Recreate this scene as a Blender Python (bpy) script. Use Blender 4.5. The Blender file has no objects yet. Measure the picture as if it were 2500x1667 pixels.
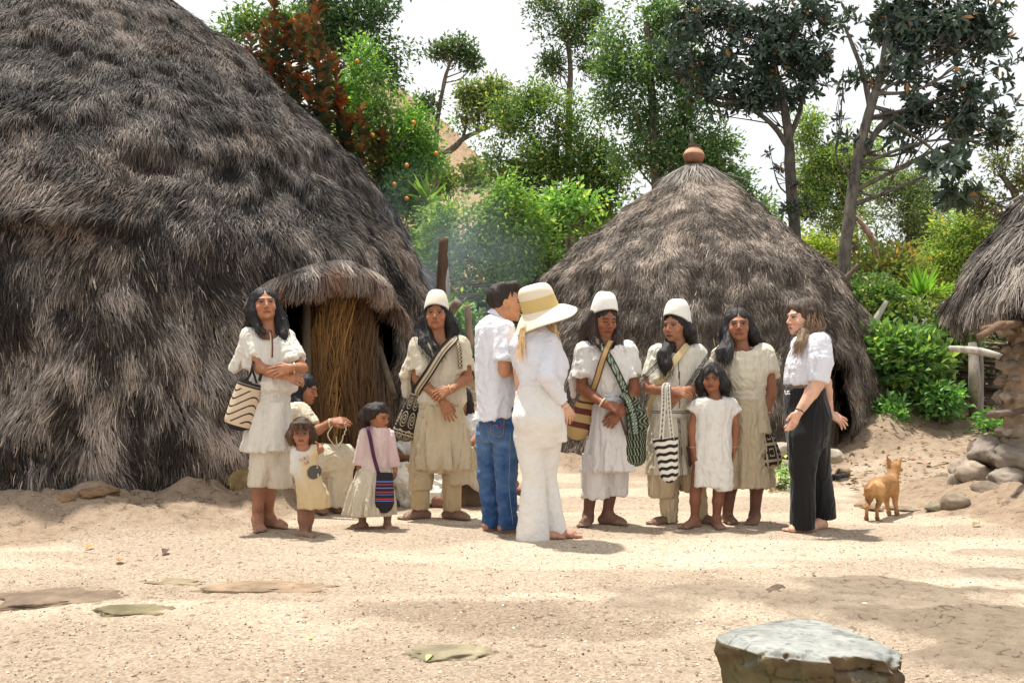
import bpy, math, random
import numpy as np
rad = math.radians
rng = np.random.default_rng(7)
scene = bpy.context.scene
COL = scene.collection

# ------------------------------------------------------------------ camera
F = 2431.0; CZ = 1.02; HV = 938.0          # focal length in photo pixels, eye height, horizon row
cam_d = bpy.data.cameras.new("camera")
cam = bpy.data.objects.new("camera", cam_d); COL.objects.link(cam)
cam.location = (0, 0, CZ); cam.rotation_euler = (rad(90), 0, 0)
cam_d.sensor_width = 36.0; cam_d.lens = 36.0*F/2500.0
cam_d.shift_y = (HV-833.5)/2500.0
cam_d.clip_start = 0.1; cam_d.clip_end = 3000
scene.camera = cam

# ------------------------------------------------------------------ sky + sun
SUN_EL, SUN_AZ = 74.0, -40.0     # azimuth measured from +Y (away from the camera) towards +X
world = bpy.data.worlds.new("World"); scene.world = world; world.use_nodes = True
nt = world.node_tree; nt.nodes.clear()
wo = nt.nodes.new('ShaderNodeOutputWorld'); bg = nt.nodes.new('ShaderNodeBackground')
sky = nt.nodes.new('ShaderNodeTexSky'); sky.sky_type = 'NISHITA'; sky.sun_disc = False
sky.sun_elevation = rad(SUN_EL); sky.sun_rotation = rad(SUN_AZ)
tc = nt.nodes.new('ShaderNodeTexCoord'); mp = nt.nodes.new('ShaderNodeMapping')
mp.inputs['Scale'].default_value = (1.2, 1.2, 3.0)
nz = nt.nodes.new('ShaderNodeTexNoise'); nz.inputs['Scale'].default_value = 2.2
nz.inputs['Detail'].default_value = 7; nz.inputs['Roughness'].default_value = .55
rp = nt.nodes.new('ShaderNodeValToRGB')
rp.color_ramp.elements[0].position = .34; rp.color_ramp.elements[0].color = (10.0, 10.3, 10.7, 1)
rp.color_ramp.elements[1].position = .62; rp.color_ramp.elements[1].color = (13.0, 13.0, 13.0, 1)
mx = nt.nodes.new('ShaderNodeMixRGB'); mx.inputs[0].default_value = .93      # nearly full cloud cover
L = nt.links.new
L(tc.outputs['Generated'], mp.inputs['Vector']); L(mp.outputs['Vector'], nz.inputs['Vector'])
L(nz.outputs['Fac'], rp.inputs['Fac']); L(sky.outputs[0], mx.inputs[1]); L(rp.outputs['Color'], mx.inputs[2])
L(mx.outputs[0], bg.inputs['Color']); bg.inputs['Strength'].default_value = 0.071
L(bg.outputs[0], wo.inputs['Surface'])
sd = bpy.data.lights.new("sun", 'SUN'); sd.energy = 5.0; sd.angle = rad(2.0); sd.color = (1.0, .95, .87)
so = bpy.data.objects.new("sun", sd); COL.objects.link(so)
se, sa = rad(SUN_EL), rad(SUN_AZ)
sunv = np.array([math.cos(se)*math.sin(sa), math.cos(se)*math.cos(sa), math.sin(se)])
so.rotation_euler = (rad(90)-se, 0, -sa + math.pi)
import mathutils
so.rotation_euler = mathutils.Vector(sunv).to_track_quat('Z', 'Y').to_euler()
so.location = (0, 0, 30)
vs = scene.view_settings; vs.view_transform = 'Standard'; vs.look = 'None'; vs.exposure = 0.44; vs.gamma = 1
vs.use_curve_mapping = False
cy = scene.cycles
cy.max_bounces = 6; cy.diffuse_bounces = 3; cy.glossy_bounces = 2; cy.transmission_bounces = 3
cy.transparent_max_bounces = 6; cy.volume_bounces = 0; cy.use_denoising = True
cy.sample_clamp_indirect = 6

# ------------------------------------------------------------------ numpy helpers
def V(*a): return np.array(a, float)
def W(u, v, Y):                     # photo pixel + real distance -> point in the place
    return V((u-1250.0)/F*Y, Y, CZ-(v-HV)/F*Y)
def nrm(v):
    v = np.asarray(v, float); return v/(np.linalg.norm(v, axis=-1, keepdims=True)+1e-12)
def hash3(ix, iy, iz, s=0):
    h = (ix.astype(np.int64)*374761393 + iy.astype(np.int64)*668265263 + iz.astype(np.int64)*2147483647 + s*974634777) & 0xffffffff
    h = ((h ^ (h >> 13))*1274126177) & 0xffffffff
    h = ((h ^ (h >> 16))*2246822519) & 0xffffffff
    return (h & 0xffffff)/float(0xffffff)
def vnoise(p, s=0):
    p = np.asarray(p, float); i = np.floor(p).astype(np.int64); f = p-i; f = f*f*(3-2*f)
    x, y, z = i[..., 0], i[..., 1], i[..., 2]; fx, fy, fz = f[..., 0], f[..., 1], f[..., 2]
    def c(a, b, d): return hash3(x+a, y+b, z+d, s)
    r0 = c(0,0,0)*(1-fx)+c(1,0,0)*fx; r1 = c(0,1,0)*(1-fx)+c(1,1,0)*fx
    r2 = c(0,0,1)*(1-fx)+c(1,0,1)*fx; r3 = c(0,1,1)*(1-fx)+c(1,1,1)*fx
    return ((r0*(1-fy)+r1*fy)*(1-fz)+(r2*(1-fy)+r3*fy)*fz)*2-1
def fbm(p, o=4, s=0, g=.5):
    a = 1.0; t = 0; q = np.asarray(p, float)
    for k in range(o): t = t + a*vnoise(q, s+k); q = q*2.03+1.7; a *= g
    return t
def sstep(a, b, x):
    t = np.clip((x-a)/(b-a), 0, 1); return t*t*(3-2*t)
def rotz(a):
    c, s = math.cos(a), math.sin(a); return np.array([[c,-s,0],[s,c,0],[0,0,1.]])
def rotx(a):
    c, s = math.cos(a), math.sin(a); return np.array([[1.,0,0],[0,c,-s],[0,s,c]])
def roty(a):
    c, s = math.cos(a), math.sin(a); return np.array([[c,0,s],[0,1.,0],[-s,0,c]])

def tag(o, label=None, cat=None, group=None, kind=None):
    if label: o['label'] = label
    if cat: o['category'] = cat
    if group: o['group'] = group
    if kind: o['kind'] = kind
    return o
def empty(name, loc, label, cat, group=None):
    o = bpy.data.objects.new(name, None); COL.objects.link(o); o.location = tuple(loc); o.empty_display_size = .1
    return tag(o, label, cat, group)
def mesh(name, verts, quads=None, tris=None, mat=None, parent=None, col=None, smooth=True, fmat=None, origin=None, merge=None):
    """one mesh object; verts in world coordinates (re-expressed in the parent's frame)"""
    verts = np.asarray(verts, np.float32).reshape(-1, 3)
    quads = np.zeros((0, 4), np.int32) if quads is None or len(quads) == 0 else np.asarray(quads, np.int32)
    tris = np.zeros((0, 3), np.int32) if tris is None or len(tris) == 0 else np.asarray(tris, np.int32)
    if parent is not None: off = np.array(parent.matrix_basis.translation)
    elif origin is not None: off = np.array(origin, float)
    else: off = np.zeros(3)
    if parent is not None and parent.parent is not None: off = off + np.array(parent.parent.matrix_basis.translation)
    me = bpy.data.meshes.new(name)
    nv, nq, ntz = len(verts), len(quads), len(tris)
    me.vertices.add(nv); me.vertices.foreach_set('co', (verts-off.astype(np.float32)).ravel())
    me.loops.add(nq*4+ntz*3); me.loops.foreach_set('vertex_index', np.concatenate([quads.ravel(), tris.ravel()]).astype(np.int32))
    me.polygons.add(nq+ntz)
    ls = np.concatenate([np.arange(nq)*4, nq*4+np.arange(ntz)*3]).astype(np.int32)
    me.polygons.foreach_set('loop_start', ls)
    try: me.polygons.foreach_set('loop_total', np.concatenate([np.full(nq, 4), np.full(ntz, 3)]).astype(np.int32))
    except Exception: pass
    me.polygons.foreach_set('use_smooth', np.full(nq+ntz, smooth))
    mats = mat if isinstance(mat, (list, tuple)) else [mat]
    for m in mats:
        if m: me.materials.append(m)
    if fmat is not None: me.polygons.foreach_set('material_index', np.asarray(fmat, np.int32))
    me.update(calc_edges=True)
    if col is not None:
        a = me.color_attributes.new('Col', 'FLOAT_COLOR', 'POINT')
        c = np.ones((nv, 4), np.float32); c[:, :3] = col
        a.data.foreach_set('color', c.ravel())
    o = bpy.data.objects.new(name, me); COL.objects.link(o)
    if parent is not None: o.parent = parent
    elif origin is not None: o.location = tuple(origin)
    return o

class MB:
    """collects simple solids into one mesh"""
    def __init__(s): s.v = []; s.q = []; s.t = []; s.c = []; s.n = 0
    def add(s, v, q=None, t=None, c=(1,1,1)):
        v = np.asarray(v, float).reshape(-1, 3); s.v.append(v)
        if q is not None and len(q): s.q.append(np.asarray(q)+s.n)
        if t is not None and len(t): s.t.append(np.asarray(t)+s.n)
        c = np.asarray(c, float); s.c.append(np.broadcast_to(c, (len(v), 3))); s.n += len(v)
    def tube(s, P, R, n=8, c=(1,1,1), cap=True, sq=1.0, up=None, jit=0, seed=0):
        P = np.asarray(P, float); m = len(P); R = np.broadcast_to(np.asarray(R, float), (m,)).copy()
        T = np.gradient(P, axis=0); T = nrm(T)
        u = V(0, 0, 1) if up is None else np.asarray(up, float)
        if up is None and abs(T[0] @ u) > .9: u = V(1, 0, 0)
        A = np.zeros_like(P)
        for i in range(m):
            a = u-T[i]*(u @ T[i]); a = a/(np.linalg.norm(a)+1e-9); A[i] = a; u = a if up is None else u
        B = np.cross(T, A)
        th = np.arange(n)/n*2*math.pi
        rr = R[:, None]*np.ones(n)[None]
        if jit:
            q = np.stack([np.cos(th)[None]*2+0*rr, np.sin(th)[None]*2+0*rr, np.arange(m)[:, None]*.6+0*rr], -1)+seed*13.7
            rr = rr*(1+jit*vnoise(q))
        v = P[:, None]+(A[:, None]*np.cos(th)[None, :, None]+B[:, None]*np.sin(th)[None, :, None]*sq)*rr[..., None]
        i = np.arange(m-1)[:, None]*n; j = np.arange(n)[None]
        q = np.stack([i+j, i+(j+1) % n, i+n+(j+1) % n, i+n+j], -1).reshape(-1, 4)
        v = v.reshape(-1, 3); t = []
        if cap:
            v = np.vstack([v, P[:1], P[-1:]]); k = m*n
            for a in range(n):
                t.append([k, (a+1) % n, a]); t.append([k+1, (m-1)*n+a, (m-1)*n+(a+1) % n])
        if np.ndim(c) == 2 and len(c) == m:
            cc = np.repeat(np.asarray(c, float), n, axis=0)
            if cap: cc = np.vstack([cc, cc[:1], cc[-1:]])
            c = cc
        s.add(v, q, t, c)
    def build(s, name, mat, parent=None, smooth=True, origin=None, col=True):
        v = np.vstack(s.v); q = np.vstack(s.q) if s.q else None; t = np.vstack(s.t) if s.t else None
        return mesh(name, v, q, t, mat, parent, np.vstack(s.c) if col else None, smooth, origin=origin)

def spline(pts, n):
    """Catmull-Rom through pts"""
    P = np.asarray(pts, float); P = np.vstack([2*P[0]-P[1], P, 2*P[-1]-P[-2]])
    t = np.linspace(0, len(pts)-1-1e-6, n); i = t.astype(int); f = (t-i)[:, None]
    a, b, c, d = P[i], P[i+1], P[i+2], P[i+3]
    return .5*((2*b)+(-a+c)*f+(2*a-5*b+4*c-d)*f**2+(-a+3*b-3*c+d)*f**3)

# ------------------------------------------------------------------ distance-field modelling
class SDF:
    def __init__(s): s.pr = []
    def rc(s, a, b, ra, rb, k=.02, sub=False, cut=None, sq=None):
        """tapered limb a->b. cut: flat end at b (or 'both'). sq=(axis vector, factor): flattened along axis"""
        a = np.asarray(a, float); b = np.asarray(b, float); s.pr.append(('rc', a, b, ra, rb, k, sub, cut, sq)); return s
    def el(s, c, r, R=None, k=.02, sub=False):
        s.pr.append(('el', np.asarray(c, float), np.asarray(r, float), np.eye(3) if R is None else R, k, sub)); return s
    def col(s, kn, ang=0, k=.02, folds=None, sub=False, seed=0):
        """upright garment body: kn rows (z, x, y, rx, ry) from low to high; folds=(count, amp_low, amp_high)"""
        s.pr.append(('col', np.array(sorted(kn), float), ang, k, folds, sub, seed)); return s
    def half(s, p, n):
        s.pr.append(('half', np.asarray(p, float), nrm(n))); return s
    def bounds(s):
        lo = np.full(3, 1e9); hi = -lo
        for p in s.pr:
            if p[0] == 'half': continue
            l, h = s._b(p)
            if p[-1] is not True and not (p[0] in ('rc',) and p[6]) and not (p[0] == 'el' and p[5]) and not (p[0] == 'col' and p[5]):
                lo = np.minimum(lo, l); hi = np.maximum(hi, h)
        return lo, hi
    def _b(s, p):
        if p[0] == 'rc':
            _, a, b, ra, rb, k, *_ = p; r = max(ra, rb); return np.minimum(a, b)-r, np.maximum(a, b)+r
        if p[0] == 'el':
            _, c, r, R, k, _ = p; e = np.sqrt(((R*r[None])**2).sum(1)); return c-e, c+e
        kn = p[1]; r = np.maximum(kn[:, 3], kn[:, 4])*1.15
        return V((kn[:, 1]-r).min(), (kn[:, 2]-r).min(), kn[0, 0]), V((kn[:, 1]+r).max(), (kn[:, 2]+r).max(), kn[-1, 0])
    def field(s, lo, hi, h):
        n = np.maximum(np.ceil((hi-lo)/h).astype(int)+1, 3)
        ax = [lo[i]+np.arange(n[i])*h for i in range(3)]
        D = np.full(n, .08, np.float32)
        for p in s.pr:
            if p[0] == 'half':
                X = ax[0][:, None, None]; Y = ax[1][None, :, None]; Z = ax[2][None, None, :]
                d = (X-p[1][0])*p[2][0]+(Y-p[1][1])*p[2][1]+(Z-p[1][2])*p[2][2]
                D = np.maximum(D, d.astype(np.float32)); continue
            l, u = s._b(p); m = .05
            i0 = [max(0, int((l[i]-m-lo[i])/h)) for i in range(3)]; i1 = [min(n[i], int((u[i]+m-lo[i])/h)+2) for i in range(3)]
            if any(i1[i] <= i0[i] for i in range(3)): continue
            sl = tuple(slice(i0[i], i1[i]) for i in range(3))
            X = ax[0][sl[0]][:, None, None]; Y = ax[1][sl[1]][None, :, None]; Z = ax[2][sl[2]][None, None, :]
            if p[0] == 'rc':
                _, a, b, ra, rb, k, sub, cut, sq = p
                ab = b-a; L2 = ab @ ab+1e-12
                dx, dy, dz = X-a[0], Y-a[1], Z-a[2]
                t0 = (dx*ab[0]+dy*ab[1]+dz*ab[2])/L2; t = np.clip(t0, 0, 1)
                dx = dx-t*ab[0]; dy = dy-t*ab[1]; dz = dz-t*ab[2]
                q = dx*dx+dy*dy+dz*dz
                if sq is not None:
                    sv = nrm(sq[0]); pr = dx*sv[0]+dy*sv[1]+dz*sv[2]; q = q+pr*pr*(1/sq[1]**2-1)
                d = np.sqrt(q)-(ra+(rb-ra)*t)
                if sq is not None: d = d*min(1, sq[1]*1.2)
                if cut is not None:
                    LL = math.sqrt(L2); d = np.maximum(d, (t0-1)*LL)
                    if cut == 'both': d = np.maximum(d, -t0*LL)
            elif p[0] == 'el':
                _, c, r, R, k, sub = p
                dx, dy, dz = X-c[0], Y-c[1], Z-c[2]
                q = 0; q2 = 0
                for i in range(3):
                    e = (dx*R[0, i]+dy*R[1, i]+dz*R[2, i]); q = q+(e/r[i])**2; q2 = q2+(e/r[i]**2)**2
                q = np.sqrt(q); q2 = np.sqrt(q2)+1e-9; d = q*(q-1)/q2
                d = np.maximum(d, -r.min())
            else:
                _, kn, ang, k, folds, sub, seed = p
                z = ax[2][sl[2]]
                cx, cyy, rx, ry = [np.interp(z, kn[:, 0], kn[:, j])[None, None, :] for j in (1, 2, 3, 4)]
                c, sn = math.cos(ang), math.sin(ang)
                dx = (X-cx); dy = (Y-cyy); ex = dx*c+dy*sn; ey = -dx*sn+dy*c
                e = np.sqrt((ex/rx)**2+(ey/ry)**2)
                if folds:
                    nf, al, ah = folds; th = np.arctan2(ey/ry, ex/rx)
                    zt = ((z-kn[0, 0])/(kn[-1, 0]-kn[0, 0]+1e-9))[None, None, :]
                    a = al+(ah-al)*zt
                    w = np.sin(nf*th+seed+1.5*np.sin(2*th+seed*2.1)+2.2*zt)+.6*np.sin((nf*1.7//1)*th+seed*3.3-1.7*zt+1.1*np.sin(3*th))
                    e = e/(1+a*w)
                d = (e-1)*np.minimum(rx, ry)
                Zb = z[None, None, :]
                d = np.maximum(d, np.maximum(kn[0, 0]-Zb, Zb-kn[-1, 0]))
            d = d.astype(np.float32); A = D[sl]
            if sub:
                d = -d; hh = np.maximum(k-np.abs(A-d), 0)/max(k, 1e-6); D[sl] = np.maximum(A, d)+hh*hh*k*.25
            else:
                hh = np.maximum(k-np.abs(A-d), 0)/max(k, 1e-6); D[sl] = np.minimum(A, d)-hh*hh*k*.25
        return D, ax
    def surf(s, h, lo=None, hi=None, warp=None):
        if lo is None:
            lo, hi = s.bounds(); lo = lo-.03; hi = hi+.03
        D, ax = s.field(np.asarray(lo, float), np.asarray(hi, float), h)
        if warp is not None: D = warp(D, ax)
        return surface_nets(D, np.asarray(lo, float), h)

def surface_nets(D, lo, h):
    I = D < 0
    nx, ny, nz = D.shape
    cnt = np.zeros((nx-1, ny-1, nz-1), np.int8)
    for a in (0, 1):
        for b in (0, 1):
            for c in (0, 1): cnt += I[a:nx-1+a, b:ny-1+b, c:nz-1+c]
    act = (cnt > 0) & (cnt < 8)
    ix, iy, iz = np.nonzero(act)
    if len(ix) == 0: return np.zeros((0, 3)), np.zeros((0, 4), int)
    idx = np.full(act.shape, -1, np.int32); idx[ix, iy, iz] = np.arange(len(ix))
    P = np.zeros((len(ix), 3)); N = np.zeros(len(ix))
    C = [(a, b, c) for a in (0, 1) for b in (0, 1) for c in (0, 1)]
    vals = {c: D[ix+c[0], iy+c[1], iz+c[2]] for c in C}
    for c in C:
        for k in range(3):
            if c[k] == 0:
                d = list(c); d[k] = 1; d = tuple(d)
                a, b = vals[c], vals[d]; m = (a < 0) != (b < 0)
                t = np.where(m, a/np.where(m, a-b, 1), 0)
                p = np.array(c, float)[None]+np.zeros((len(ix), 3)); p[:, k] += t
                P += p*m[:, None]; N += m
    P = P/N[:, None]
    verts = (np.stack([ix, iy, iz], -1)+P)*h+lo
    quads = []
    for k in range(3):
        sl0 = [slice(None)]*3; sl1 = [slice(None)]*3; sl0[k] = slice(0, -1); sl1[k] = slice(1, None)
        A = I[tuple(sl0)]; B = I[tuple(sl1)]; ch = A != B
        g = np.stack(np.nonzero(ch), -1)
        o = [j for j in range(3) if j != k]
        ok = (g[:, o[0]] > 0) & (g[:, o[1]] > 0) & (g[:, o[0]] < D.shape[o[0]]-1) & (g[:, o[1]] < D.shape[o[1]]-1)
        g = g[ok]; ins = A[tuple(g.T)]
        def at(da, db):
            q = g.copy(); q[:, o[0]] += da; q[:, o[1]] += db; return idx[tuple(q.T)]
        q = np.stack([at(-1, -1), at(0, -1), at(0, 0), at(-1, 0)], -1)
        flip = ins if k != 1 else ~ins
        q[~flip] = q[~flip][:, ::-1]
        quads.append(q)
    return verts, np.vstack(quads)

def vnormals(v, q, t=None):
    N = np.zeros_like(v)
    a, b, c, d = v[q[:, 0]], v[q[:, 1]], v[q[:, 2]], v[q[:, 3]]
    fn = np.cross(c-a, d-b)
    for i in range(4):
        for k in range(3): N[:, k] += np.bincount(q[:, i], fn[:, k], len(v))
    return nrm(N)
def smoothv(v, q, it=1):
    for _ in range(it):
        S = np.zeros_like(v); n = np.zeros(len(v))
        for i in range(4):
            a, b = q[:, i], q[:, (i+1) % 4]
            for k in range(3): S[:, k] += np.bincount(a, v[b, k], len(v))
            n += np.bincount(a, minlength=len(v))
        m = n > 0; v = v.copy(); v[m] = .4*v[m]+.6*S[m]/n[m][:, None]
    return v

# ------------------------------------------------------------------ materials
def newmat(name):
    m = bpy.data.materials.new(name); m.use_nodes = True; t = m.node_tree
    return m, t, t.nodes['Principled BSDF']
def nd(t, ty, **kw):
    n = t.nodes.new(ty)
    for k, v in kw.items():
        if k in n.inputs: n.inputs[k].default_value = v
        else: setattr(n, k, v)
    return n
def objmap(t, scale=(1, 1, 1)):
    tcn = nd(t, 'ShaderNodeTexCoord'); m = nd(t, 'ShaderNodeMapping'); m.inputs['Scale'].default_value = scale
    t.links.new(tcn.outputs['Object'], m.inputs['Vector']); return m.outputs['Vector']
def noise(t, vec, scale, detail=3, rough=.6):
    n = nd(t, 'ShaderNodeTexNoise'); n.inputs['Scale'].default_value = scale; n.inputs['Detail'].default_value = detail
    n.inputs['Roughness'].default_value = rough; t.links.new(vec, n.inputs['Vector']); return n.outputs['Fac']
def mathn(t, op, a, b=None):
    n = nd(t, 'ShaderNodeMath', operation=op)
    for i, x in enumerate((a, b)):
        if x is None: continue
        if isinstance(x, (int, float)): n.inputs[i].default_value = x
        else: t.links.new(x, n.inputs[i])
    return n.outputs[0]
def mrange(t, x, a, b, c, d):
    n = nd(t, 'ShaderNodeMapRange'); t.links.new(x, n.inputs[0])
    for i, k in enumerate((a, b, c, d)): n.inputs[i+1].default_value = k
    return n.outputs[0]
def mixc(t, f, a, b, mode='MIX'):
    n = nd(t, 'ShaderNodeMixRGB', blend_type=mode)
    for i, x in enumerate((f, a, b)):
        if isinstance(x, (int, float)): n.inputs[i].default_value = x
        elif isinstance(x, tuple): n.inputs[i].default_value = (*x, 1) if len(x) == 3 else x
        else: t.links.new(x, n.inputs[i])
    return n.outputs[0]
def bump(t, bs, h, strength=.5, dist=.01):
    n = nd(t, 'ShaderNodeBump'); n.inputs['Strength'].default_value = strength; n.inputs['Distance'].default_value = dist
    t.links.new(h, n.inputs['Height']); t.links.new(n.outputs[0], bs.inputs['Normal']); return n
def attr(t):
    n = nd(t, 'ShaderNodeAttribute'); n.attribute_name = 'Col'; return n.outputs['Color']

def mat_col(name, rough=.8, nscale=None, namp=.25, bscale=None, bstr=.3, bdist=.01, spec=.3, stretch=(1, 1, 1), sheen=0, sss=0):
    """colour attribute x noise variation, with bump"""
    m, t, b = newmat(name); c = attr(t)
    vec = objmap(t, stretch)
    if nscale:
        f = noise(t, vec, nscale, 5, .65); g = mrange(t, f, .25, .75, 1-namp, 1+namp)
        hs = nd(t, 'ShaderNodeVectorMath', operation='SCALE'); t.links.new(c, hs.inputs[0]); t.links.new(g, hs.inputs['Scale']); c = hs.outputs[0]
    t.links.new(c, b.inputs['Base Color'])
    b.inputs['Roughness'].default_value = rough; b.inputs['Specular IOR Level'].default_value = spec
    if sheen: b.inputs['Sheen Weight'].default_value = sheen
    if sss:
        b.inputs['Subsurface Weight'].default_value = sss; b.inputs['Subsurface Radius'].default_value = (.02, .008, .004); b.inputs['Subsurface Scale'].default_value = 1
    if bscale: bump(t, b, noise(t, vec, bscale, 4, .6), bstr, bdist)
    return m
def mat_leaf(name, rough=.45, trans=.35, spec=.4):
    m, t, b = newmat(name); c = attr(t); t.links.new(c, b.inputs['Base Color'])
    b.inputs['Roughness'].default_value = rough; b.inputs['Specular IOR Level'].default_value = spec
    tr = nd(t, 'ShaderNodeBsdfTranslucent'); cc = mixc(t, 1.0, c, (1.0, 1.15, .45), 'MULTIPLY'); t.links.new(cc, tr.inputs['Color'])
    mxs = nd(t, 'ShaderNodeMixShader'); mxs.inputs[0].default_value = trans
    out = t.nodes['Material Output']
    t.links.new(b.outputs[0], mxs.inputs[1]); t.links.new(tr.outputs[0], mxs.inputs[2]); t.links.new(mxs.outputs[0], out.inputs['Surface'])
    return m
# ================================================================== SETTING: ground
def seg_dist(x, y, a, b):
    ax, ay = a; bx, by = b; dx, dy = bx-ax, by-ay
    t = np.clip(((x-ax)*dx+(y-ay)*dy)/(dx*dx+dy*dy+1e-9), 0, 1)
    return np.hypot(x-ax-t*dx, y-ay-t*dy)
BIG_A, BIG_B, BIG_R = (-4.6, 11.0), (-8.0, 11.0), 4.0
SM_C, SM_R = (2.56, 14.0), 2.68
RH_C = (5.0, 8.4)
def blob(x, y, u, v, ru, rv):       # soft ellipse mask on the ground around a place seen at (u, v)
    p = W(u, v, CZ*F/(v-HV)); Y = p[1]
    e = np.hypot((x-p[0])/(ru/F*Y), (y-Y)/(Y*Y/(CZ*F)*rv)); return e
def ground_h(x, y):
    x = np.asarray(x, float); y = np.asarray(y, float)
    P = np.stack([x, y, 0*x], -1)
    n1 = fbm(P*.8, 3, 3); n2 = fbm(P*5, 3, 9)
    h = .018*n1*sstep(1, 4, np.abs(y-7.2)+1.5)+.006*n2
    d = seg_dist(x, y, BIG_A, BIG_B)-BIG_R
    w = .95+.12*fbm(P*1.3, 2, 21)-.55*sstep(-2.4, -1.0, x)
    m = sstep(w, 0.0, d)
    rough = fbm(P*3.3, 4, 31); crack = np.abs(fbm(P*1.9, 3, 41))
    h = h+m*(.25+.07*rough-.07*np.exp(-(crack/.05)**2))*(1-.3*sstep(-2.5, -.5, x))
    d2 = np.hypot(x-SM_C[0], y-SM_C[1])-SM_R
    h = h+sstep(.55, .1, d2)*(.17+.03*rough)
    bank = sstep(9.6, 13.2, y+.25*n1)*sstep(3.2, 4.6, x+.3*n1)
    h = h+bank*(.62+.05*rough)+.9*sstep(13, 22, y)*sstep(3.5, 6, x)
    h = h+.35*sstep(14, 19, y)*sstep(2.4, -1, x)+ .03*rough*sstep(12, 14, y)
    d3 = np.hypot(x-RH_C[0], y-RH_C[1])-1.15
    h = h+sstep(.75, .0, d3)*(.22+.04*rough)
    return h
def gz(x, y): return float(ground_h(np.array([x]), np.array([y]))[0])
def G(u, v):                        # where the view through (u, v) meets the ground
    Y = CZ*F/(v-HV)
    for _ in range(6):
        X = (u-1250)/F*Y; Y = .5*Y+.5*(CZ-gz(X, Y))*F/(v-HV)
    return V((u-1250)/F*Y, Y, gz((u-1250)/F*Y, Y))

xs = np.concatenate([-7-np.cumsum(.1*1.06**np.arange(75))[::-1], np.arange(-7, 7, .028), 7+np.cumsum(.1*1.06**np.arange(75))])
ys = np.concatenate([np.arange(1.2, 9.5, .026), 9.5+np.cumsum(.03*1.021**np.arange(245))])
gx, gy = np.meshgrid(xs, ys, indexing='ij')
ghh = ground_h(gx, gy)
Pg = np.stack([gx, gy, 0*gx], -1)
wn = fbm(Pg*2.2, 4, 51); wn = wn+.35*fbm(Pg*9, 3, 52)
mud = np.zeros_like(gx)
for (u, v, ru, rv, s) in [(2140, 1440, 330, 24, .9), (2350, 1520, 330, 38, 1), (2150, 1478, 250, 20, .8), (2480, 1590, 200, 45, 1), (2460, 1400, 150, 14, .7),
                          (1800, 1455, 230, 20, .6), (1620, 1480, 150, 26, .5), (2480, 1350, 160, 10, .5)]:
    mud = np.maximum(mud, s*sstep(1.3, .85, blob(gx, gy, u, v, ru, rv)+.4*wn))
dmd = seg_dist(gx, gy, BIG_A, BIG_B)-BIG_R
mound = sstep(1.05, .55, dmd+.2*wn+.55*sstep(-2.4, -1.0, gx))
mound = np.maximum(mound, sstep(.7, .35, np.hypot(gx-SM_C[0], gy-SM_C[1])-SM_R+.15*wn))
mound = np.maximum(mound, sstep(9.8, 11.5, gy+.5*wn)*sstep(2.9, 4.2, gx+.4*wn))
mound = np.maximum(mound, .9*sstep(15, 18, gy)); mound = np.maximum(mound, sstep(.9, .5, np.hypot(gx-RH_C[0], gy-RH_C[1])-1.15+.2*wn))
near_dark = sstep(5.4, 3.6, gy+.5*wn)  # mask that only darkens the ground colour towards the camera
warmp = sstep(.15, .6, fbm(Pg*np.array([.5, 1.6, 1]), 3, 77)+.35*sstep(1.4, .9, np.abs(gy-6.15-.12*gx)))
crk = np.abs(fbm(Pg*6.5, 3, 61)); crk2 = np.abs(fbm(Pg*np.array([14, 14, 1]), 2, 62))
ghh = ghh+mud*(.018-.016*np.exp(-(crk/.05)**2)-.007*np.exp(-(crk2/.09)**2))
ghh = ghh+.0035*fbm(Pg*26, 2, 63)*sstep(9, 5, gy)
nxg, nyg = gx.shape
ii = (np.arange(nxg-1)[:, None]*nyg+np.arange(nyg-1)[None]).ravel()
gq = np.stack([ii, ii+nyg, ii+nyg+1, ii+1], -1)
gm, t, b = newmat("packed_sandy_soil")
c = attr(t); sp = nd(t, 'ShaderNodeSeparateColor'); t.links.new(c, sp.inputs[0])
vec = objmap(t)
vor = nd(t, 'ShaderNodeTexVoronoi'); vor.inputs['Scale'].default_value = 85; t.links.new(vec, vor.inputs['Vector'])
vor2 = nd(t, 'ShaderNodeTexVoronoi'); vor2.inputs['Scale'].default_value = 38; t.links.new(vec, vor2.inputs['Vector'])
big = noise(t, vec, 1.1, 5, .6); mid = noise(t, vec, 9, 5, .7); fine = noise(t, vec, 140, 3, .7)
sand = mixc(t, mrange(t, big, .35, .65, 0, 1), (.52, .435, .335), (.435, .355, .27))
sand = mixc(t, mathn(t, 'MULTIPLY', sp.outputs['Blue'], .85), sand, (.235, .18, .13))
grain = mixc(t, mrange(t, mathn(t, 'FRACT', mathn(t, 'MULTIPLY', vor.outputs['Color'], 1.0)), 0, 1, 0, 1), (.50, .47, .44), (1.42, 1.4, 1.38))
sand = mixc(t, .75, sand, grain, 'MULTIPLY')
gv = mixc(t, mrange(t, vor2.outputs['Color'], .86, .9, 0, 1), (1, 1, 1), (.45, .4, .36))
sand = mixc(t, .8, sand, gv, 'MULTIPLY')
mudc = mixc(t, mrange(t, mid, .3, .7, 0, 1), (.155, .120, .085), (.25, .20, .145))
mndc = mixc(t, mrange(t, mid, .3, .7, 0, 1), (.25, .185, .128), (.42, .32, .225))
mndc = mixc(t, mrange(t, fine, .3, .7, .0, .5), mndc, (.16, .11, .075))
wv = nd(t, 'ShaderNodeVectorMath', operation='ADD'); nw = nd(t, 'ShaderNodeTexNoise'); nw.inputs['Scale'].default_value = 5; nw.inputs['Detail'].default_value = 3; t.links.new(vec, nw.inputs['Vector'])
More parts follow.
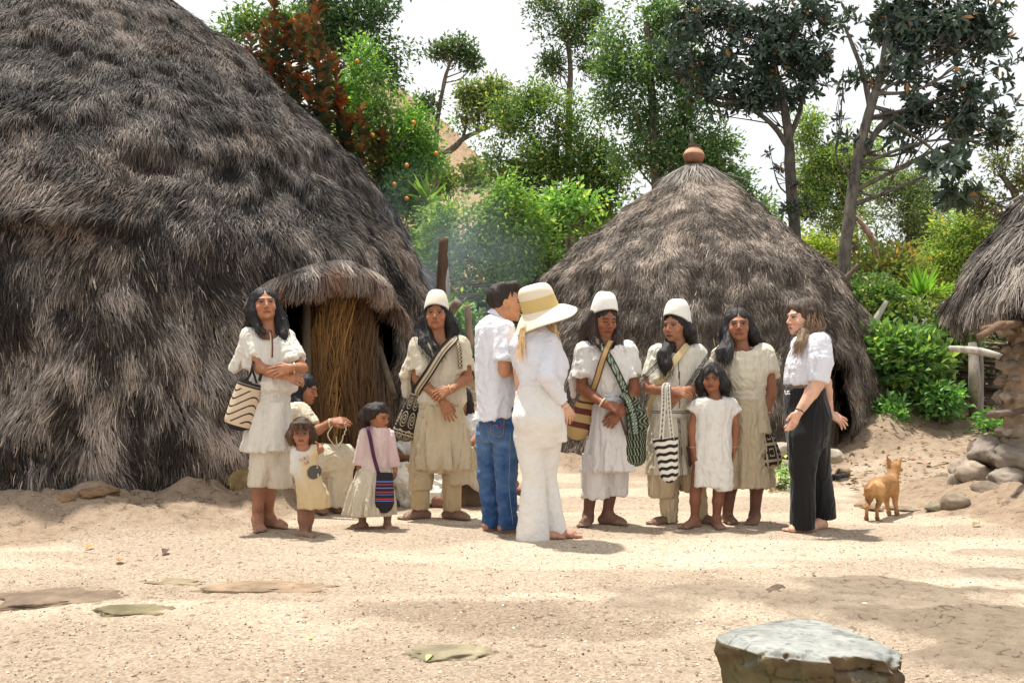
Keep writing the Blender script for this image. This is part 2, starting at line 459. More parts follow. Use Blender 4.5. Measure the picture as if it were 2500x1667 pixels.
sw = nd(t, 'ShaderNodeVectorMath', operation='SCALE'); sw.inputs['Scale'].default_value = .22; t.links.new(nw.outputs['Color'], sw.inputs[0]); t.links.new(vec, wv.inputs[0]); t.links.new(sw.outputs[0], wv.inputs[1])
vc = nd(t, 'ShaderNodeTexVoronoi', feature='DISTANCE_TO_EDGE'); vc.inputs['Scale'].default_value = 8.5; t.links.new(wv.outputs[0], vc.inputs['Vector'])
crk_ = mrange(t, mathn(t, 'ADD', vc.outputs['Distance'], mathn(t, 'MULTIPLY', mathn(t, 'SUBTRACT', mid, .45), .35)), .0, .05, 0, 1)
mudc = mixc(t, crk_, (.085, .062, .045), mudc); mndc = mixc(t, mathn(t, 'ADD', mathn(t, 'MULTIPLY', crk_, .6), .4), (.06, .04, .028), mndc)
colr = mixc(t, sp.outputs['Red'], sand, mudc)
colr = mixc(t, sp.outputs['Green'], colr, mndc)
t.links.new(colr, b.inputs['Base Color']); b.inputs['Roughness'].default_value = .95; b.inputs['Specular IOR Level'].default_value = .15
hgt = mathn(t, 'ADD', mathn(t, 'MULTIPLY', vor.outputs['Distance'], -.55), mathn(t, 'ADD', mathn(t, 'MULTIPLY', mid, 1.6), mathn(t, 'MULTIPLY', fine, .5)))
bump(t, b, hgt, .8, .010)
ground = mesh('ground', np.stack([gx, gy, ghh], -1), gq, mat=gm, col=np.stack([mud, mound, np.clip(.75*near_dark+.5*warmp, 0, 1)], -1).reshape(-1, 3))
tag(ground, kind='structure')

# hill behind the trees, far mountains
hx, hy = np.meshgrid(np.linspace(-60, 45, 150), np.linspace(17, 110, 130), indexing='ij')
Ph = np.stack([hx, hy, 0*hx], -1)
hz = .4+23*sstep(19, 60, hy)*sstep(16, -16, hx)*(1-.75*sstep(-6, -15, hx))+.5*fbm(Ph*.25, 4, 5)*sstep(18, 28, hy)+.14*fbm(Ph*1.3, 3, 6)*sstep(18, 28, hy)-1.2*sstep(20, 17, hy)
ih = (np.arange(149)[:, None]*130+np.arange(129)[None]).ravel()
hm, t, b = newmat("dry_hillside"); vec = objmap(t)
n1 = noise(t, vec, .5, 6, .7); n2 = noise(t, vec, 2.2, 5, .7)
hc = mixc(t, mrange(t, n2, .38, .62, 0, 1), (.46, .31, .19), (.36, .25, .14)); hc = mixc(t, mrange(t, n1, .55, .7, 0, .55), hc, (.20, .19, .07))
t.links.new(hc, b.inputs['Base Color']); b.inputs['Roughness'].default_value = 1; bump(t, b, n2, .8, .5)
hill = mesh('hill', np.stack([hx, hy, hz], -1), np.stack([ih, ih+130, ih+131, ih+1], -1), mat=hm); tag(hill, kind='structure')
mxx, myy = np.meshgrid(np.linspace(-300, 900, 90), np.linspace(420, 1100, 30), indexing='ij')
Pm = np.stack([mxx, myy, 0*mxx], -1)
mz = -10+95*sstep(420, 900, myy)*(1+.45*fbm(Pm*.004, 4, 8))
im = (np.arange(89)[:, None]*30+np.arange(29)[None]).ravel()
mm, t, b = newmat("distant_slopes"); b.inputs['Base Color'].default_value = (.16, .23, .30, 1); b.inputs['Roughness'].default_value = 1  # distant haze is painted in as a blue base colour
mtn = mesh('mountain', np.stack([mxx, myy, mz], -1), np.stack([im, im+30, im+31, im+1], -1), mat=mm); tag(mtn, kind='structure')

# ================================================================== THATCH
def blades(P, D, N, Ln, Wd, C, lift=.25, curl=.0, tipc=1.15, seed=0):
    """grass blades: root P, direction D, surface normal N (all (n,3)); returns verts, quads, cols"""
    n = len(P); r = np.random.default_rng(seed)
    S = nrm(np.cross(D, N)+r.normal(0, .35, (n, 3)))
    Ln = np.broadcast_to(Ln, (n,))[:, None]; Wd = np.broadcast_to(Wd, (n,))[:, None]*.5
    lf = np.broadcast_to(lift, (n,))[:, None]; cu = np.broadcast_to(curl, (n,))[:, None]
    p1 = P+D*Ln*.5+N*Ln*lf*.5; p2 = P+D*Ln+N*Ln*(lf*.8-cu)+S*Ln*r.normal(0, .08, (n, 1))
    v = np.stack([P-S*Wd, P+S*Wd, p1-S*Wd*.9, p1+S*Wd*.9, p2-S*Wd*.3, p2+S*Wd*.3], 1)
    i = np.arange(n)[:, None]*6
    q = np.concatenate([i+np.array([[0, 1, 3, 2]]), i+np.array([[2, 3, 5, 4]])], 0)
    c = np.stack([C*.85, C*.85, C, C, C*tipc, C*tipc], 1)
    return v.reshape(-1, 3), q, c.reshape(-1, 3)
thm = mat_col('weathered_thatch', rough=.75, spec=.25)
thb, t, b = newmat('thatch_underlayer'); vec = objmap(t, (1, 1, .35)); f = noise(t, vec, 45, 4, .7)
t.links.new(mixc(t, f, (.006, .005, .004), (.035, .027, .022)), b.inputs['Base Color']); b.inputs['Roughness'].default_value = 1; bump(t, b, f, 1, .03)

def thatch_col(p, n, seed, warm=0.0):
    r = np.random.default_rng(seed)
    t1 = fbm(p*np.array([5, 5, 3.5]), 3, seed+1); t2 = fbm(p*np.array([1.1, 1.1, 1.1]), 3, seed+2)
    g = np.clip(.46+.5*t1+.25*t2+r.normal(0, .22, n), 0, 1)**1.9
    base = np.array([.020, .016, .013])[None]*(1-g)[:, None]+np.array([.40, .345, .30])[None]*g[:, None]
    br = sstep(.25, .8, fbm(p*.9, 2, seed+4)+r.normal(0, .15, n))[:, None]*.32
    base = base*(1-br)+base*np.array([1.15, .82, .58])[None]*br
    hl = (r.random(n) < .015)[:, None]; return np.where(hl, np.array([[.42, .36, .28]])*(.7+.5*r.random((n, 1))), base)

class Hut:
    """thatched shell around a ground segment a-b: profile rows (z, r)"""
    def __init__(s, a, b, prof, shift=None, noise_amp=.07, seed=0):
        s.a, s.b = V(*a, 0), V(*b, 0); s.pz, s.pr = np.array(prof, float).T
        s.shift = shift; s.na = noise_amp; s.seed = seed; s.bulges = []; s.len = np.linalg.norm(s.b-s.a)
        d = (s.b-s.a)/s.len if s.len > 1e-6 else V(1, 0, 0); s.d = d; s.nn = V(-d[1], d[0], 0)
    def pos(s, th, z, off=0, R=None):
        """th: angle in the frame where +d points a->b; straight sides where the capsule is straight"""
        r = (np.interp(z, s.pz, s.pr) if R is None else R)+off
        # capsule parameter th in [0, 4): quarter arcs and straight runs mapped by arclength of radius BIG_R
        c, sn = np.cos(th), np.sin(th)
        return c, sn, r
    def pt(s, k, z, off=0.0):
        """k in [0,1): way round the capsule outline"""
        k = np.asarray(k, float) % 1; z = np.asarray(z, float)
        r0 = s.pr.max(); Lt = 2*math.pi*r0+2*s.len; d = k*Lt
        h1 = math.pi*r0; r = np.interp(z, s.pz, s.pr)
        # half circle about a, then straight a->b (front), half circle about b, straight back
        A1 = d < h1; A2 = (~A1) & (d < h1+s.len); A3 = (~A1) & (~A2) & (d < 2*h1+s.len)
        ang = np.where(A1, d/r0, np.where(A2, math.pi, np.where(A3, (d-s.len)/r0, 2*math.pi)))
        tt = np.where(A1, 0, np.where(A2, (d-h1)/max(s.len, 1e-9), np.where(A3, 1, 1-(d-2*h1-s.len)/max(s.len, 1e-9))))
        # ang 0 = back side normal (+nn), pi = front (-nn)
        N = s.nn[None]*np.cos(ang.ravel())[:, None]-s.d[None]*np.sin(ang.ravel())[:, None]
        N = N.reshape(ang.shape+(3,))
        c = s.a+(s.b-s.a)*tt[..., None]
        if s.shift is not None: c = c+np.stack([np.interp(z, *np.array(s.shift, float).T), 0*z, 0*z], -1)
        base = c+N*r[..., None]; base[..., 2] = z
        nz_ = fbm(base*np.array([1.3, 1.3, 1.3]), 3, s.seed+11)*s.na+fbm(base*np.array([4.5, 4.5, 3.2]), 2, s.seed+12)*s.na*.55
        for (kc, kw, zl, zh, am) in s.bulges:
            dk = (k-kc+.5) % 1-.5; nz_ = nz_+am*np.exp(-(dk/kw)**4)*sstep(zh, zl+.12, z)*sstep(zl-.06, zl+.10, z)
        p = base+N*(nz_+off)[..., None]
        return p, N
    def frame(s, k, z, off=0.0):
        e = .02; p, N = s.pt(k, z, off); p1, _ = s.pt(k, np.asarray(z)-e, off); p2, _ = s.pt(k+.001, z, off)
        dn = nrm(p1-p); n = nrm(np.cross(dn, nrm(p2-p))); sg = np.sign((n*(N+V(0, 0, .6))).sum(-1, keepdims=True)); return p, dn, n*sg
    def ang_k(s, x, y):
        """k of the outline nearest in direction to ground point (x,y)"""
        ks = np.linspace(0, 1, 4001); p, _ = s.pt(ks, np.full(4001, s.pz[0])); return ks[np.argmin(np.hypot(p[:, 0]-x, p[:, 1]-y))]
    def base_mesh(s, name, parent, hole=None, nk=320, nzz=120):
        kk = np.linspace(0, 1, nk, endpoint=False); zz = np.linspace(s.pz[0], s.pz[-1], nzz)
        K, Z = np.meshgrid(kk, zz, indexing='ij'); p, _ = s.pt(K, Z, -.06)
        i = np.arange(nk)[:, None]; j = np.arange(nzz-1)[None]
        q = np.stack([i*nzz+j, ((i+1) % nk)*nzz+j, ((i+1) % nk)*nzz+j+1, i*nzz+j+1], -1).reshape(-1, 4)
        if hole is not None:
            c = p.reshape(-1, 3)[q].mean(1); kc = np.repeat(kk+.5/nk, nzz-1); q = q[~hole(kc, c)]
        return mesh(name, p, q, mat=thb, parent=parent)
    def strands(s, name, parent, n, krange, Lr=(.14, .32), wd=.008, hole=None, seed=1, lift=.22, zr=None, dark=1.0, tone=(1, 1, 1), flat=0):
        r = np.random.default_rng(seed); out = []
        k = r.uniform(krange[0], krange[1], n*2)
        z0, z1 = zr or (s.pz[0]+.05, s.pz[-1])
        # sample height by surface measure
        zz = np.linspace(z0, z1, 200); rr = np.interp(zz, s.pz, s.pr); ds = np.hypot(np.gradient(zz), np.gradient(rr))*(rr/s.pr.max()*(1 if s.len < .01 else .5)+(0 if s.len < .01 else .5)+.03)
        cd = np.cumsum(ds); cd /= cd[-1]; z = np.interp(r.random(n*2), cd, zz)
        p, dn, nn = s.frame(k, z)
        if hole is not None:
            keep = ~hole(k % 1, p); k, z, p, dn, nn = k[keep], z[keep], p[keep], dn[keep], nn[keep]
        k, z, p, dn, nn = k[:n], z[:n], p[:n], dn[:n], nn[:n]; n = len(k)
        side = np.cross(dn, nn)
        sw = 1.1*fbm(p*np.array([1.5, 1.5, 1.2]), 2, seed+31)+.7*fbm(p*6, 2, seed+32)+r.normal(0, .28, n)
        D = nrm(dn+side*(sw*.55)[:, None]-V(0, 0, .1)[None])
        lf = lift*(1+.9*fbm(p*5, 2, seed+33)+r.normal(0, .5, n))
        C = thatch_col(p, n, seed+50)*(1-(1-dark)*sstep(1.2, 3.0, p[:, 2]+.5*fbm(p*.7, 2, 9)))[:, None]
        C = (C*(1-flat)+np.array([.15, .13, .11])*flat)*np.array(tone)
        v, q, c = blades(p-nn*.03, D, nn, r.uniform(*Lr, n), wd*r.uniform(.6, 1.4, n), C, np.clip(lf, -.05, .9), .12, seed=seed)
        return mesh(name, v, q, mat=thm, parent=parent, col=c, smooth=False)

# ---- the big left house
zb = .16
big = Hut(BIG_A, BIG_B, [(zb, 4.03), (.6, 4.02), (1.0, 3.97), (1.7, 3.88), (2.3, 3.68), (2.65, 3.45), (3.45, 2.87), (4.07, 2.28), (4.67, 1.6), (5.26, .85), (5.8, .08)], noise_amp=.10, seed=3)
house = empty('thatched_house', (-5.6, 10.5, 0), 'huge dark round thatched house filling the left side, smoke by its doorway', 'thatched house', 'thatched round houses')
dk0, dk1 = big.ang_k(*W(650, 1000, 8.25)[:2]), big.ang_k(*W(955, 1000, 9.1)[:2])
dk0, dk1 = min(dk0, dk1), max(dk0, dk1); dkm = (dk0+dk1)/2
def dtop(k): return 1.97-.22*((k-dkm)/((dk1-dk0)/2))**2
kt = big.ang_k(*W(95, 1000, 7.0)[:2]); big.bulges = [(dkm, (dk1-dk0)*.50, 1.86, 2.75, .20), (kt, .020, 2.20, 3.25, .22)]
def hole_big(k, p): return (k > dk0) & (k < dk1) & (p[..., 2] < dtop(k))
big.base_mesh('thatch_base', house, hole_big)
kf = big.ang_k(-8.5, 7.0); kr = big.ang_k(-.4, 12.5); ka, kb = (kf-1 if kf > .5 else kf), kr
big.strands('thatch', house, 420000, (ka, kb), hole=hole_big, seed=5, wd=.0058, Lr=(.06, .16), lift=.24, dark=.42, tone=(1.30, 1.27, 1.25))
# shaggy overhang above the doorway
def eyebrow(hut, k0, k1, top, parent, n, seed, prot=.07, colr=(.13, .06, .03), drop=.30, rise=.07, nm='door_overhang'):
    r = np.random.default_rng(seed); k = r.uniform(k0-.006, k1+.006, n); a = r.random(n)
    e = 1-np.clip(np.abs((k-(k0+k1)/2)/((k1-k0)/2+.004)), 0, 1)**4
    z = top(k)+rise*(1-a)+.04
    p, dn, nn = hut.frame(k, z); N = nrm(nn*V(1, 1, 0)); pr = prot*a**.8*e*(1+.15*vnoise(p*6, 3))
    p = p+N*pr[:, None]
    D = nrm(dn*1.0+N*(.55*e)[:, None]+V(0, 0, -.25)+r.normal(0, .16, (n, 3)))
    g = np.clip(a*1.2-.35+.3*fbm(p*4, 2, seed)+r.normal(0, .15, n), 0, 1)[:, None]
    C = thatch_col(p, n, seed)*(1-g)+np.array(colr)[None]*(.45+1.1*r.random((n, 1)))*g
    v, q, c = blades(p, D, nn, r.uniform(.12, .30, n), .009, C, .12, .25, seed=seed)
    ov = mesh(nm, v, q, mat=thm, parent=parent, col=c, smooth=False)
    # body of the overhang
    kk = np.linspace(k0-.004, k1+.004, 60); aa = np.linspace(0, 1, 14); K, A = np.meshgrid(kk, aa, indexing='ij')
    E = 1-np.clip(np.abs((K-(k0+k1)/2)/((k1-k0)/2+.004)), 0, 1)**4
    Z = top(K)+rise*(1-A); p, dn, nn = hut.frame(K.ravel(), Z.ravel()); N = nrm(nn*V(1, 1, 0)); up = p+N*(prot*A*E).ravel()[:, None]-nn*.02
    lowr = up.reshape(60, 14, 3)[:, -1]-N.reshape(60, 14, 3)[:, -1]*(prot*E[:, -1]+.25)[:, None]+V(0, 0, -.02)
    g = np.concatenate([up.reshape(60, 14, 3), lowr[:, None]], 1)
    i = (np.arange(59)[:, None]*15+np.arange(14)[None]).ravel()
    mesh('overhang_base', g, np.stack([i, i+15, i+16, i+1], -1), mat=thb, parent=ov)
eyebrow(big, dk0, dk1, dtop, house, 17000, 12)
# golden straw bundle wall inside the doorway
def bundle(parent, path, rads, n, seed, c0=(.36, .175, .055), c1=(.10, .05, .02), name='straw_bundle', hgt=(0, 1)):
    r = np.random.default_rng(seed); P = spline(path, 40); R = np.interp(np.linspace(0, 1, 40), np.linspace(0, 1, len(rads)), rads)
    t_ = r.random(n)**.9*.94; i = (t_*39).astype(int); p = P[i]; T = nrm(np.gradient(P, axis=0))[i]
    th = r.uniform(0, 2*math.pi, n); o = np.stack([np.cos(th), np.sin(th), 0*th], -1)
    p = p+o*(R[i]*(1+.10*np.sin(th*5+seed)+.05*np.sin(th*11)))[:, None]
    C = np.array(c1)[None]+(np.array(c0)-np.array(c1))[None]*np.clip(.5+.4*fbm(p*np.array([14, 14, 2]), 2, seed)+r.normal(0, .25, n), 0, 1)[:, None]
    D = nrm(T+r.normal(0, .07, (n, 3)))
    v, q, c = blades(p, D, o, r.uniform(.18, .5, n), .008, C, .03, 0, seed=seed)
    mb = MB(); mb.tube(P, R*.97, 20, c1)
    o_ = mesh(name, v, q, mat=thm, parent=parent, col=c, smooth=False); mb.build('bundle_core', thb, o_)
    return P, R, o_
def B(u, v, Y): return W(u, v, Y)
stp, t, b = newmat('dark_twine'); b.inputs['Base Color'].default_value = (.035, .02, .012, 1); b.inputs['Roughness'].default_value = .9
bs = [([B(800, 1330, 8.75), B(800, 1100, 8.75), B(795, 900, 8.8), B(812, 770, 8.9), B(822, 690, 9.0)], [.21, .19, .18, .16, .14], (.46, .24, .075)),
      ([B(880, 1330, 8.75), B(880, 1150, 8.75), B(868, 950, 8.85), B(868, 790, 9.0), B(872, 700, 9.05)], [.24, .20, .14, .11, .09], (.17, .09, .035)),
      ([B(925, 1330, 8.95), B(918, 1130, 8.95), B(895, 960, 8.98), B(885, 850, 9.05)], [.28, .22, .15, .09], (.13, .10, .075)),
      ([B(770, 1330, 8.6), B(768, 1100, 8.6), B(765, 960, 8.65)], [.14, .13, .11], (.18, .09, .035))]
tw = None
for i, (pth, rd, c0) in enumerate(bs):
    Pc, Rc, bo = bundle(house, pth, rd, 5200, 60+i, c0)
    if i < 2:
        for j, f in enumerate((.12, .2, .33, .44, .52, .62, .72, .8)):
            ci = Pc[int(f*39)]; rr_ = Rc[int(f*39)]*1.04; th = np.linspace(math.pi*.95, 2.05*math.pi, 14)
            ring = np.stack([ci[0]+rr_*np.cos(th), ci[1]+rr_*np.sin(th), ci[2]+.05*np.sin(th*1.5+j)+0*th], -1)
            mb = MB(); mb.tube(ring, .007, 5, (1, 1, 1), cap=False); mb.build('twine', stp, bo, col=False)
woodm = mat_col('weathered_wood', rough=.85, nscale=14, namp=.5, bscale=30, bstr=.8, bdist=.01, stretch=(1, 1, .15))
barkm = mat_col('bark', rough=.9, nscale=12, namp=.85, bscale=22, bstr=1, bdist=.02, stretch=(1, 1, .4))
mb = MB(); mb.tube([B(748, 1300, 8.5), B(750, 1000, 8.5), B(748, 690, 8.55)], [.04, .037, .034], 9, (.10, .07, .045), jit=.25); mb.build('door_post', woodm, house)
mb = MB(); mb.tube([B(925, 850, 9.0), B(960, 960, 8.7)], [.03, .028], 7, (.12, .09, .06), jit=.2); mb.build('door_pole', woodm, house)
# dark earthen floor lip and base stones under the thatch edge
def rockmesh(c, r, seed, nu=40, nv=26, planes=9, rough=.06, flat=None):
    """angular boulder about c with radii r"""
    g = np.random.default_rng(seed); th = np.linspace(0, 2*math.pi, nu, endpoint=False); ph = np.linspace(0, math.pi, nv)
    T, Pp = np.meshgrid(th, ph, indexing='ij'); d = np.stack([np.cos(T)*np.sin(Pp), np.sin(T)*np.sin(Pp), np.cos(Pp)], -1)
    R = np.ones(T.shape)*1.05
    for _ in range(planes):
        n = nrm(g.normal(0, 1, 3)); e = g.uniform(.72, .95); dd = d @ n; R = np.minimum(R, np.where(dd > .05, e/np.maximum(dd, .05), 9))
    if flat: R = np.minimum(R, np.where(d[..., 2] > .05, flat/np.maximum(d[..., 2], .05), 9))
    R = R*(1+rough*fbm(d*2.5+seed*3.1, 4, seed)+rough*.4*fbm(d*9+seed, 2, seed+1))
    v = d*R[..., None]*np.asarray(r)+np.asarray(c)
    i = np.arange(nu)[:, None]; j = np.arange(nv-1)[None]
    q = np.stack([i*nv+j, i*nv+j+1, ((i+1) % nu)*nv+j+1, ((i+1) % nu)*nv+j], -1).reshape(-1, 4)
    return v.reshape(-1, 3), q
rockm = mat_col('field_stone', rough=.9, nscale=11, namp=.35, bscale=40, bstr=.6, bdist=.008, spec=.25)
def rock(name, c, r, seed, colr, label=None, cat='rock', group=None, parent=None, ang=0, flat=None, rough=.06, topc=None):
    v, q = rockmesh((0, 0, 0), r, seed, rough=rough, flat=flat); v = v @ rotz(ang).T
    cc = np.array(colr)[None]*np.ones((len(v), 1))
    if topc is not None:
        n = vnormals(v, q); w = sstep(.4, .8, n[:, 2]+.2*fbm(v*14, 3, seed))[:, None]; cc = cc*(1-w)+np.array(topc)[None]*w
    cc = cc*(1+.3*fbm(v*9, 3, seed+5))[:, None]
    v = v+np.asarray(c)
    o = mesh(name, v, q, mat=rockm, col=cc, parent=parent, origin=None if parent else c)
    if parent is None: tag(o, label, cat, group)
    return o
for i, (u, v, Y, rx, rz, colr) in enumerate([(55, 1222, 6.98, .22, .055, (.16, .10, .055)), (140, 1212, 6.98, .16, .05, (.28, .16, .075)), (225, 1196, 7.05, .13, .045, (.20, .12, .065))]):
    rock('base_stone', W(u, v, Y)+V(0, .12, -.03), (rx, .15, rz), 200+i, colr, parent=house, rough=.16)
# ---- the smaller round house
sm = Hut((SM_C[0], SM_C[1]), (SM_C[0], SM_C[1]), [(.14, 2.72), (.6, 2.70), (1.0, 2.63), (1.8, 2.42), (2.5, 2.08), (3.08, 1.46), (3.6, .80), (3.95, .34), (4.14, .10)],
         shift=[(0, 0), (1.8, .0), (2.5, -.12), (3.1, -.04), (4.2, 0)], noise_amp=.07, seed=23)
hut2 = empty('thatched_house', (SM_C[0], SM_C[1], 0), 'grey conical thatched house with a clay pot on its peak, behind the standing group', 'thatched house', 'thatched round houses')
e0, e1 = sm.ang_k(*W(1925, 1000, 11.9)[:2]), sm.ang_k(*W(2010, 1000, 12.0)[:2]); e0, e1 = min(e0, e1), max(e0, e1); em = (e0+e1)/2
def etop(k): return 1.50-.2*((k-em)/((e1-e0)/2))**2
def hole_sm(k, p): return (k > e0) & (k < e1) & (p[..., 2] < etop(k))
sm.base_mesh('thatch_base', hut2, hole_sm, 220, 90)
sm.strands('thatch', hut2, 260000, (-.27, .27) if abs(sm.ang_k(2.56, 10.)) < .1 or sm.ang_k(2.56, 10.) > .9 else (.23, .77), hole=hole_sm, seed=25, wd=.0078, Lr=(.06, .16), lift=.22, tone=(1.32, 1.25, 1.18), flat=.25)
eyebrow(sm, e0, e1, etop, hut2, 8000, 27, prot=.10, colr=(.14, .11, .09), rise=.15)
bundle(hut2, [B(2000, 1140, 12.1), B(1998, 1000, 12.1), B(1990, 870, 12.25)], [.22, .16, .08], 3500, 83, (.22, .18, .14), name='door_flap')
bundle(hut2, [B(1935, 1140, 11.8), B(1932, 1000, 11.9), B(1935, 880, 12.1)], [.10, .07, .05], 1200, 84, (.20, .16, .12), name='door_flap')
# bound peak of paler straw
r = np.random.default_rng(91); n = 5000; th = r.uniform(0, 2*math.pi, n); rr = r.uniform(.03, .10, n)
P = np.stack([SM_C[0]+rr*np.cos(th), SM_C[1]+rr*np.sin(th), 4.16+0*th-rr*.5], -1); N = np.stack([np.cos(th), np.sin(th), .3+0*th], -1)
D = nrm(np.stack([np.cos(th)*.75, np.sin(th)*.75, -.75+0*th], -1)+r.normal(0, .12, (n, 3)))
v, q, c = blades(P, D, nrm(N), r.uniform(.25, .75, n), .010, np.array([[.42, .38, .33]])*r.uniform(.35, 1.1, (n, 1)), .10, .1, seed=92)
mesh('peak_thatch', v, q, mat=thm, parent=hut2, col=c, smooth=False)

def lathe(rows, n=32):
    rows = np.array(rows, float); th = np.arange(n)/n*2*math.pi
    v = np.stack([rows[:, None, 0]*np.cos(th), rows[:, None, 0]*np.sin(th), rows[:, None, 1]+0*th], -1); m = len(rows)
    i = np.arange(m-1)[:, None]*n; j = np.arange(n)[None]
    return v.reshape(-1, 3), np.stack([i+j, i+(j+1) % n, i+n+(j+1) % n, i+n+j], -1).reshape(-1, 4)
claym = mat_col('fired_clay', rough=.7, nscale=7, namp=.35, bscale=30, bstr=.3, bdist=.005)
v, q = lathe([(.0, 0), (.08, .0), (.125, .04), (.15, .10), (.152, .12), (.148, .135), (.118, .19), (.085, .215), (.08, .235), (.098, .255), (.092, .26), (.07, .235), (.07, .20)])
pz = 4.10; w = v[:, 2]; cc = np.where((w > .125)[:, None], np.array([[.50, .30, .17]]), np.array([[.30, .13, .075]])); cc = np.where((w > .232)[:, None], np.array([[.10, .06, .045]]), cc)
cc = cc*(1-.6*sstep(.06, .0, w+.03*fbm(v*14, 2, 4)))[:, None]
v = v @ rotx(rad(-4)).T @ roty(rad(4)).T
pot = mesh('clay_pot', v+V(SM_C[0]-.02, SM_C[1]-.05, pz), q, mat=claym, col=cc, origin=(SM_C[0]-.02, SM_C[1]-.05, pz))
tag(pot, 'round fired clay pot sitting on the peak of the conical thatched house', 'pot')
mb = MB(); b0 = V(SM_C[0]-.03, SM_C[1]-.05, pz+.1); mb.tube([b0, b0+V(-.01, 0, .2), b0+V(-.02, 0, .33)], [.028, .026, .022], 8, (.12, .10, .085), jit=.2)
tag(mb.build('peak_stick', woodm, origin=b0), 'short grey stick standing up out of the clay pot on the peak', 'stick')

# ---- right hut: eave, stone wall
rh = Hut(RH_C, RH_C, [(1.70, 1.17), (1.80, 1.20), (2.0, 1.10), (2.25, .90), (2.55, .66), (2.88, .34), (3.18, .05)], noise_amp=.05, seed=43)
hut3 = empty('thatched_hut', (RH_C[0], RH_C[1], 0), 'small stone walled hut under a grey thatched eave at the right edge', 'hut')
rh.base_mesh('thatch_base', hut3, None, 160, 60)
kq = rh.ang_k(RH_C[0]-1.5, RH_C[1]-.6)
rh.strands('thatch', hut3, 44000, (kq-.28, kq+.3), seed=45, wd=.009, Lr=(.10, .28), lift=.22)
r = np.random.default_rng(46); n = 15000; k = r.uniform(kq-.28, kq+.3, n); z = r.uniform(1.71, 1.95, n); p, dn, nn = rh.frame(k, z, -.03)
tf = fbm(p*7, 2, 5)
C = thatch_col(p, n, 47)*1.15; v, q, c = blades(p, nrm(dn+V(0, 0, -.9)+nn*.15+r.normal(0, .13, (n, 3))), nn, r.uniform(.12, .30, n)*(1+.3*tf), .011, C, .10, .12, seed=48)
mesh('eave_fringe', v, q, mat=thm, parent=hut3, col=c, smooth=False)
# underside: brown reed ring
n = 6000; k = r.uniform(kq-.28, kq+.3, n); z = np.full(n, 1.74); p, dn, nn = rh.frame(k, z, -.1); rr = r.uniform(0, .5, n)
p = p-nn*V(1, 1, 0)*rr[:, None]+V(0, 0, .06)+V(0, 0, .25)*rr[:, None]
v, q, c = blades(p, nrm(V(0, 0, -1)+r.normal(0, .45, (n, 3))), nn, r.uniform(.08, .22, n), .009, np.array([[.16, .07, .03]])*r.uniform(.4, 1.3, (n, 1)), .1, seed=49)
mesh('eave_underside', v, q, mat=thm, parent=hut3, col=c, smooth=False)
# mud-and-stone wall (continuous core + stones)
nk, nz_ = 140, 110; kk = np.linspace(0, 2*math.pi, nk, endpoint=False); zz = np.linspace(-.05, 1.75, nz_); K, Z = np.meshgrid(kk, zz, indexing='ij')
R = .75+.30*sstep(.70, .0, Z); d = np.stack([np.cos(K), np.sin(K), 0*K], -1); Pq = d*3+Z[..., None]*V(0, 0, 3.2)
R = R+.05*fbm(Pq*.8, 4, 71)+.02*fbm(Pq*3, 3, 72)
vv = d*R[..., None]+V(RH_C[0], RH_C[1], 0); vv[..., 2] = Z
i = np.arange(nk)[:, None]; j = np.arange(nz_-1)[None]; q = np.stack([i*nz_+j, ((i+1) % nk)*nz_+j, ((i+1) % nk)*nz_+j+1, i*nz_+j+1], -1).reshape(-1, 4)
mudm = mat_col('dried_mud', rough=.95, nscale=7, namp=.4, bscale=24, bstr=1, bdist=.02, spec=.1)
mesh('mud_wall', vv, q, mat=mudm, parent=hut3, col=np.array([.30, .22, .15])[None]*np.ones((nk*nz_, 1)))
g = np.random.default_rng(5); wl = 0
for lvl, zc in enumerate([.10, .26, .42, .62, .78, .92, 1.06, 1.2, 1.34, 1.48]):
    big_ = lvl < 3; cnt = 6 if big_ else 7
    for a_ in np.linspace(rad(150), rad(262), cnt)+g.uniform(-.08, .08)+(.15 if lvl % 2 else 0):
        r0 = (.755 if not big_ else .78)+(.44-.15*lvl if big_ else .0)+g.uniform(-.03, .03); sz = (g.uniform(.13, .24), .15, g.uniform(.10, .15)) if big_ else (g.uniform(.08, .15), .075, g.uniform(.04, .075))
        cw = [(.32, .26, .20), (.25, .21, .17), (.42, .34, .25), (.20, .155, .115)][g.integers(4)]
        rock('wall_stone', V(RH_C[0]+r0*math.cos(a_), RH_C[1]+r0*math.sin(a_), zc+g.uniform(-.02, .02)), sz, 300+wl, cw, parent=hut3, ang=a_+math.pi/2+g.uniform(-.3, .3), rough=.13); wl += 1
mb = MB()
mb.tube([B(2620, 735, 8.2), B(2490, 790, 7.9), B(2440, 792, 7.7), B(2405, 815, 7.55), B(2388, 822, 7.5)][::-1], [.02, .028, .03, .03, .03], 8, (.16, .10, .06), jit=.25); mb.build('roof_pole', woodm, hut3)
mb = MB(); mb.tube([B(2400, 805, 7.6), B(2560, 775, 8.0)], [.025, .03], 8, (.16, .10, .06), jit=.25); mb.build('roof_pole', woodm, hut3)
mb = MB(); mb.tube([B(2415, 1012, 7.75), B(2470, 1008, 7.9), B(2560, 990, 8.3)], [.025, .026, .03], 8, (.17, .12, .09), jit=.2); mb.build('wall_peg', woodm, hut3)

